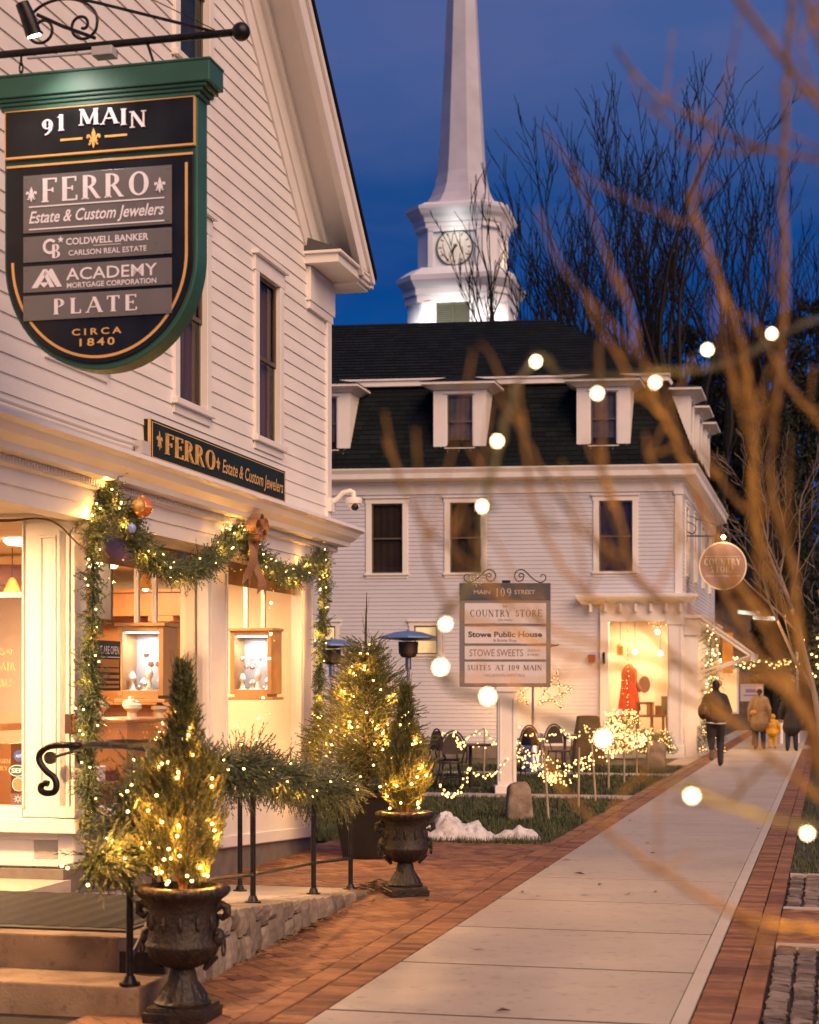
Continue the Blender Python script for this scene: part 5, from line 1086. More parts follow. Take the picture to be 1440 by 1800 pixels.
for sx in (-1, 1):
    c = 1.517; q = [(c+sx*.28, 3.44), (c+sx*.24, 3.42), (c+sx*.22, 3.45), (c+sx*.25, 3.48), (c+sx*.30, 3.45), (c+sx*.27, 3.37), (c+sx*.20, 3.36), (c+sx*.15, 3.43), (c+sx*.19, 3.52), (c+sx*.30, 3.53), (c+sx*.44, 3.40), (c+sx*.56, 3.335), (c+sx*.64, 3.38), (c+sx*.64, 3.45), (c+sx*.58, 3.46), (c+sx*.57, 3.42)]
    b.tube(spline([(x, z, -.01) for x, z in q], 70), .009, 6)
b.build('scroll', M_IRON, t, smooth=True)
b = MB(f1); b.box((1.47, 1.60), (3.326, 3.37), (-.05, .03)); b.tube([(2.24, 2.33, 0), (2.34, 2.335, .02), (2.37, 2.35, .03)], .01, 6); b.build('lamp_fitting', M_IRON, t)
# patio heaters
def heater(loc, label):
    h = thing('patio_heater', (0, 0, 0), label, 'patio heater', 'patio heaters on the lawn')
    b = MB(); b.lathe([(.24, 0), (.24, .06), (.225, .08), (.215, .74), (.20, .76), (.05, .79)], sides=28); b.build('base', M_STEEL, h, smooth=True)
    b = MB(); b.tube([(0, 0, .76), (0, 0, 2.1)], .027, 12); b.tube([(0, 0, 1.96), (0, 0, 2.16)], .05, 14); b.build('pole', M_STEEL, h, smooth=True)
    b = MB(); b.lathe([(.10, 2.16), (.135, 2.19), (.138, 2.21), (.155, 2.22), (.165, 2.40), (.16, 2.42)], sides=26); b.build('burner', M_BURNER, h, smooth=True)
    b = MB(); n = 8; r0 = [(.485, 2.475), (.47, 2.50), (.22, 2.578), (.03, 2.60)]
    b.lathe([(.05, 2.43), (.455, 2.468)]+r0, sides=8); b.tube([(0, 0, 2.59), (0, 0, 2.625)], .02, 8); b.build('reflector', M_HOOD, h)
    h.location = loc; return h
hb0 = heater((-.02, 28.0, 0), 'patio heater whose whole blue hood stands clear of the wall behind the lit cypress')
h2 = copy_tree(hb0, (-1.33, 29.2, -.1)); h2['label'] = 'patio heater half hidden behind the broad fir'
h3 = copy_tree(hb0, (2.45, 33.9, 0)); h3['label'] = 'patio heater with steel base showing right of the white sign post'
# bistro chairs, tables
def chair(loc, rz_, label):
    c = thing('bistro_chair', (0, 0, 0), label, 'chair', 'dark bistro chairs on the lawn'); m = mat('dark_rattan', (.035, .024, .018), .55, var=.4, vscale=40, bump=.5, bscale=120)
    b = MB(); b.lathe([(.0, .44), (.21, .445), (.225, .455), (.22, .475), (.0, .478)], sides=28); b.build('seat', m, c, smooth=True)
    for k, (x, y) in enumerate(((.17, .17), (-.17, .17), (.17, -.17), (-.17, -.17))):
        b = MB(); b.tube([(x*.85, y*.85, .45), (x*1.05, y*1.05, .22), (x*1.3, y*1.3, 0)], .014, 8); b.build('leg', m, c, smooth=True)
    b = MB(); arch = [(.23*math.cos(a)*(1 if True else 0), .19, .55+.42*math.sin(a)) for a in [math.pi*i/20 for i in range(21)]]
    b.tube([(.21, .17, .45)]+arch+[(-.21, .17, .45)], .015, 8); b.tube([(.20, -.1, .46), (.25, -.05, .66), (.25, .1, .69), (.22, .19, .72)], .013, 8); b.tube([(-.20, -.1, .46), (-.25, -.05, .66), (-.25, .1, .69), (-.22, .19, .72)], .013, 8); b.build('back_frame', m, c, smooth=True)
    b = MB(); pts = []
    b.prism([(.19*math.cos(a), .60+.34*math.sin(a)) for a in [math.pi*i/16 for i in range(17)]], lambda x, z: (x, .195, z), lambda x, z: (x, .18, z))
    for i in range(6): b.tube([(0, .178, .62+.05*i), (.16-.015*i, .178, .66+.05*i)], .004, 4); b.tube([(0, .178, .62+.05*i), (-.16+.015*i, .178, .66+.05*i)], .004, 4)
    b.build('backrest', m, c)
    b = MB(); b.tube([(.2*math.cos(a), .2*math.sin(a), .2) for a in [2*math.pi*i/20 for i in range(21)]], .009, 6); b.build('stretcher', m, c, smooth=True)
    c.location = loc; c.rotation_euler = (0, 0, rz_); return c
x, y, _ = S(26.95, -5.85, 0); c1 = chair((x-.08, y, 0), R(190), 'dark bistro chair turned to the table just right of the lit cypress')
x, y, _ = S(32.0, -5.05, 0); c2 = copy_tree(c1, (x+.1, y, 0), R(25)); c2['label'] = 'dark bistro chair right of the steel heater base'
c3 = copy_tree(c1, (.62, 28.6, 0), R(60)); c3['label'] = 'dark bistro chair on the far side of the small table'
c4 = copy_tree(c1, (2.08, 31.2, 0), R(-40)); c4['label'] = 'dark bistro chair partly behind the white sign post'
def table(loc, label):
    t = thing('bistro_table', (0, 0, 0), label, 'table', 'bistro tables on the lawn'); m = mat('dark_table_metal', (.05, .04, .035), .45)
    b = MB(); b.lathe([(0, .715), (.36, .715), (.365, .73), (.36, .742), (0, .744)], sides=32); b.build('top', m, t, smooth=True)
    b = MB(); b.tube([(0, 0, .02), (0, 0, .715)], .03, 10); b.lathe([(.22, 0), (.21, .02), (.05, .04)], sides=24); b.build('pedestal', m, t, smooth=True); t.location = loc; return t
t1 = table((1.0, 28.0, 0), 'round dark table between the bistro chairs near the lit cypress')
t2 = copy_tree(t1, (3.05, 33.5, 0)); t2['label'] = 'round dark table behind the chair near the steel heater base'
b = MB(); x, y, _ = S(36.0, -4.95, 0)
for k in range(1): b.extrude(None, [[(x+h*math.cos(R(45+90*i))*1.414, y+h*math.sin(R(45+90*i))*1.414, z) for i in range(4)] for h, z in ((.34, .02), (.31, .4), (.22, 1.04), (.20, 1.06), (.0, 1.07))])
tag(b.build('heater_cover', mat('olive_canvas', (.10, .065, .02), .8, var=.25, vscale=8, bump=.3), bevel=.02), 'olive tapered canvas cover standing left of the lit store window', 'cover')

# ------------------------------------------------------------------ stakes with strings of clear lights
M_STAKE = mat('pale_wood_stake', (.42, .32, .20), .7, var=.15, vscale=5)
SK = [(21.5, -3.46, .82, -.06), (23.6, -3.38, .84, .01), (25.05, -3.33, .84, -.06), (27.84, -3.49, .86, .0), (29.5, -3.43, .86, .0), (31.97, -3.48, .86, 0), (34.2, -3.5, .85, 0), (28.5, -6.5, .85, .0), (30.5, -6.1, .9, .02)]
WHERE = ['nearest the squared granite stone', 'second from the squared stone, straight', 'leaning, third from the squared stone', 'fourth along the path edge', 'fifth along the path edge', 'sixth along the path edge by the second walk', 'last of the row near the dark boulder', 'beside the small dark table', 'behind the small dark table']
for k, (s, t_, h, ln) in enumerate(SK):
    b = MB(S); b.tube([(s, t_, -.02), (s+.0, t_+ln*.5, h*.5), (s, t_+ln, h)], [.017, .017, .015], 7); tag(b.build('light_stake', M_STAKE, smooth=True), 'pale wooden stake carrying string lights, '+WHERE[k], 'stake', 'stakes of the string lights')
def lights(label, segs, step, jit, r, name='string_lights', glow=None, n=1, cap=100):
    A = [Vector(S(*p)) for p in segs[0]]
    t = thing(name, tuple(A[0]), label, 'string lights', 'string lights on stakes'); c = MB(); pts = []
    for seg in segs:
        for i in range(len(seg)-1):
            a, b_ = Vector(S(*seg[i])), Vector(S(*seg[i+1])); L = (b_-a).length; m = max(2, int(L/step)); sag = .05*L
            line = []
            for k in range(m+1):
                f = k/m; p = a.lerp(b_, f); p.z -= sag*4*f*(1-f); line.append(tuple(p)); pts += [tuple(p+Vector((random.gauss(0, jit), random.gauss(0, jit), random.gauss(-.02, jit)))) for _ in range(n)]
            c.tube(line, .005, 4, cap=False)
    c.build('cable', M_CAB, t); add_bulbs(t, pts, r*.9, M_BULBF, 1.3, cap=cap)
    if glow:
        for p, e in glow: lamp('string_glow', S(*p), e, (1, .46, .12), rad=.1, parent=t)
    return t
lights('string lights looped from the lit cypress to the white post', [[(23.2, -4.9, .98), (26.4, -5.75, .98), (28.5, -6.4, .88), (30.5, -6.1, .92), (27.2, -4.9, .82)], [(18.5, -4.2, .60), (23, -4.8, .58), (26.7, -4.95, .56)], [(28.5, -6.5, .86), (27.6, -5.6, .74), (26.9, -5.1, .84)]], .17, .02, .015)
lights('thick bundle of string lights draped over the stakes in front of the chairs', [[(26.8, -4.85, .66), (25.0, -4.2, .52), (23.0, -3.6, .50), (21.5, -3.5, .60), (23.6, -3.38, .68), (25.05, -3.36, .72)], [(26.8, -4.85, .72), (24.5, -4.0, .60), (23, -3.55, .42), (24.2, -3.4, .5), (25.05, -3.36, .66)], [(26.9, -4.85, .82), (25.5, -4.2, .68), (23.9, -3.5, .62), (25.0, -3.38, .76)]], .11, .03, .014, glow=[((24, -3.3, .55), 8), ((26, -4.2, .7), 6)])
lights('string lights from the white post to the canvas cover', [[(27, -4.75, .98), (30, -4.6, .95), (34, -4.7, .95), (35.5, -4.5, .80)], [(34, -4.7, .92), (31.5, -4.2, .75), (29.5, -3.45, .78)]], .2, .03, .016)
lights('dense string lights piled along the stakes below the lit store window', [[(27.84, -3.49, .80), (29.5, -3.43, .82), (31.97, -3.48, .80), (34.2, -3.5, .78), (37, -4.2, .7)], [(27.84, -3.49, .70), (29.5, -3.43, .74), (31.97, -3.48, .66), (34.2, -3.5, .7), (37.5, -4.6, .9)], [(27.9, -3.6, .62), (29.6, -3.6, .62), (32, -3.7, .72), (36, -4.3, 1.05)], [(30, -3.7, .9), (33, -3.9, .98), (36.5, -4.6, 1.2)]], .115, .05, .016, glow=[((31, -3.3, .7), 18), ((35.5, -3.9, .8), 30), ((38.2, -5.5, .9), 40), ((37.2, -8.0, .9), 26)], n=1)
# ================================================================== THE STORE BUILDING (far side of the lawn)
st_b = thing('store_building', P109(-5, 3, 0), 'white clapboard store with dark mansard roof and dormers', 'building')
fF = lambda u, z, o: P109(u, -o, z)
fS = lambda u, z, o: P109(o, u, z)
W1 = [(-7.29, -6.54), (-5.41, -4.67), (-1.90, -1.12)]
LOWW = [(-6.27, -5.71, 2.44, 3.12), (-8.75, -8.16, 2.46, 3.12)]
SW = [(1.2, 2.0), (3.9, 4.7), (6.6, 7.4), (9.3, 10.1)]
ops = [(a-.13, b+.13, 4.24, 6.2) for a, b in W1]+[(a-.12, b+.12, c-.1, d+.12) for a, b, c, d in LOWW]+[(-1.84, 0, .2, 3.83)]
M_SIDG = mat('dimmed_white_clapboard', (.54, .55, .61), .65, var=.05, vscale=1.0, bump=.15, bscale=30)  # whitish siding; weaker light on this wall is put into its darker, cooler colour
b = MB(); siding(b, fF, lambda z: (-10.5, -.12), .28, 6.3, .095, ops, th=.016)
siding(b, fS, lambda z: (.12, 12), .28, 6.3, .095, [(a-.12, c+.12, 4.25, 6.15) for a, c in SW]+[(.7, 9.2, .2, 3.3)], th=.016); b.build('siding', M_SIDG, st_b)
b = MB(lambda x, y, z: P109(x, y, z)); b.box((-10.5, -2.1), (.12, 11.9), (-.1, 6.6)); b.box((-2.1, -.1), (3.2, 11.9), (-.1, 6.6)); b.box((-2.1, -.1), (.12, 3.2), (3.5, 6.6)); b.build('wall_core', mat('dark_wall_sheathing', (.1, .09, .08)), st_b)
b = MB(lambda x, y, z: P109(x, y, z)); b.box((-10.5, -1.85), (-.03, .1), (-.1, .28)); b.box((-.1, .03), (.0, 12), (-.1, .28)); b.build('foundation', mat('grey_foundation', (.16, .14, .12)), st_b)
b = MB(lambda x, y, z: P109(x, y, z)); b.box((-.14, .03), (-.03, .12), (3.83, 6.26)); b.box((-.17, .06), (-.06, .15), (6.16, 6.28)); b.build('corner_board', M_TRIM, st_b, bevel=.005)
def wrap(b, prof):                                                               # a moulding along the front and round the street corner
    b.extrude(None, [[P109(-10.5, -o, z) for o, z in prof], [P109(o, -o, z) for o, z in prof], [P109(o, 12, z) for o, z in prof]])
b = MB(); wrap(b, [(0, 6.24), (.04, 6.24), (.04, 6.47), (.10, 6.50), (.12, 6.54), (.36, 6.58), (.37, 6.70), (.42, 6.79), (.42, 6.82), (0, 6.86)]); b.build('cornice', M_TRIM, st_b)
b = MB(); n = 17
def tabs(b, f, u0, u1, w, lift=.0):
    """one course of shingle tabs, f(u, k) gives the lower (k=0) and upper (k=1) edge"""
    u = u0+random.uniform(-.2, 0)
    while u < u1:
        e = min(u+w*random.uniform(.9, 1.1), u1); a = max(u, u0)
        if e-a > .01: q = random.uniform(0, .006); p0, p1, p2_, p3_ = f(a, 0), f(e-.008, 0), f(e-.008, 1), f(a, 1); b.add([p0, p1, p2_, p3_], [(0, 1, 2, 3)], random.random())
        u = e
for k in range(n):
    f0, f1 = k/n, (k+1)/n
    def fr_(u, t, f0=f0, f1=f1): f = f1 if t else f0; return P109(u, -(.36-1.31*f+(0 if t else .02)), 6.83+2.13*f)
    def sd2(u, t, f0=f0, f1=f1): f = f1 if t else f0; return P109(.36-.80*f+(0 if t else .02), u, 6.83+2.13*f)
    tabs(b, fr_, -10.5, .36-.80*(f0+f1)/2, .28); tabs(b, sd2, -(.36-1.31*(f0+f1)/2), 12, .28)
pf = [(.34, .34, 6.83), (-.97, -.46, 8.96)]
b.extrude(None, [[P109(-10.5, -of, z) for of, os_, z in pf], [P109(os_, -of, z) for of, os_, z in pf], [P109(os_, 12, z) for of, os_, z in pf]], close=False, r=.1); b.build('mansard_roof', M_ROOF, st_b)
b = MB(lambda x, y, z: P109(x, y, z)); b.box((-10.5, -.36), (.80, 1.0), (8.96, 9.13)); b.box((-.55, -.36), (1.0, 11), (8.96, 9.13)); b.box((-10.5, -.32), (.76, 1.0), (9.09, 9.14)); b.build('roof_fascia', M_TRIM, st_b, bevel=.01)
b = MB(); nn = 20
A, B_, C_, R1, R2 = (-10.5, .78, 9.145), (-.34, .78, 9.145), (-.34, 10.5, 9.145), (-3.8, 5.2, 11.42), (-10.5, 5.2, 11.42)
lp = lambda p, q, f: tuple(p[i]+(q[i]-p[i])*f for i in range(3))
for k in range(nn):
    f0, f1 = k/nn, (k+1)/nn; u_ = lambda p: (p[0], p[1], p[2]+.02)
    p_, q_, r_, s_ = u_(lp(A, R2, f0)), u_(lp(B_, R1, f0)), lp(A, R2, f1), lp(B_, R1, f1)
    def ft2(u, t): g0 = (u-p_[0])/(q_[0]-p_[0]); g = min(1, g0); return P109(*(lp(r_, s_, g) if t else lp(p_, q_, g)))
    tabs(b, ft2, p_[0], q_[0], .28)
    b.quad(P109(*q_), P109(*u_(lp(C_, R1, f0))), P109(*lp(C_, R1, f1)), P109(*s_), r=random.random())
b.quad(P109(A[0], A[1], A[2]-.01), P109(*B_[:2], 9.135), P109(R1[0], R1[1], 11.40), P109(R2[0], R2[1], 11.40), r=.1); b.fn = P109
b.quad(C_, (-10.5, 10.5, 9.145), R2, R1); b.build('upper_roof', M_ROOF, st_b)
def dormer(F, depth):
    b = MB(F); b.box((-.625, -.325), (-depth, 0), (7.24, 8.74)); b.box((.325, .625), (-depth, 0), (7.24, 8.74)); b.box((-.325, .325), (-depth, -.002), (8.60, 8.74)); b.box((-.325, .325), (-depth, -.002), (7.24, 7.31)); b.box((-.325, .325), (-depth, -.15), (7.3, 8.6))
    b.box((-.50, .50), (0, .05), (7.215, 7.26)); b.extrude(None, [[(-w, -depth, z), (w, -depth, z), (w, o, z), (-w, o, z)] for w, o, z in ((.66, .06, 8.70), (.80, .20, 8.78), (.88, .27, 8.80), (.88, .27, 8.86))])
    d = b.build('dormer', M_TRIM, st_b)
    b = MB(F); b.add([(-.90, .29, 8.862), (.90, .29, 8.862), (.90, -depth, 8.862), (-.90, -depth, 8.862), (0, -.35, 9.10), (0, -depth-.3, 9.10)], [(0, 1, 4), (1, 2, 5, 4), (3, 0, 4, 5), (0, 3, 2, 1)]); b.build('dormer_roof', M_ROOF, d)
    window(d, lambda u, z, o: F(u, o-.03, z), -.30, .30, 7.33, 8.58, cw=.03, head=.02, blind=mat('grey_curtain', (.13, .12, .13), .8, var=.4, vscale=3), depth=.02)
for c in (-8.42, -5.17, -1.79): dormer(lambda u, o, z, c=c: P109(c+u, -.05-o, z), 1.1)
for c in (2.0, 4.8, 7.6): dormer(lambda u, o, z, c=c: P109(.12+o, c+u, z), .75)
for a, c in W1: window(st_b, fF, a, c, 4.37, 6.03, cw=.13, head=.12, blind=mat('dim_room', (.03, .022, .02), .8, var=.5, vscale=2))
for a, c in SW: window(st_b, fS, a, c, 4.37, 6.0, cw=.12, head=.1)
for a, c, d, e in LOWW: window(st_b, fF, a, c, d, e, cw=.11, head=.1, blind=emis('lit_room_blind', (1, .62, .27), 1.1), glass=M_GLASS)
# store front at the corner
b = MB(lambda x, y, z: P109(x, y, z))
b.box((-1.86, -1.67), (-.10, .1), (.0, 3.3)); b.box((-.30, .04), (-.10, .2), (.0, 3.3)); b.box((-1.67, -.30), (-.06, .1), (.0, .57)); b.box((-1.67, -.30), (-.09, .1), (.52, .57)); b.box((-.33, .07), (-.13, .2), (3.12, 3.3)); b.box((-.33, .07), (-.13, .2), (0, .3))
b.box((-1.86, .06), (-.11, .1), (3.2, 3.62)); b.extrude(None, [[(-2.3+.0*o, .1, z), (-2.3-o*.3, -.1-o, z), (.1+o, -.1-o, z), (.1+o, .1, z)] for o, z in ((0, 3.6), (.12, 3.66), (.26, 3.70), (.30, 3.76), (.30, 3.82), (.0, 3.86))])
for x in (-2.1, -1.75, -1.4, -1.05, -.7, -.35, -.02): b.box((x, x+.06), (-.24, -.1), (3.42, 3.62)); 
for x in (-.26, .0): b.box((x-.01, x+.01), (-.115, -.1), (.4, 3.05))
b.build('store_front', M_TRIM, st_b, bevel=.006)
b = MB(fF); b.quad((-1.67, .57, .0), (-.30, .57, .0), (-.30, 3.2, .0), (-1.67, 3.2, .0)); b.build('store_window_pane', glass_mat('store_glass', refl=.05), st_b)
b = MB(lambda x, y, z: P109(x, y, z)); b.box((-2.1, -.1), (2.4, 2.5), (.4, 3.5)); b.box((-2.1, -2.0), (.1, 2.4), (.4, 3.5)); b.box((-.2, -.1), (.2, 2.4), (.4, 3.5)); b.box((-2.1, -.1), (.1, 2.5), (3.35, 3.5)); b.box((-2.1, -.1), (.1, 2.5), (.38, .5))
for k in range(18): b.box((-2.0+k*.1, -1.985+k*.1), (2.385, 2.4), (.5, 3.35))
b.build('store_interior_wall', M_CREAM, st_b)
lamp('store_light', P109(-1.1, 1.0, 3.25), 170, (1, .60, .29), typ='AREA', size=(1.2, .8), parent=st_b)
# street side of the store: bay with lit windows and awning frame
b = MB(lambda x, y, z: P109(x, y, z)); b.box((.0, .30), (.9, 9), (-.05, .7)); b.box((.0, .34), (.85, 9.05), (2.9, 3.3)); b.box((0, .42), (.8, 9.1), (3.3, 3.38))
for y in (.9, 2.3, 3.7, 5.1, 6.5, 8.8): b.box((.0, .32), (y, y+.14), (.7, 2.9))
b.build('store_bay', M_TRIM, st_b, bevel=.005)
b = MB(lambda x, y, z: P109(x, y, z)); b.quad((.10, 1.0, .7), (.10, 8.8, .7), (.10, 8.8, 2.9), (.10, 1.0, 2.9)); b.build('bay_lit_blind', emis('bay_glow', (1, .58, .24), 2.2), st_b)
b = MB(lambda x, y, z: P109(x, y, z)); b.quad((.2, 1.0, .7), (.2, 8.8, .7), (.2, 8.8, 2.9), (.2, 1.0, 2.9)); b.build('bay_pane', M_GLASS, st_b)
lamp('bay_light', P109(1.1, 4.5, 2.6), 60, (1, .55, .22), typ='AREA', size=(.4, 5), aim=P109(3.5, 4.5, -.5), parent=st_b)
aw = thing('awning_frame', P109(.4, 2.5, 3.3), 'open white folding awning frame on the street side of the store', 'awning')
for y in (1.0, 2.6):
    b = MB(lambda x, y_, z: P109(x, y_, z)); b.tube([(.3, y, 3.36), (1.62, y, 2.44)], .035, 6); b.tube([(.34, y, 3.24), (1.5, y, 2.42)], .025, 6); b.build('top_arm', M_TRIM, aw)
    b = MB(lambda x, y_, z: P109(x, y_, z)); b.tube([(.34, y, 2.0), (1.60, y, 2.42)], .03, 6); b.tube([(.34, y+.15, 1.9), (1.55, y+.1, 2.36)], .02, 6); b.build('lower_arm', M_TRIM, aw)
b = MB(lambda x, y_, z: P109(x, y_, z)); b.box((1.57, 1.67), (.95, 2.65), (2.28, 2.46)); b.build('front_bar', M_TRIM, aw)
# round hanging sign
rs = thing('round_sign', (7.52, 41, 4.57), 'round pink-lit store sign hanging from a scroll bracket at the eave', 'sign')
f2 = lambda x, z, o: (7.52+x, 41-o, 4.57+z)
b = MB(f2); b.prism([(.57*math.cos(2*math.pi*i/48), .57*math.sin(2*math.pi*i/48)) for i in range(48)], lambda x, z: (x, z, -.03), lambda x, z: (x, z, .03)); b.build('disc', mat('dusty_rose_board', (.36, .22, .17), .6, var=.12, vscale=3), rs, bevel=.006)
b = MB(f2)
for r0, r1 in ((.575, .545),):
    for i in range(48):
        a0, a1 = 2*math.pi*i/48, 2*math.pi*(i+1)/48; b.prism([(r0*math.cos(a0), r0*math.sin(a0)), (r0*math.cos(a1), r0*math.sin(a1)), (r1*math.cos(a1), r1*math.sin(a1)), (r1*math.cos(a0), r1*math.sin(a0))], lambda x, z: (x, z, .02), lambda x, z: (x, z, .04))
serif_text(b, 'COUNTRY', idf, -.45, .43, .02, .16, .03, bold=1.15); serif_text(b, 'STORE', idf, -.29, .30, -.155, .155, .03, bold=1.15)
plain_text(b, 'ON MAIN', idf, -.16, .16, -.26, .045, .03); b.box((-.42, -.2), (-.245, -.235), (.03, .034)); b.box((.2, .42), (-.245, -.235), (.03, .034)); b.box((-.42, .42), (.225, .233), (.03, .034)); b.build('lettering', mat('cream_lettering', (.90, .78, .55), .5), rs)
b = MB(f2); b.tube([(-1.15, .72, 0), (.65, .72, 0)], .02, 7); b.tube([(-.35, .72, 0), (-.35, .55, 0)], .012, 6); b.tube([(.35, .72, 0), (.35, .5, 0)], .012, 6); b.tube(spline([(-1.1, .74, 0), (-.9, 1.05, 0), (-.65, .95, 0), (-.7, .78, 0), (-.85, .82, 0)], 30), .014, 6); b.tube([(-1.1, 1.3, 0), (.6, .73, 0)], .01, 5); b.build('bracket', M_IRON, rs)
b = MB(f2); b.ball((0, .68, .10), .05, 12, 8); b.build('lamp', emis('sign_lamp_glow', (1, .72, .38), 60), rs)
lamp('round_sign_light', f2(0, .66, .35), 5, (1, .68, .42), rad=.04, parent=rs)
# lit stars leaning on the wall
def star(x, z, r, label, rot=.2):
    t = thing('light_star', P109(x, -.12, z), label, 'star', 'lit stars against the store wall'); F = lambda a, c: P109(x+a, -.12, z+c); P = []
    V = [((r if k % 2 == 0 else r*.42)*math.sin(k*math.pi/5+rot), (r if k % 2 == 0 else r*.42)*math.cos(k*math.pi/5+rot)) for k in range(10)]
    b = MB(); pts = []
    for k in range(10): 
        a, c = V[k], V[(k+1) % 10]; b.tube([F(*a), F(*c)], .012, 5)
        for i in range(6): f = i/6; pts.append(Vector(F(a[0]+(c[0]-a[0])*f, a[1]+(c[1]-a[1])*f))+Vector((random.gauss(0, .015), -.03, random.gauss(0, .015))))
    for k in (0, 2, 4, 6, 8): a, c = V[k], V[(k+4) % 10]; b.tube([F(*a), F(*c)], .008, 5); pts += [Vector(F(a[0]+(c[0]-a[0])*f, a[1]+(c[1]-a[1])*f))+Vector((0, -.03, 0)) for f in (.2, .4, .6, .8)]
    b.build('frame', M_IRON, t); add_bulbs(t, pts, .012, M_BULBF); lamp('star_glow', P109(x, -.8, z), 34, (1, .45, .12), rad=.15, parent=t)
star(-2.95, 1.58, .46, 'wire star of fairy lights on the wall clear of the post sign'); star(-3.85, 1.55, .42, 'wire star of fairy lights half hidden behind the post sign', -.15)
b = MB(fF); b.box((-2.14, -1.98), (2.25, 2.42), (.016, .08)); tag(b.build('alarm_box', mat('red_alarm_box', (.30, .03, .02), .5), bevel=.01), 'small red alarm box on the store wall left of the lit window', 'alarm box')
b = MB(fF); b.box((-1.80, -1.74), (2.2, 2.48), (.1, .16)); tag(b.build('wall_lantern', M_IRON, bevel=.01), 'slim black lantern fixed beside the lit store window', 'lantern')
# goods in the lit store window
def Pq(x, y, z): return P109(x, y, z)
t = thing('hanging_coat', Pq(-1.28, .7, 1.2), 'bright orange red coat on a stand in the lit store window', 'coat')
b = MB(); c = Pq(-1.28, .7, 1.1); b.lathe([(.02, 1.12), (.07, 1.1), (.10, 1.06), (.17, .98), (.185, .85), (.19, .6), (.235, .25), (.27, .02), (.25, 0)], c, 22, mod=lambda a, z: 1+.05*math.cos(a*7)); b.build('cloth', mat('orange_red_wool', (.62, .10, .015), .85, var=.12), t, smooth=True)
b = MB(); b.tube([Pq(-1.28, .7, .5), Pq(-1.28, .7, 1.2)], .02, 8); b.tube([Pq(-1.28, .66, 2.08), Pq(-1.0, .66, 1.55)], .05, 8); b.build('stand', M_WOOD, t)
t = thing('oval_chair', Pq(-.93, .8, .5), 'wooden chair with oval back in the lit store window', 'chair')
b = MB(); b.prism([(.14*math.cos(2*math.pi*i/24), .20*math.sin(2*math.pi*i/24)) for i in range(24)], lambda x, z: Pq(-.93+x, .8, 1.72+z), lambda x, z: Pq(-.93+x, .84, 1.72+z)); b.build('back', mat('tan_upholstery', (.40, .24, .14), .8), t)
b = MB(Pq); b.box((-1.1, -.7), (.5, .9), (1.25, 1.31)); b.build('seat', M_WOOD, t)
for x, y in ((-1.08, .52), (-.74, .52), (-1.08, .86), (-.74, .86)): q = MB(Pq); q.box((x-.02, x+.02), (y-.02, y+.02), (.5, 1.25)); q.build('leg', M_WOOD, t)
t = thing('pendant_lantern', Pq(-1.47, .6, 2.5), 'small gold house lantern hanging high in the lit store window', 'lantern')
b = MB(); b.lathe([(.07, 0), (.09, .03), (.085, .2), (.10, .21), (.02, .32), (.015, .34)], Pq(-1.47, .6, 2.42), 6); b.build('cage', M_GOLD, t)
b = MB(); b.tube([Pq(-1.47, .6, 2.76), Pq(-1.47, .6, 3.35)], .006, 5); b.build('cord', M_IRON, t)
for x, y, z, lab in ((-1.14, .7, 2.5, 'glowing globe lamp above the orange red coat'), (-.55, .8, 2.47, 'glowing globe lamp near the right edge of the store window'), (-.64, 1.0, 2.98, 'glowing globe lamp high under the store ceiling')):
    t = thing('globe_lamp', Pq(x, y, z), lab, 'lamp', 'globe lamps in the store window'); b = MB(); b.ball(Pq(x, y, z), .055, 12, 8); b.build('globe', emis('globe_glow', (1, .82, .55), 30), t, smooth=True)
    b = MB(); b.tube([Pq(x, y, z+.05), Pq(x, y, 3.35)], .005, 5); b.build('cord', M_IRON, t)
b = MB(Pq); b.prism([(-1.0, 2.12), (-.87, 2.3), (-.74, 2.18), (-.9, 1.98)], lambda x, z: Pq(x, .7, z), lambda x, z: Pq(x, .74, z)); tag(b.build('kite_ornament', mat('copper_ornament', (.50, .20, .06), .4, metal=.4)), 'copper diamond ornament hanging above the oval chair', 'ornament')
t = thing('gift_table', Pq(-1, 1.2, .5), 'wooden table of small gifts in the lit store window', 'table')
b = MB(Pq); b.box((-1.6, -.4), (.4, 1.5), (.95, 1.0)); b.build('top', M_WOOD, t)
for x, y in ((-1.55, .45), (-.45, .45), (-1.55, 1.45), (-.45, 1.45)): q = MB(Pq); q.box((x-.03, x+.03), (y-.03, y+.03), (.5, .95)); q.build('leg', M_WOOD, t)
for k, (x, h, m, lab) in enumerate(((-1.5, .14, M_LETW, 'white'), (-.78, .3, M_GOLD, 'gold'), (-.58, .22, M_WOOD, 'brown'), (-.45, .45, mat('sage_box', (.25, .24, .15), .7), 'sage green'))):
    b = MB(Pq); b.box((x-.08, x+.08), (.5+.1*k, .68+.1*k), (1.002, 1.0+h)); b.box((x-.085, x+.085), (.495+.1*k, .685+.1*k), (1.0+h-.05, 1.002+h)); tag(b.build('gift_box', m, bevel=.006), lab+' gift box on the table in the lit store window', 'gift box', 'gift boxes in the store window')
t = lights('row of fairy lights hanging round the edge of the lit store window', [[(40.45, -4.62, 3.1), (40.45, -4.62, .7)], [(40.3, -4.1, 3.15), (40.15, -3.7, 3.12)]], .10, .015, .013)
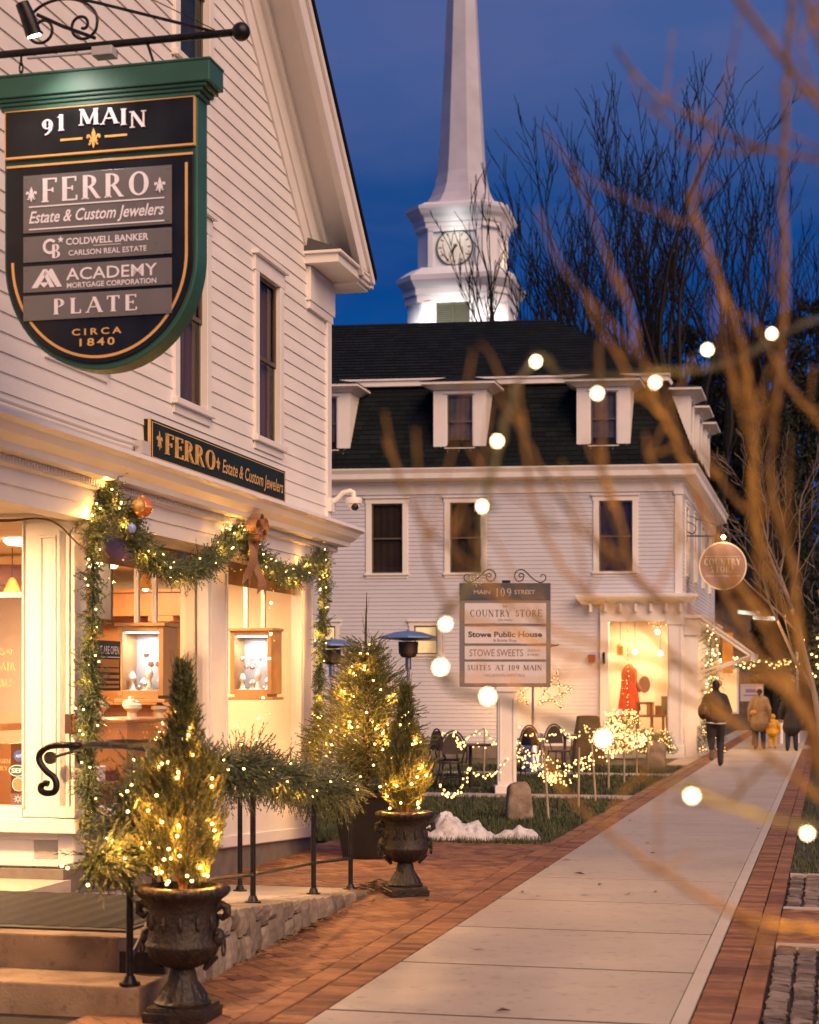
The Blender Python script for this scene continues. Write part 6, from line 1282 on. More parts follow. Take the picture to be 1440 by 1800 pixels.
# lit shrubs at the corner
def lit_shrub(c, rx, ry, h, nb, label, e):
    t = thing('lit_shrub', c, label, 'shrub', 'shrubs under net lights'); n = 420; a = rng.uniform(0, 6.28, n); f = rng.random(n); r_ = np.sqrt(rng.random(n))*(1-.5*f)
    P = np.stack([c[0]+rx*r_*np.cos(a), c[1]+ry*r_*np.sin(a), c[2]+h*f*.8], 1); D = np.stack([np.cos(a)*.7, np.sin(a)*.7, np.ones(n)*.6], 1)
    b = MB(); b.np_add(*sprays(P, D, .16, 14, .05, .012)); b.build('foliage', M_CYP, t)
    pts = []
    for k in range(nb):
        an = random.uniform(-math.pi, 0) if random.random() < .8 else random.uniform(0, 3.1); q = random.random()**1.3; r2 = (1-.55*q)*random.uniform(.75, 1.08); pts.append((c[0]+rx*r2*math.cos(an), c[1]+ry*r2*math.sin(an)-.03, c[2]+.08+h*q))
    add_bulbs(t, pts, .0125, M_BULBF, 1.2); lamp('shrub_glow', (c[0], c[1]-ry-.25, c[2]+h*.7), e*2.2, (1, .46, .12), rad=.15, parent=t)
x, y, _ = P109(-1.25, -.85, 0); lit_shrub((x, y, .1), .62, .4, .98, 190, 'wide shrub under a net of lights below the store window', 7)
x, y, _ = P109(-.45, -.8, 0); lit_shrub((x, y, .1), .40, .35, .55, 80, 'low shrub under lights at the foot of the store pilaster', 4)
x, y, _ = P109(.65, .9, 0); lit_shrub((x, y, .05), .30, .35, 1.15, 120, 'tall shrub under lights round the corner of the store', 7)
gS = garland('store_garland', [P109(.62, 1.6, 3.2), P109(.58, 1.5, 2.6), P109(.6, 1.5, 1.9), P109(.56, 1.5, 1.2), P109(.6, 1.45, .5)], 'garland with lights and baubles on the street side of the store', .24, 90, .08, .014, 70, twl=(.14, .22), bulb_r=.022, K=18)
for k, (dx, z, m, lab) in enumerate(((.75, 2.2, M_GOLD, 'gold bauble high'), (.80, 1.75, mat('copper_bauble', (.55, .2, .05), .25, coat=.5), 'copper bauble midway'), (.76, 1.05, MATS['red_gold_bauble'], 'red gold bauble low'), (.82, .8, MATS['copper_bauble'] if 'copper_bauble' in MATS else M_GOLD, 'copper bauble lowest'))):
    bauble(P109(dx, 1.15, z), .085, m, lab+' on the store garland')
b = MB(lambda x, y, z: P109(x, y, z)); b.box((.8, 1.05), (2.6, 2.66), (2.0, 3.0)); tag(b.build('banner', mat('orange_banner', (.62, .27, .04), .7, var=.1)), 'narrow orange banner hanging beside the store garland', 'banner')

# ================================================================== CHURCH STEEPLE
ch = thing('church_steeple', (2.84, 92, 0), 'tall white church steeple with clock rising behind the mansard roof', 'church'); CA = R(-12)
def C(x, y, z): return (2.84+x*math.cos(CA)-y*math.sin(CA), 92.2+x*math.sin(CA)+y*math.cos(CA), z)
def octo(b, prof):                                                                # chamfered square stage: (half, chamfer, z)
    b.extrude(None, [[C(*p, z) for p in ((-h+c, -h), (h-c, -h), (h, -h+c), (h, h-c), (h-c, h), (-h+c, h), (-h, h-c), (-h, -h+c))] for h, c, z in prof])
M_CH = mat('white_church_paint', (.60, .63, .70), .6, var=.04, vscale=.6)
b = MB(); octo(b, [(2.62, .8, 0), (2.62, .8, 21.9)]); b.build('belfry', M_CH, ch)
b = MB(C)
for sx in (-1, 1): b.box((sx*1.42-.28, sx*1.42+.28), (-2.74, -2.62), (15, 22.0)); b.box((sx*1.0-.10, sx*1.0+.10), (-2.69, -2.62), (15, 22.0))
b.box((2.62, 2.74), (-1.7, -1.1), (15, 22)); b.box((2.62, 2.74), (1.1, 1.7), (15, 22)); b.build('pilaster', M_CH, ch)
b = MB(C); b.box((-.88, .88), (-2.66, -2.63), (15, 21.8))
for k in range(60): b.hexa([(-.86, -2.70, 15.1+k*.11), (.86, -2.70, 15.1+k*.11), (.86, -2.64, 15.15+k*.11), (-.86, -2.64, 15.15+k*.11), (-.86, -2.70, 15.125+k*.11), (.86, -2.70, 15.125+k*.11), (.86, -2.64, 15.175+k*.11), (-.86, -2.64, 15.175+k*.11)])
b.box((-.03, .03), (-2.72, -2.66), (15, 21.8)); b.build('louver', mat('dark_green_louver', (.05, .055, .04), .7), ch)
b = MB(); octo(b, [(2.66, .8, 21.85), (2.74, .82, 21.9), (2.74, .82, 22.25), (2.82, .84, 22.3), (2.82, .84, 22.6), (2.95, .9, 22.75), (3.12, .95, 23.0), (3.15, .96, 23.25), (3.0, .95, 23.35), (2.55, .85, 23.75), (2.40, .8, 23.75)]); b.build('lower_cornice', M_CH, ch)
b = MB(); octo(b, [(2.27, .75, 23.7), (2.20, .72, 23.75), (2.14, .72, 23.9), (2.14, .72, 25.9)]); b.build('clock_stage', M_CH, ch)
b = MB(C)
for rot in (0, 1):
    q = (lambda x, y, z: (x, y, z)) if rot == 0 else (lambda x, y, z: (-y, x, z))
    for (x0, x1, z0, z1) in ((-1.42, -1.15, 23.75, 25.75), (1.15, 1.42, 23.75, 25.75), (-1.42, 1.42, 25.68, 25.95), (-1.42, 1.42, 23.72, 23.85)):
        p = [q(x0, -2.3, z0), q(x1, -2.3, z0), q(x1, -2.12, z0), q(x0, -2.12, z0), q(x0, -2.3, z1), q(x1, -2.3, z1), q(x1, -2.12, z1), q(x0, -2.12, z1)]; b.hexa(p)
b.build('clock_surround', M_CH, ch)
for rot in (0, 1):
    q = (lambda x, z, o: C(x, -2.15-o, z)) if rot == 0 else (lambda x, z, o: C(2.15+o, x, z))
    b = MB(q); n = 40; b.prism([(.98*math.cos(2*math.pi*i/n), 24.83+.98*math.sin(2*math.pi*i/n)) for i in range(n)], lambda x, z: (x, z, 0), lambda x, z: (x, z, .03)); cf = b.build('clock_face', mat('pale_clock_face', (.72, .75, .70), .5, var=.05), ch)
    b = MB(q)
    for i in range(n):
        a0, a1 = 2*math.pi*i/n, 2*math.pi*(i+1)/n; b.prism([(r_*math.cos(a), 24.83+r_*math.sin(a)) for r_, a in ((1.0, a0), (1.0, a1), (.92, a1), (.92, a0))], lambda x, z: (x, z, .0), lambda x, z: (x, z, .06))
    for k in range(12):
        a = k*math.pi/6; d = (math.sin(a), math.cos(a)); nrm = (d[1], -d[0]); w = .03; b.prism([(d[0]*.68+nrm[0]*w, 24.83+d[1]*.68+nrm[1]*w), (d[0]*.86+nrm[0]*w, 24.83+d[1]*.86+nrm[1]*w), (d[0]*.86-nrm[0]*w, 24.83+d[1]*.86-nrm[1]*w), (d[0]*.68-nrm[0]*w, 24.83+d[1]*.68-nrm[1]*w)], lambda x, z: (x, z, .03), lambda x, z: (x, z, .04))
    b.build('clock_rim', mat('dark_clock_green', (.05, .07, .06), .5), cf)
    for ang, ln in ((R(204), .75), (R(222), .5)):
        b = MB(q); d = (math.sin(ang), math.cos(ang)); nr = (d[1], -d[0]); b.prism([(nr[0]*.06-d[0]*.18, 24.83+nr[1]*.06-d[1]*.18), (d[0]*ln, 24.83+d[1]*ln), (-nr[0]*.06-d[0]*.18, 24.83-nr[1]*.06-d[1]*.18)], lambda x, z: (x, z, .045), lambda x, z: (x, z, .06)); b.build('clock_hand', mat('dark_clock_green', (.05, .07, .06)), cf)
b = MB(); octo(b, [(2.2, .74, 25.85), (2.3, .76, 25.9), (2.3, .76, 26.15), (2.36, .78, 26.2), (2.42, .8, 26.45), (2.6, .86, 26.6), (2.74, .92, 26.85), (2.76, .92, 27.0), (2.6, .9, 27.06), (2.42, .88, 27.22)]); b.build('upper_cornice', M_CH, ch)
b = MB(); rings = []
for r_, z in ((2.22, 27.2), (1.92, 27.5), (1.62, 27.95), (1.40, 28.5), (1.26, 29.2), (1.18, 30.2), (1.08, 32), (.95, 34.6), (.80, 37.8), (.5, 44), (.05, 53)):
    rings.append([C(r_/math.cos(math.pi/8)*math.cos(math.pi/8+k*math.pi/4), r_/math.cos(math.pi/8)*math.sin(math.pi/8+k*math.pi/4), z) for k in range(8)])
b.extrude(None, rings); b.build('spire', mat('dimmed_white_spire', (.40, .42, .50), .7, var=.12, vscale=.7, bump=.2, bscale=5), ch)  # spire colour darkened and cooled to imitate light from the sky alone
for x, y in ((-2.6, -6.5), (5.5, -5)):
    p = C(x, y, 17.8); lamp('steeple_flood', p, 3600, (1.0, .90, .76), rad=.4, typ='SPOT', aim=C(0, -1, 20.6), spot=50, parent=ch)
lamp('clock_lamp', C(.1, -3.1, 25.9), 26, (1, .97, .82), rad=.1, parent=ch); lamp('clock_lamp', C(3.2, .1, 24.3), 70, (1, .60, .38), rad=.1, parent=ch)

# ================================================================== BARE TREES AND DARK EVERGREENS BEHIND
M_TWIG = mat('dark_twig', (.009, .008, .008), .9)
def bare_tree(base, H, r0, seed, label, lean=0.0, levels=4, fork=.34, m=M_TWIG, up=.55, group='bare trees behind the store', minr=.013, kids=(7, 5, 5, 4), name='bare_tree', trunk=.72, spread=1.0):
    rd = random.Random(seed); t = thing(name, base, label, 'tree', group); tr = MB(); cr = MB()
    def grow(p, d, ln, r, lev):
        n = 7 if lev < 2 else 5; pts = [tuple(p)]; rad = [r]; q = p.copy(); dd = d.copy(); pos = []
        for i in range(n):
            dd = (dd+Vector((rd.gauss(0, .10), rd.gauss(0, .10), rd.gauss(.04 if lev else .0, .05)+(.10*up if lev else .02)))).normalized(); q = q+dd*ln/n; pts.append(tuple(q)); rad.append(max(minr*.6, r*(1-.62*(i+1)/n))); pos.append((q.copy(), dd.copy(), rad[-1]))
        (tr if lev == 0 else cr).tube(pts, rad, 7 if lev == 0 else (5 if lev == 1 else 3), cap=False)
        if lev >= levels: return
        k = kids[min(lev, len(kids)-1)]+rd.randint(-1, 1)
        for j in range(k):
            f = fork+(1-fork)*(j+rd.random()*.8)/k if lev == 0 else .22+.78*(j+rd.random())/k
            pp, pd, pr = pos[min(n-1, int(f*n))]; a = rd.uniform(0, 6.28); o = pd.orthogonal().normalized(); o = (o*math.cos(a)+pd.cross(o)*math.sin(a))
            o.y *= .7; nd = (pd*rd.uniform(.75, 1.15)+o*rd.uniform(.45, .8)*spread+Vector((0, 0, up*.5))).normalized()
            grow(pp, nd, ln*rd.uniform(.40, .62)*((1.35-.55*f) if lev == 0 else .9), max(minr, pr*rd.uniform(.5, .8)), lev+1)
    grow(Vector(base), Vector((lean, 0, 1)).normalized(), H*trunk, r0, 0); tr.build('trunk', m, t); cr.build('crown', m, t); return t
BT = [(1135, 69, 20.5, .22, 17, .03, 'bare tree hidden among others, second from the steeple'), (1195, 76, 23.5, .24, 44, .02, 'bare tree standing back between the two slim ones'), (1330, 70, 20.5, .22, 55, .03, 'lower bare tree beyond the last string bulbs'), (1062, 66, 20.0, .26, 5, .02, 'bare tree nearest the steeple, its outer twigs near the clock'), (1095, 72, 25.0, .30, 8, .0, 'tall straight bare tree in the middle of the row behind the store'),
      (1158, 70, 24.2, .27, 12, -.01, 'slim bare tree just right of the tallest one'), (1235, 68, 23.0, .27, 15, .0, 'forked bare tree behind the string bulbs'), (1290, 74, 23.6, .28, 21, .05, 'bare tree at the right end of the row, leaning out')]
for px, Y, H, r0, sd_, ln, lab in BT: bare_tree(((px-720)/3000*Y, Y, 0), H*1.17, r0*1.35, sd_, lab, ln, kids=(7, 5, 4, 3), trunk=.57, fork=.38, up=.45, minr=.023, spread=.55 if px < 1100 else .8)
def conifer(base, H, Rm, label, seed, n=700, m=None):
    t = thing('conifer', base, label, 'tree', 'dark evergreens on the slope'); b = MB(); b.tube([base, (base[0], base[1], base[2]+H*.95)], [.18, .03], 7); b.build('trunk', M_TWIG, t)
    f = rng.random(n)**.8; a = rng.uniform(0, 6.28, n); tier = np.abs(np.sin(f*H*1.9))*.3+.75; r_ = Rm*(1-f)*tier*(.35+.65*rng.random(n))
    P = np.stack([base[0]+r_*np.cos(a), base[1]+r_*np.sin(a), base[2]+H*(.06+.94*f)], 1); D = np.stack([np.cos(a), np.sin(a), rng.uniform(-.35, .25, n)], 1)
    b = MB(); b.np_add(*sprays(P, D, .55, 12, .40, .075, hug=.6, spread=.7)); b.build('crown', m or mat('dark_conifer', (1, 1, 1), .8, rnd=((.006, .010, .006), (.013, .02, .011), (.02, .028, .016))), t)
r5 = random.Random(5)
CF = [(1010, 84, 14.5), (1050, 80, 15.8), (1080, 86, 15.0), (1130, 80, 17.0), (1170, 84, 17.6), (1205, 78, 18.2), (1240, 84, 18.0), (1275, 76, 17.8), (1310, 82, 18.6), (1345, 76, 18.2), (1385, 80, 19.3), (1425, 76, 19.6), (1465, 82, 20.2), (1290, 70, 14.0), (1360, 68, 13.5), (1420, 70, 15), (1250, 72, 13)]
wh = ['at the left end of the evergreens', 'short, behind the tall straight bare tree', 'squat, between two bare trees', 'pointed, behind the slim bare tree', 'broad, right of the slim bare tree', 'behind the highest string bulb but one', 'broad, above the store eave', 'pointed, above the side dormers', 'left of the highest string bulb', 'behind the highest string bulb', 'tall, right of the highest string bulb', 'near the right edge', 'tallest, at the right edge', 'low front one above the side dormers', 'low front one behind the round sign', 'low front one at the right edge', 'low front one nearest the store eave']
for (px, Y, H), w_ in zip(CF, wh): conifer(((px-720)/3000*Y, Y, -.5), H+r5.uniform(-.4, .4), H*.22, 'dark evergreen '+w_, px)
hl = MB(); n1 = 40
pts = []; fs = []
for i in range(n1):
    for j in range(14):
        x = -60+260*i/(n1-1); y = 92+j*14; h = max(0, (j*2.1+mnoise.noise((x*.02, y*.02, 0))*5))*(1/(1+math.exp(-(x-8)/6)))*.9-.5; pts.append((x, y, h))
for i in range(n1-1):
    for j in range(13): fs.append((i*14+j, i*14+j+1, (i+1)*14+j+1, (i+1)*14+j))
hl.add(pts, fs); structure(hl.build('hill', mat('dark_hillside', (.012, .015, .010), .95, var=.5, vscale=.4), smooth=True))
# pale bare street trees on the right
M_PALE = mat('pale_grey_twig', (.30, .23, .17), .8)
bare_tree((8.6, 33, 0), 5.2, .07, 31, 'pale bare street tree lit from below at the right edge', -.06, levels=4, fork=.2, m=M_PALE, up=.35, minr=.008, group='street trees', name='street_tree', kids=(6, 4, 4, 3))
bare_tree((10.6, 44, 0), 7.5, .09, 37, 'taller pale bare street tree behind the round sign', -.03, levels=4, fork=.2, m=M_PALE, up=.4, minr=.009, group='street trees', name='street_tree', kids=(6, 5, 4, 3))
t = thing('lit_tree', (11.1, 45.5, 0), 'small street tree wrapped in fairy lights at the right edge', 'tree', None)
b = MB(); b.tube([(11.1, 45.5, 0), (11.1, 45.5, 1.8), (11.0, 45.5, 3.0)], [.08, .06, .03], 8); b.build('trunk', M_BARK, t)
n = 300; P = rng.normal(size=(n, 3))*np.array([.35, .35, .5])+np.array([11.1, 45.4, 2.4]); b = MB(); b.np_add(*sprays(P, rng.normal(size=(n, 3)), .25, 10, .10, .02)); b.build('crown', M_CYP, t); add_bulbs(t, [tuple(p) for p in (rng.normal(size=(60, 3))*np.array([.32, .3, .45])+np.array([11.05, 45.0, 2.4]))], .03, M_BULB)
# beyond: shops across the side street
fs_ = thing('far_shop', S(66, -4.5, 0), 'dim far shop front with lit windows beyond the people', 'building')
b = MB(S); b.box((66, 74), (-12, -3), (-.1, 5.2)); b.build('wall', mat('weathered_brown_boards', (.11, .08, .06), .9, var=.3), fs_)
b = MB(S); b.hexa([(65.4, -12, 5.2), (74, -12, 5.2), (74, -2.6, 5.2), (65.4, -2.6, 5.2), (69, -12, 7.4), (71, -12, 7.4), (71, -2.6, 7.4), (69, -2.6, 7.4)]); b.build('roof', M_ROOF, fs_)
for t0, t1 in ((-4.6, -3.4), (-6.4, -5.2), (-8.2, -7)):
    b = MB(S); b.box((65.94, 66.02), (t0-.08, t1+.08), (.62, 2.38)); w_ = b.build('window', M_TRIM, fs_); b = MB(S); b.quad((65.93, t0, .7), (65.93, t1, .7), (65.93, t1, 2.3), (65.93, t0, 2.3)); b.build('pane', emis('far_window_glow', (1, .55, .22), 1.2), w_)
fs2 = thing('far_house', S(78, 1, 0), 'dim far house with small lit window behind the dark coated person', 'building')
b = MB(S); b.box((78, 88), (-3, 8), (-.1, 5)); b.build('wall', mat('weathered_brown_boards', (.11, .08, .06)), fs2)
b = MB(S); b.prism([(-3.6, 5), (8.6, 5), (2.5, 8.4)], lambda a, z: (77.5, a, z), lambda a, z: (88, a, z)); b.build('roof', M_ROOF, fs2)
for t0 in (-1.8, .4): 
    b = MB(S); b.box((77.94, 78.02), (t0-.08, t0+1.0), (1.3, 2.6)); w_ = b.build('window', M_TRIM, fs2); b = MB(S); b.quad((77.93, t0, 1.4), (77.93, t0+.92, 1.4), (77.93, t0+.92, 2.5), (77.93, t0, 2.5)); b.build('pane', emis('far_window_glow', (1, .55, .22), 1.2), w_)
gF = garland('porch_garland', [S(50.5, -3.2, 2.55), S(51, -2.4, 2.35), S(51.5, -1.6, 2.3), S(52, -.9, 2.4)], 'sagging garland with bright bulbs over the path beyond the store', .22, 60, .10, .016, 44, twl=(.18, .3), bulb_r=.035, K=16)
for s, t_, w_ in ((50.5, -3.2, 'nearer the store'), (52, -.9, 'beside the tan coat')): b = MB(S); b.tube([(s, t_, 0), (s, t_, 2.7)], .05, 8); tag(b.build('garland_post', M_TRIM), 'white post carrying the sagging bright garland, '+w_, 'post', 'posts of the bright garland')
t = thing('small_sign', S(49.5, -1.75, 0), 'small lavender notice board on a post behind the tan jacket', 'sign')
b = MB(S); b.box((49.48, 49.5), (-2.45, -1.8), (1.25, 1.75)); b.build('board', mat('lavender_board', (.34, .30, .40), .6), t)
b = MB(S); b.tube([(49.55, -2.1, 0), (49.55, -2.1, 1.3)], .03, 7); b.build('post', M_IRON, t)
b = MB(lambda x, z, o: S(49.48-o, x, z)); b.box((-2.36, -1.9), (1.40, 1.44), (.001, .004)); b.box((-2.30, -1.96), (1.50, 1.60), (.001, .004)); b.build('printed_band', mat('violet_print', (.16, .12, .24), .6), t)
b = MB(S); b.tube([(51.2, -1.35, 0), (51.2, -1.35, 1.05)], .05, 8); b.tube([(51.2, -1.35, 1.0), (51.2, -1.3, 1.15), (51.2, -1.12, 1.17), (51.2, -1.05, 1.0), (51.2, -1.15, .88), (51.2, -1.3, .9)], .04, 8); tag(b.build('looped_post', M_TRIM, smooth=True), 'white post with looped top beside the yellow child', 'post')
t = thing('signboard_lights', P109(1.4, 4, 3.4), 'pair of pale tube lights under the far eave of the store', 'lights')
for x, z in ((1.05, 3.62), (1.45, 3.48)):
    b = MB(lambda a, c, e: P109(a, c, e)); b.tube([(x, 5, z), (x+.55, 5.1, z-.04)], .05, 8); b.build('tube', emis('pale_tube_glow', (1, .95, .72), 1.6), t)

# ================================================================== PEOPLE
def skin_body(name, chains, m, parent=None, vox=.022, balls=(), smooth_it=6):
    """limbs and torso given as tapered chains, fused into one continuous surface"""
    b = MB()
    for pts, rad in chains: 
        b.tube(pts, rad, 14)
        for p, r_ in list(zip(pts, rad))[1 if len(pts) == 5 else 0:]: b.ball(p, r_*.995, 12, 8)
    for c, r_, sc in balls: b.ball(c, r_, 16, 10, sc=sc)
    o = b.build(name, m, None)
    md = o.modifiers.new('fuse', 'REMESH'); md.mode = 'VOXEL'; md.voxel_size = vox; md.use_smooth_shade = True
    s2 = o.modifiers.new('soft', 'SMOOTH'); s2.iterations = smooth_it; s2.factor = .5
    me = bpy.data.meshes.new_from_object(o.evaluated_get(bpy.context.evaluated_depsgraph_get())); me.name = name
    bpy.data.objects.remove(o); o = bpy.data.objects.new(name, me); COL.objects.link(o); me.materials.clear(); me.materials.append(m)
    me.polygons.foreach_set('use_smooth', [True]*len(me.polygons))
    if parent: o.parent = parent
    return o
M_SKIN = mat('skin', (.46, .26, .18), .55)
def hand(b, wrist, d, sgn, L=.18):
    """palm, four fingers of different length and a thumb from the side of the palm"""
    d = Vector(d).normalized(); s_ = d.cross(Vector((0, 1, 0))).normalized()*sgn if abs(d.y) < .9 else Vector((sgn, 0, 0)); n_ = d.cross(s_); w = Vector(wrist)
    b.tube([tuple(w), tuple(w+d*L*.28), tuple(w+d*L*.5)], [.026, .038, .036], 8)
    for k, (o, l) in enumerate(((-.028, .36), (-.01, .43), (.01, .40), (.027, .32))):
        p = w+d*L*.46+s_*o; b.tube([tuple(p), tuple(p+d*L*l*.5+n_*.006), tuple(p+d*L*l*.9+n_*.03)], [.010, .009, .007], 6)
    p = w+d*L*.15+s_*-.03; b.tube([tuple(p), tuple(p+d*L*.2-s_*.03), tuple(p+d*L*.42-s_*.03+n_*.015)], [.012, .011, .008], 6)
def person(loc, rz_, H, label, pose, cloth, parts, sc=1.0):
    """built facing -y in body units of metres for a 1.75 m figure, then scaled and turned"""
    k = H/1.75; J = pose
    torso = [([(0, 0, .92), (0, .0, 1.06), (0, .0, 1.25), (0, .0, 1.40)], [.135, .125, .14, .12]), ([(-.15, 0, 1.42), (.15, 0, 1.42)], [.075, .075]), ([(0, 0, 1.42), (0, -.01, 1.54)], [.065, .055])]
    legs = [([(s*.09, 0, .92), J['knee'+c], J['ankle'+c]], [.095, .062, .042]) for s, c in ((-1, 'R'), (1, 'L'))]
    feet = [([J['ankle'+c], J['toe'+c]], [.042, .036]) for c in 'RL']
    arms = [([(s*.17, 0, 1.42), J['elbow'+c], J['wrist'+c]], [.055, .043, .028]) for s, c in ((-1, 'R'), (1, 'L'))]
    head = [((0, -.015, 1.645), .098, (.80, .95, 1.18)), ((0, -.035, 1.59), .065, (.85, .9, 1.0)), ((0, -.115, 1.63), .017, (.8, 1, 1.5)), ((-.082, 0, 1.64), .022, (.4, .9, 1.3)), ((.082, 0, 1.64), .022, (.4, .9, 1.3)), ((0, -.10, 1.585), .02, (1.4, .5, .5))]
    body = skin_body('person', torso+legs+feet+arms, M_SKIN, vox=.02, balls=head)
    hb_ = MB()
    for s, c in ((-1, 'R'), (1, 'L')):
        hand(hb_, J['wrist'+c], Vector(J['wrist'+c])-Vector(J['elbow'+c]), s)
    for s in (-1, 1): hb_.ball((s*.035, -.098, 1.655), .013, 8, 6)
    ho = hb_.build('hand', M_SKIN); me = ho.data                                       # hands and eyes belong to the body mesh
    V = [tuple(v.co) for v in body.data.vertices]; F = [tuple(p.vertices) for p in body.data.polygons]; n0 = len(V)
    V += [tuple(v.co) for v in me.vertices]; F += [tuple(n0+i for i in p.vertices) for p in me.polygons]
    nm = bpy.data.meshes.new('person'); nm.from_pydata(V, [], F); nm.materials.append(M_SKIN); nm.polygons.foreach_set('use_smooth', [True]*len(nm.polygons)); body.data = nm; bpy.data.objects.remove(ho)
    tag(body, label, 'person')
    grow_ = lambda ch, g: [(p, [r_+g for r_ in r]) for p, r in ch]
    if 'trousers' in cloth: skin_body('trousers', grow_([([(0, 0, .93), (0, 0, 1.0)], [.14, .14])]+legs, .022), cloth['trousers'], body)
    if 'jacket' in cloth:
        lo = cloth.get('hem', .86); fl = cloth.get('flare', .03)
        skin_body('jacket', grow_([([(0, 0, lo), (0, 0, lo+.03), (0, 0, 1.06), (0, 0, 1.25), (0, 0, 1.40)], [.165+fl, .165+fl, .135, .15, .12]), ([(-.13, 0, 1.42), (.13, 0, 1.42)], [.072, .072]), ([(0, 0, 1.45), (0, 0, 1.52)], [.075, .068])]+arms, .032), cloth['jacket'], body)
    for ft_ in feet: skin_body('shoe', grow_([ft_], .012), cloth['shoes'], body, vox=.014)
    parts(body, J)
    for o in [body]: o.scale = (k*sc, k*sc, k); o.location = loc; o.rotation_euler = (0, 0, rz_)
    return body
def ballpart(parent, name, items, m):
    b = MB()
    for c, r_, s in items: b.ball(c, r_, 16, 10, sc=s)
    return b.build(name, m, parent, smooth=True, local=True)
M_DARKJ = mat('charcoal_jacket', (.022, .019, .017), .75, var=.3, vscale=9, bump=.3); M_JEAN = mat('dark_trousers', (.030, .026, .026), .85, var=.2); M_TANJ = mat('tan_quilted_coat', (.24, .155, .08), .75, var=.15, vscale=8, bump=.4, bscale=30); M_HAIR = mat('black_hair', (.012, .009, .008), .6); M_YEL = mat('yellow_raincoat', (.62, .33, .02), .5, var=.08); M_SHOE = mat('dark_shoe', (.03, .024, .02), .6); M_NAVY = mat('navy_trousers', (.012, .016, .03), .8)
WALK = dict(kneeR=(-.10, -.17, .50), ankleR=(-.10, -.02, .09), toeR=(-.10, -.16, .04), kneeL=(.09, -.02, .49), ankleL=(.09, .30, .36), toeL=(.10, .36, .18), elbowR=(-.27, .06, 1.14), wristR=(-.23, -.14, 1.0), elbowL=(.29, .02, 1.16), wristL=(.22, -.16, 1.06))
STAND = dict(kneeR=(-.10, -.02, .50), ankleR=(-.11, .0, .09), toeR=(-.12, -.13, .035), kneeL=(.10, -.03, .50), ankleL=(.11, .02, .09), toeL=(.12, -.11, .035), elbowR=(-.27, .02, 1.15), wristR=(-.28, -.06, .90), elbowL=(.27, .02, 1.15), wristL=(.28, -.06, .90))
def man_parts(b, J):
    ballpart(b, 'hair', [((0, .02, 1.685), .098, (.84, .92, 1.02)), ((0, .05, 1.63), .08, (.9, .7, 1))], M_HAIR)
    q = MB(); q.tube([(-.2, .03, .90), (-.1, .17, .89), (.1, .17, .90), (.2, .03, .91)], .016, 8); q.build('shirt_hem', M_LETW, b, local=True)
person((6.44, 35.9, .0), R(180)-R(8), 1.78, 'person in charcoal jacket walking away on the path edge, one heel lifted', WALK, dict(trousers=M_JEAN, jacket=M_DARKJ, hem=.96, flare=.02, shoes=mat('brown_boot', (.12, .075, .045), .6)), man_parts, 1.0)
b = MB(); c = Vector((6.18, 35.85, 1.16)); b.ball(tuple(c), .17, 18, 12, sc=(.75, .9, 1.05)); b.tube([tuple(c+Vector((.02, 0, .16))), tuple(c+Vector((.16, .05, .34)))], .015, 6); b.ball(tuple(c+Vector((-.02, -.15, -.02))), .03, 10, 8)
tag(b.build('shoulder_bag', mat('black_leather', (.015, .013, .012), .35), smooth=True), 'round black bag tucked under the arm of the person in charcoal', 'bag')
def woman_parts(b, J):
    ballpart(b, 'hair', [((0, .02, 1.68), .10, (.86, .95, 1.05)), ((0, .09, 1.56), .05, (.8, .7, 2.0)), ((0, .10, 1.45), .04, (.8, .7, 1.6))], M_HAIR)
    q = MB(); q.lathe([(.098, 1.67), (.103, 1.70), (.098, 1.75), (.06, 1.80), (.01, 1.81)], (0, 0, 0), 20); q.build('knit_hat', mat('cream_knit', (.42, .30, .2), .9, bump=.5, bscale=200), b, smooth=True, local=True)
    q = MB(); q.tube([(-.2, .12, 1.02), (.2, .12, 1.02)], .018, 8); q.build('belt', M_TANJ, b, local=True)
person((9.33, 45.5, 0), R(180)-R(12), 1.63, 'person in tan belted coat and knit hat walking beside the child in yellow', {**STAND, 'ankleL': (.10, .14, .10), 'toeL': (.11, .06, .03), 'kneeR': (-.1, -.08, .5)}, dict(trousers=M_NAVY, jacket=M_TANJ, hem=.72, flare=.07, shoes=M_SHOE), woman_parts, 1.0)
b = MB(); c = (9.12, 45.22, .98); b.ball(c, .10, 14, 10, sc=(.9, .6, .8)); b.tube([(9.12, 45.25, 1.03), (9.2, 45.3, 1.3), (9.35, 45.35, 1.46)], .01, 6); tag(b.build('handbag', mat('copper_leather', (.40, .16, .05), .3), smooth=True), 'small copper handbag at the hip of the tan coat', 'bag')
def kid_parts(b, J):
    ballpart(b, 'hood', [((0, .02, 1.67), .135, (.88, .95, 1.1))], M_YEL)
person((9.83, 46.2, 0), R(180)-R(12), .90, 'small child in a bright yellow hooded suit', STAND, dict(trousers=M_YEL, jacket=M_YEL, hem=.80, flare=.05, shoes=mat('orange_boots', (.5, .2, .06), .6)), kid_parts, 1.25)
def p4_parts(b, J): ballpart(b, 'hair', [((0, .02, 1.68), .10, (.9, 1, 1.1)), ((0, .06, 1.58), .09, (.9, .7, 1.3))], M_HAIR)
person((9.92, 44.3, 0), R(165), 1.66, 'person in long dark coat and black tights standing at the path edge', STAND, dict(trousers=mat('black_tights', (.01, .009, .01), .6), jacket=mat('black_coat', (.016, .014, .015), .8), hem=.62, flare=.06, shoes=M_SHOE), p4_parts, 1.0)
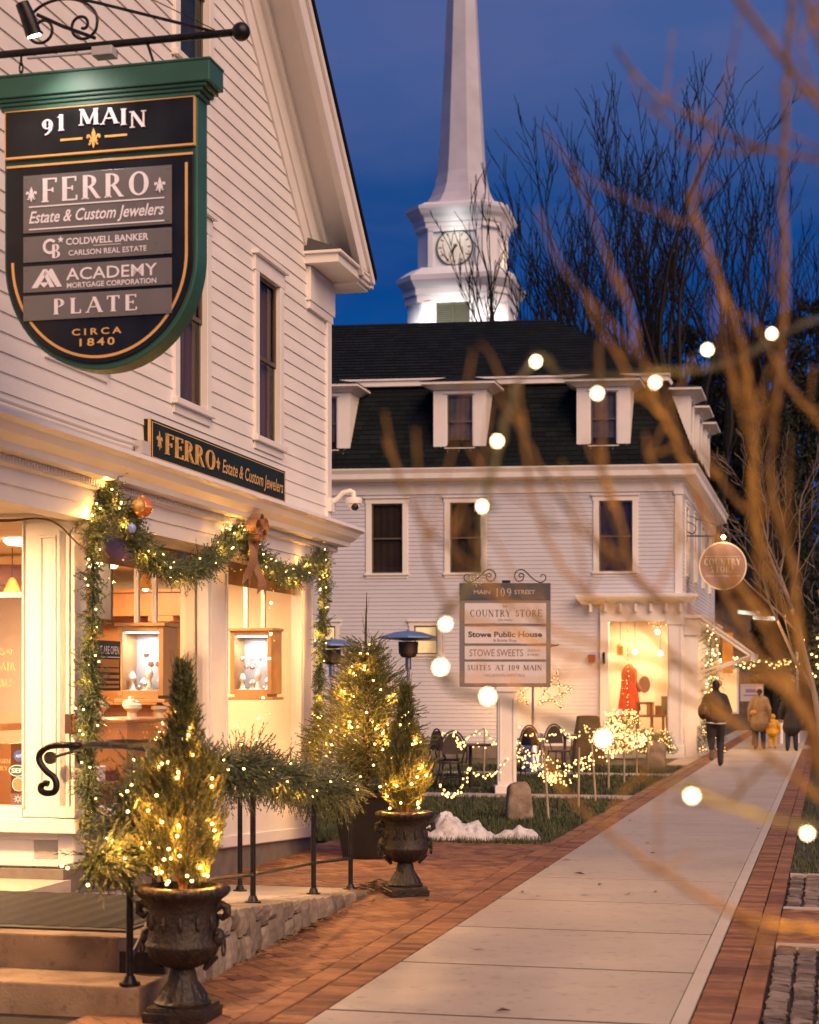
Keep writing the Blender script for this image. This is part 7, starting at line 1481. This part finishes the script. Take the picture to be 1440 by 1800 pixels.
BR = [
 (0.0054, 0.0036, [(0.554, 2.2, 1.484), (0.526, 2.192, 1.609), (0.506, 2.184, 1.704), (0.491, 2.176, 1.776), (0.477, 2.168, 1.794), (0.457, 2.16, 1.833), (0.445, 2.152, 1.874), (0.43, 2.144, 1.914), (0.429, 2.136, 1.963), (0.429, 2.128, 2.006), (0.42, 2.12, 2.07), (0.413, 2.112, 2.111), (0.4, 2.104, 2.152), (0.379, 2.096, 2.197), (0.36, 2.088, 2.248), (0.338, 2.08, 2.3)]),
 (0.0067, 0.0037, [(0.588, 2.32, 1.487), (0.545, 2.32, 1.627), (0.53, 2.32, 1.766), (0.521, 2.32, 1.859), (0.509, 2.32, 1.897), (0.499, 2.32, 1.932), (0.49, 2.32, 1.986), (0.495, 2.32, 2.057), (0.5, 2.32, 2.104), (0.507, 2.32, 2.176), (0.51, 2.32, 2.271), (0.507, 2.32, 2.374), (0.51, 2.32, 2.452), (0.513, 2.32, 2.539), (0.518, 2.32, 2.616), (0.52, 2.32, 2.678)]),
 (0.0058, 0.0041, [(0.567, 2.24, 1.539), (0.543, 2.263, 1.621), (0.518, 2.286, 1.67), (0.492, 2.309, 1.708), (0.466, 2.331, 1.758), (0.451, 2.354, 1.794), (0.437, 2.377, 1.831), (0.428, 2.4, 1.88)]),
 (0.0046, 0.0035, [(0.508, 2.16, 1.639), (0.487, 2.173, 1.693), (0.468, 2.187, 1.74), (0.455, 2.2, 1.777), (0.441, 2.213, 1.807), (0.428, 2.227, 1.832), (0.411, 2.24, 1.864)]),
 (0.0043, 0.0028, [(0.541, 2.32, 1.642), (0.507, 2.288, 1.727), (0.478, 2.256, 1.786), (0.457, 2.224, 1.822), (0.446, 2.192, 1.864), (0.433, 2.16, 1.916)]),
 (0.0034, 0.0024, [(0.493, 2.0, 2.314), (0.492, 2.057, 2.334), (0.446, 2.114, 2.364), (0.41, 2.171, 2.398), (0.371, 2.229, 2.441), (0.335, 2.286, 2.486), (0.312, 2.343, 2.537), (0.29, 2.4, 2.598)]),
 (0.0027, 0.0017, [(0.439, 2.08, 2.353), (0.407, 2.144, 2.37), (0.375, 2.208, 2.394), (0.356, 2.272, 2.435), (0.347, 2.336, 2.479), (0.344, 2.4, 2.52)]),
 (0.0047, 0.0039, [(0.483, 1.92, 2.334), (0.459, 1.92, 2.356), (0.422, 1.92, 2.403), (0.397, 1.92, 2.437), (0.371, 1.92, 2.471), (0.352, 1.92, 2.503)]),
 (0.004, 0.0034, [(0.454, 1.84, 2.372), (0.44, 1.84, 2.402), (0.427, 1.84, 2.439), (0.417, 1.84, 2.47)]),
 (0.0024, 0.0013, [(0.499, 2.08, 2.418), (0.496, 2.133, 2.472), (0.499, 2.187, 2.527), (0.506, 2.24, 2.57)]),
 (0.0048, 0.0019, [(0.437, 1.68, 1.451), (0.406, 1.707, 1.455), (0.369, 1.733, 1.456), (0.337, 1.76, 1.465), (0.311, 1.787, 1.477), (0.262, 1.813, 1.505), (0.213, 1.84, 1.542), (0.187, 1.867, 1.565), (0.167, 1.893, 1.59), (0.154, 1.92, 1.62)]),
 (0.0036, 0.0025, [(0.483, 1.92, 1.55), (0.453, 1.94, 1.584), (0.416, 1.96, 1.615), (0.376, 1.98, 1.658), (0.347, 2.0, 1.693), (0.31, 2.02, 1.737), (0.265, 2.04, 1.782), (0.22, 2.06, 1.805), (0.186, 2.08, 1.846), (0.162, 2.1, 1.899), (0.147, 2.12, 1.961), (0.143, 2.14, 2.024), (0.136, 2.16, 2.084)]),
 (0.0032, 0.0023, [(0.453, 2.0, 1.683), (0.413, 2.032, 1.717), (0.372, 2.064, 1.752), (0.321, 2.096, 1.787), (0.277, 2.128, 1.835), (0.251, 2.16, 1.86), (0.216, 2.192, 1.908), (0.191, 2.224, 1.951), (0.166, 2.256, 2.002), (0.144, 2.288, 2.05), (0.114, 2.32, 2.104)]),
 (0.003, 0.0025, [(0.468, 2.08, 1.69), (0.425, 2.088, 1.738), (0.384, 2.096, 1.766), (0.337, 2.104, 1.795), (0.303, 2.112, 1.816), (0.272, 2.12, 1.855), (0.262, 2.128, 1.91), (0.244, 2.136, 1.967), (0.242, 2.144, 2.009), (0.241, 2.152, 2.069), (0.239, 2.16, 2.136)]),
 (0.0036, 0.0027, [(0.44, 2.08, 1.776), (0.413, 2.08, 1.807), (0.392, 2.08, 1.842), (0.376, 2.08, 1.877), (0.354, 2.08, 1.923), (0.333, 2.08, 1.978), (0.311, 2.08, 2.026), (0.291, 2.08, 2.071), (0.277, 2.08, 2.119), (0.267, 2.08, 2.161), (0.253, 2.08, 2.203)]),
 (0.0029, 0.0023, [(0.413, 2.0, 1.703), (0.349, 2.015, 1.717), (0.291, 2.029, 1.73), (0.232, 2.044, 1.748), (0.178, 2.058, 1.765), (0.124, 2.073, 1.8), (0.09, 2.087, 1.832), (0.07, 2.102, 1.854), (0.03, 2.116, 1.886), (0.011, 2.131, 1.91), (-0.016, 2.145, 1.972), (-0.031, 2.16, 2.012)]),
 (0.003, 0.0023, [(0.371, 1.92, 1.655), (0.309, 1.929, 1.687), (0.245, 1.938, 1.716), (0.182, 1.947, 1.736), (0.117, 1.956, 1.762), (0.075, 1.964, 1.773), (0.055, 1.973, 1.787), (0.038, 1.982, 1.804), (0.021, 1.991, 1.854), (0.015, 2.0, 1.903)]),
 (0.002, 0.0015, [(0.26, 2.0, 1.73), (0.215, 2.016, 1.717), (0.163, 2.032, 1.706), (0.111, 2.048, 1.705), (0.05, 2.064, 1.71), (0.035, 2.08, 1.716)]),
 (0.0021, 0.0016, [(0.442, 2.08, 1.61), (0.424, 2.12, 1.583), (0.41, 2.16, 1.556), (0.381, 2.2, 1.546), (0.343, 2.24, 1.551)]),
 (0.0025, 0.0016, [(0.464, 2.16, 2.033), (0.448, 2.187, 2.043), (0.443, 2.213, 2.047), (0.433, 2.24, 2.062)]),
 (0.0021, 0.0014, [(0.422, 2.08, 1.988), (0.406, 2.1, 2.039), (0.396, 2.12, 2.092), (0.387, 2.14, 2.132), (0.383, 2.16, 2.164)]),
 (0.0042, 0.0023, [(0.567, 2.24, 2.01), (0.534, 2.256, 2.057), (0.511, 2.272, 2.09), (0.493, 2.288, 2.131), (0.476, 2.304, 2.172), (0.464, 2.32, 2.199)]),
 (0.0028, 0.002, [(0.433, 2.16, 1.916), (0.417, 2.213, 1.947), (0.404, 2.267, 1.991), (0.398, 2.32, 2.029)]),
 (0.0024, 0.0019, [(0.298, 2.08, 1.814), (0.322, 2.1, 1.851), (0.332, 2.12, 1.916), (0.3, 2.14, 1.989), (0.299, 2.16, 2.02)]),
 (0.0019, 0.0014, [(0.299, 2.0, 2.013), (0.283, 2.0, 2.03), (0.267, 2.0, 2.04), (0.257, 2.0, 2.037)]),
 (0.0017, 0.0012, [(0.345, 2.0, 2.225), (0.334, 2.027, 2.251), (0.322, 2.053, 2.256), (0.315, 2.08, 2.269)]),
 (0.0022, 0.0013, [(0.493, 2.24, 2.426), (0.521, 2.267, 2.425), (0.55, 2.293, 2.421), (0.58, 2.32, 2.408)]),
 (0.0018, 0.0014, [(0.236, 1.84, 1.835), (0.212, 1.867, 1.852), (0.183, 1.893, 1.874), (0.154, 1.92, 1.876)]),
 (0.0019, 0.0013, [(0.12, 2.0, 1.797), (0.091, 2.02, 1.811), (0.061, 2.04, 1.839), (0.052, 2.06, 1.868), (0.049, 2.08, 1.891)]),
 (0.002, 0.0012, [(0.337, 1.76, 1.465), (0.363, 1.787, 1.432), (0.378, 1.813, 1.401), (0.35, 1.84, 1.36)]),
 (0.0019, 0.0014, [(0.222, 1.92, 1.535), (0.24, 1.947, 1.573), (0.283, 1.973, 1.605), (0.34, 2.0, 1.617)]),
]
GLOBES = [(0.484, 2.28, 2.17), (0.377, 2.16, 2.125), (0.294, 2.04, 2.062), (0.229, 2.08, 2.056), (0.16, 2.16, 2.11), (0.107, 2.08, 1.998), (0.089, 2.08, 1.918), (0.079, 2.04, 1.829), (0.041, 1.96, 1.771), (0.032, 1.76, 1.719), (0.079, 1.72, 1.689), (0.186, 1.64, 1.649), (0.278, 1.68, 1.592), (0.429, 1.84, 1.541)]
CABLE = [(0.592, 2.4, 2.216), (0.526, 2.32, 2.187), (0.425, 2.2, 2.12), (0.349, 2.096, 2.086), (0.299, 2.04, 2.074), (0.261, 2.064, 2.074), (0.224, 2.096, 2.079), (0.191, 2.16, 2.092), (0.163, 2.176, 2.119), (0.131, 2.128, 2.065), (0.115, 2.096, 2.011), (0.103, 2.08, 1.972), (0.094, 2.08, 1.925), (0.086, 2.064, 1.875), (0.083, 2.04, 1.836), (0.053, 2.0, 1.797), (0.035, 1.936, 1.768), (0.027, 1.8, 1.727), (0.047, 1.744, 1.694), (0.086, 1.72, 1.686), (0.134, 1.68, 1.668), (0.187, 1.648, 1.648), (0.231, 1.648, 1.623), (0.28, 1.68, 1.595), (0.352, 1.76, 1.568), (0.432, 1.84, 1.547), (0.47, 1.88, 1.54)]

# ================================================================== THE SMALL BARE TREE CLOSE TO THE CAMERA, STRUNG WITH GLOBE LIGHTS
nt_ = thing('sapling', (.86, 2.08, 0), 'close bare many-stemmed sapling with curving tan twigs strung with globe lights', 'tree')
b = MB(); b.tube(spline([(0.864, 2.040, 0.000), (0.784, 2.096, 0.740), (0.672, 2.160, 1.140), (0.560, 2.208, 1.500)], 14), [.06-.0025*i for i in range(14)], 12); b.tube(spline([(0.864, 2.040, 0.000), (0.880, 1.760, 0.900), (0.784, 1.680, 1.260), (0.440, 1.680, 1.452)], 14), [.045-.002*i for i in range(14)], 10); b.tube(spline([(0.864, 2.040, 0.000), (0.960, 2.000, 1.300), (0.880, 1.960, 2.100), (0.528, 1.960, 2.356)], 14), [.045-.002*i for i in range(14)], 10); b.build('trunk', M_BARKN, nt_, smooth=True)
rb = random.Random(3); b = MB()
for r0, r1, P in BR:
    n = len(P)*5; pts = spline(P, n); b.tube([(x+.0012*math.sin(i*1.3), y, z+.0012*math.cos(i*1.7)) for i, (x, y, z) in enumerate(pts)], [(r0+(r1-r0)*i/(n-1))*(1+.12*math.sin(i*2.1)*(i % 4 == 0)) for i in range(n)], 9)
    for k in range(2):                                                             # buds and short spurs
        i = rb.randrange(n//4, n); p = Vector(pts[i]); d = Vector((rb.uniform(-1, 1), rb.uniform(-.4, .4), rb.uniform(.1, 1))).normalized(); b.tube([tuple(p), tuple(p+d*.018), tuple(p+d*.04+Vector((0, 0, .006)))], [r1*.8, r1*.7, r1*.35], 7)
        if k == 0 or len(P) > 9:
            q_ = Vector(pts[min(i+2, n-1)])-p; q_ = q_.normalized() if q_.length > 1e-6 else d; e_ = (q_*.8+d*.7).normalized(); ln_ = rb.uniform(.07, .20)
            b.tube(spline([tuple(p), tuple(p+e_*ln_*.4+Vector((0, 0, .006))), tuple(p+e_*ln_*.75+Vector((0, 0, .03*rb.random()))), tuple(p+e_*ln_+Vector((0, 0, .06*rb.random())))], 10), [max(.0014, r1*.75*(1-.6*j_/9)) for j_ in range(10)], 6)
b.build('crown', M_BARKN, nt_, smooth=True)
gl = thing('globe_light_string', CABLE[0], 'string of bright globe bulbs looped through the close sapling', 'string lights')
b = MB(); b.tube(spline(CABLE, 200), .0028, 7); b.tube([(x+.004*math.sin(i*.9), y+.004*math.cos(i*.9), z+.002) for i, (x, y, z) in enumerate(spline(CABLE, 200))], .0026, 6); b.build('cable', mat('olive_cable', (.10, .085, .03), .5), gl, smooth=True)
for x, y, z in GLOBES:
    k = min(spline(CABLE, 200), key=lambda p: (p[0]-x)**2+(p[1]-y)**2+(p[2]-z)**2)
    b = MB(); d = (Vector(k)-Vector((x, y, z))); d = d.normalized() if d.length > .004 else Vector((0, 0, 1)); p = Vector((x, y, z)); b.tube([tuple(p+d*.003), tuple(p+d*.012)], .0026, 8); b.tube([tuple(p+d*.018), k], .0025, 6); so = b.build('socket', M_CAB, gl, smooth=True)
    o = bpy.data.objects.new('bulb', bulb_mesh(.0030, M_BULBW)); COL.objects.link(o); o.parent = gl; o.location = p-Vector(CABLE[0])
for p, e in (((0.360, 1.880, 1.980), 3.4), ((0.096, 1.920, 1.660), 2.4), ((0.400, 1.680, 1.540), 2.4), ((0.496, 1.960, 1.300), 3.0)): lamp('globe_glow', p, e*.85, (1, .56, .17), rad=.03, parent=gl)
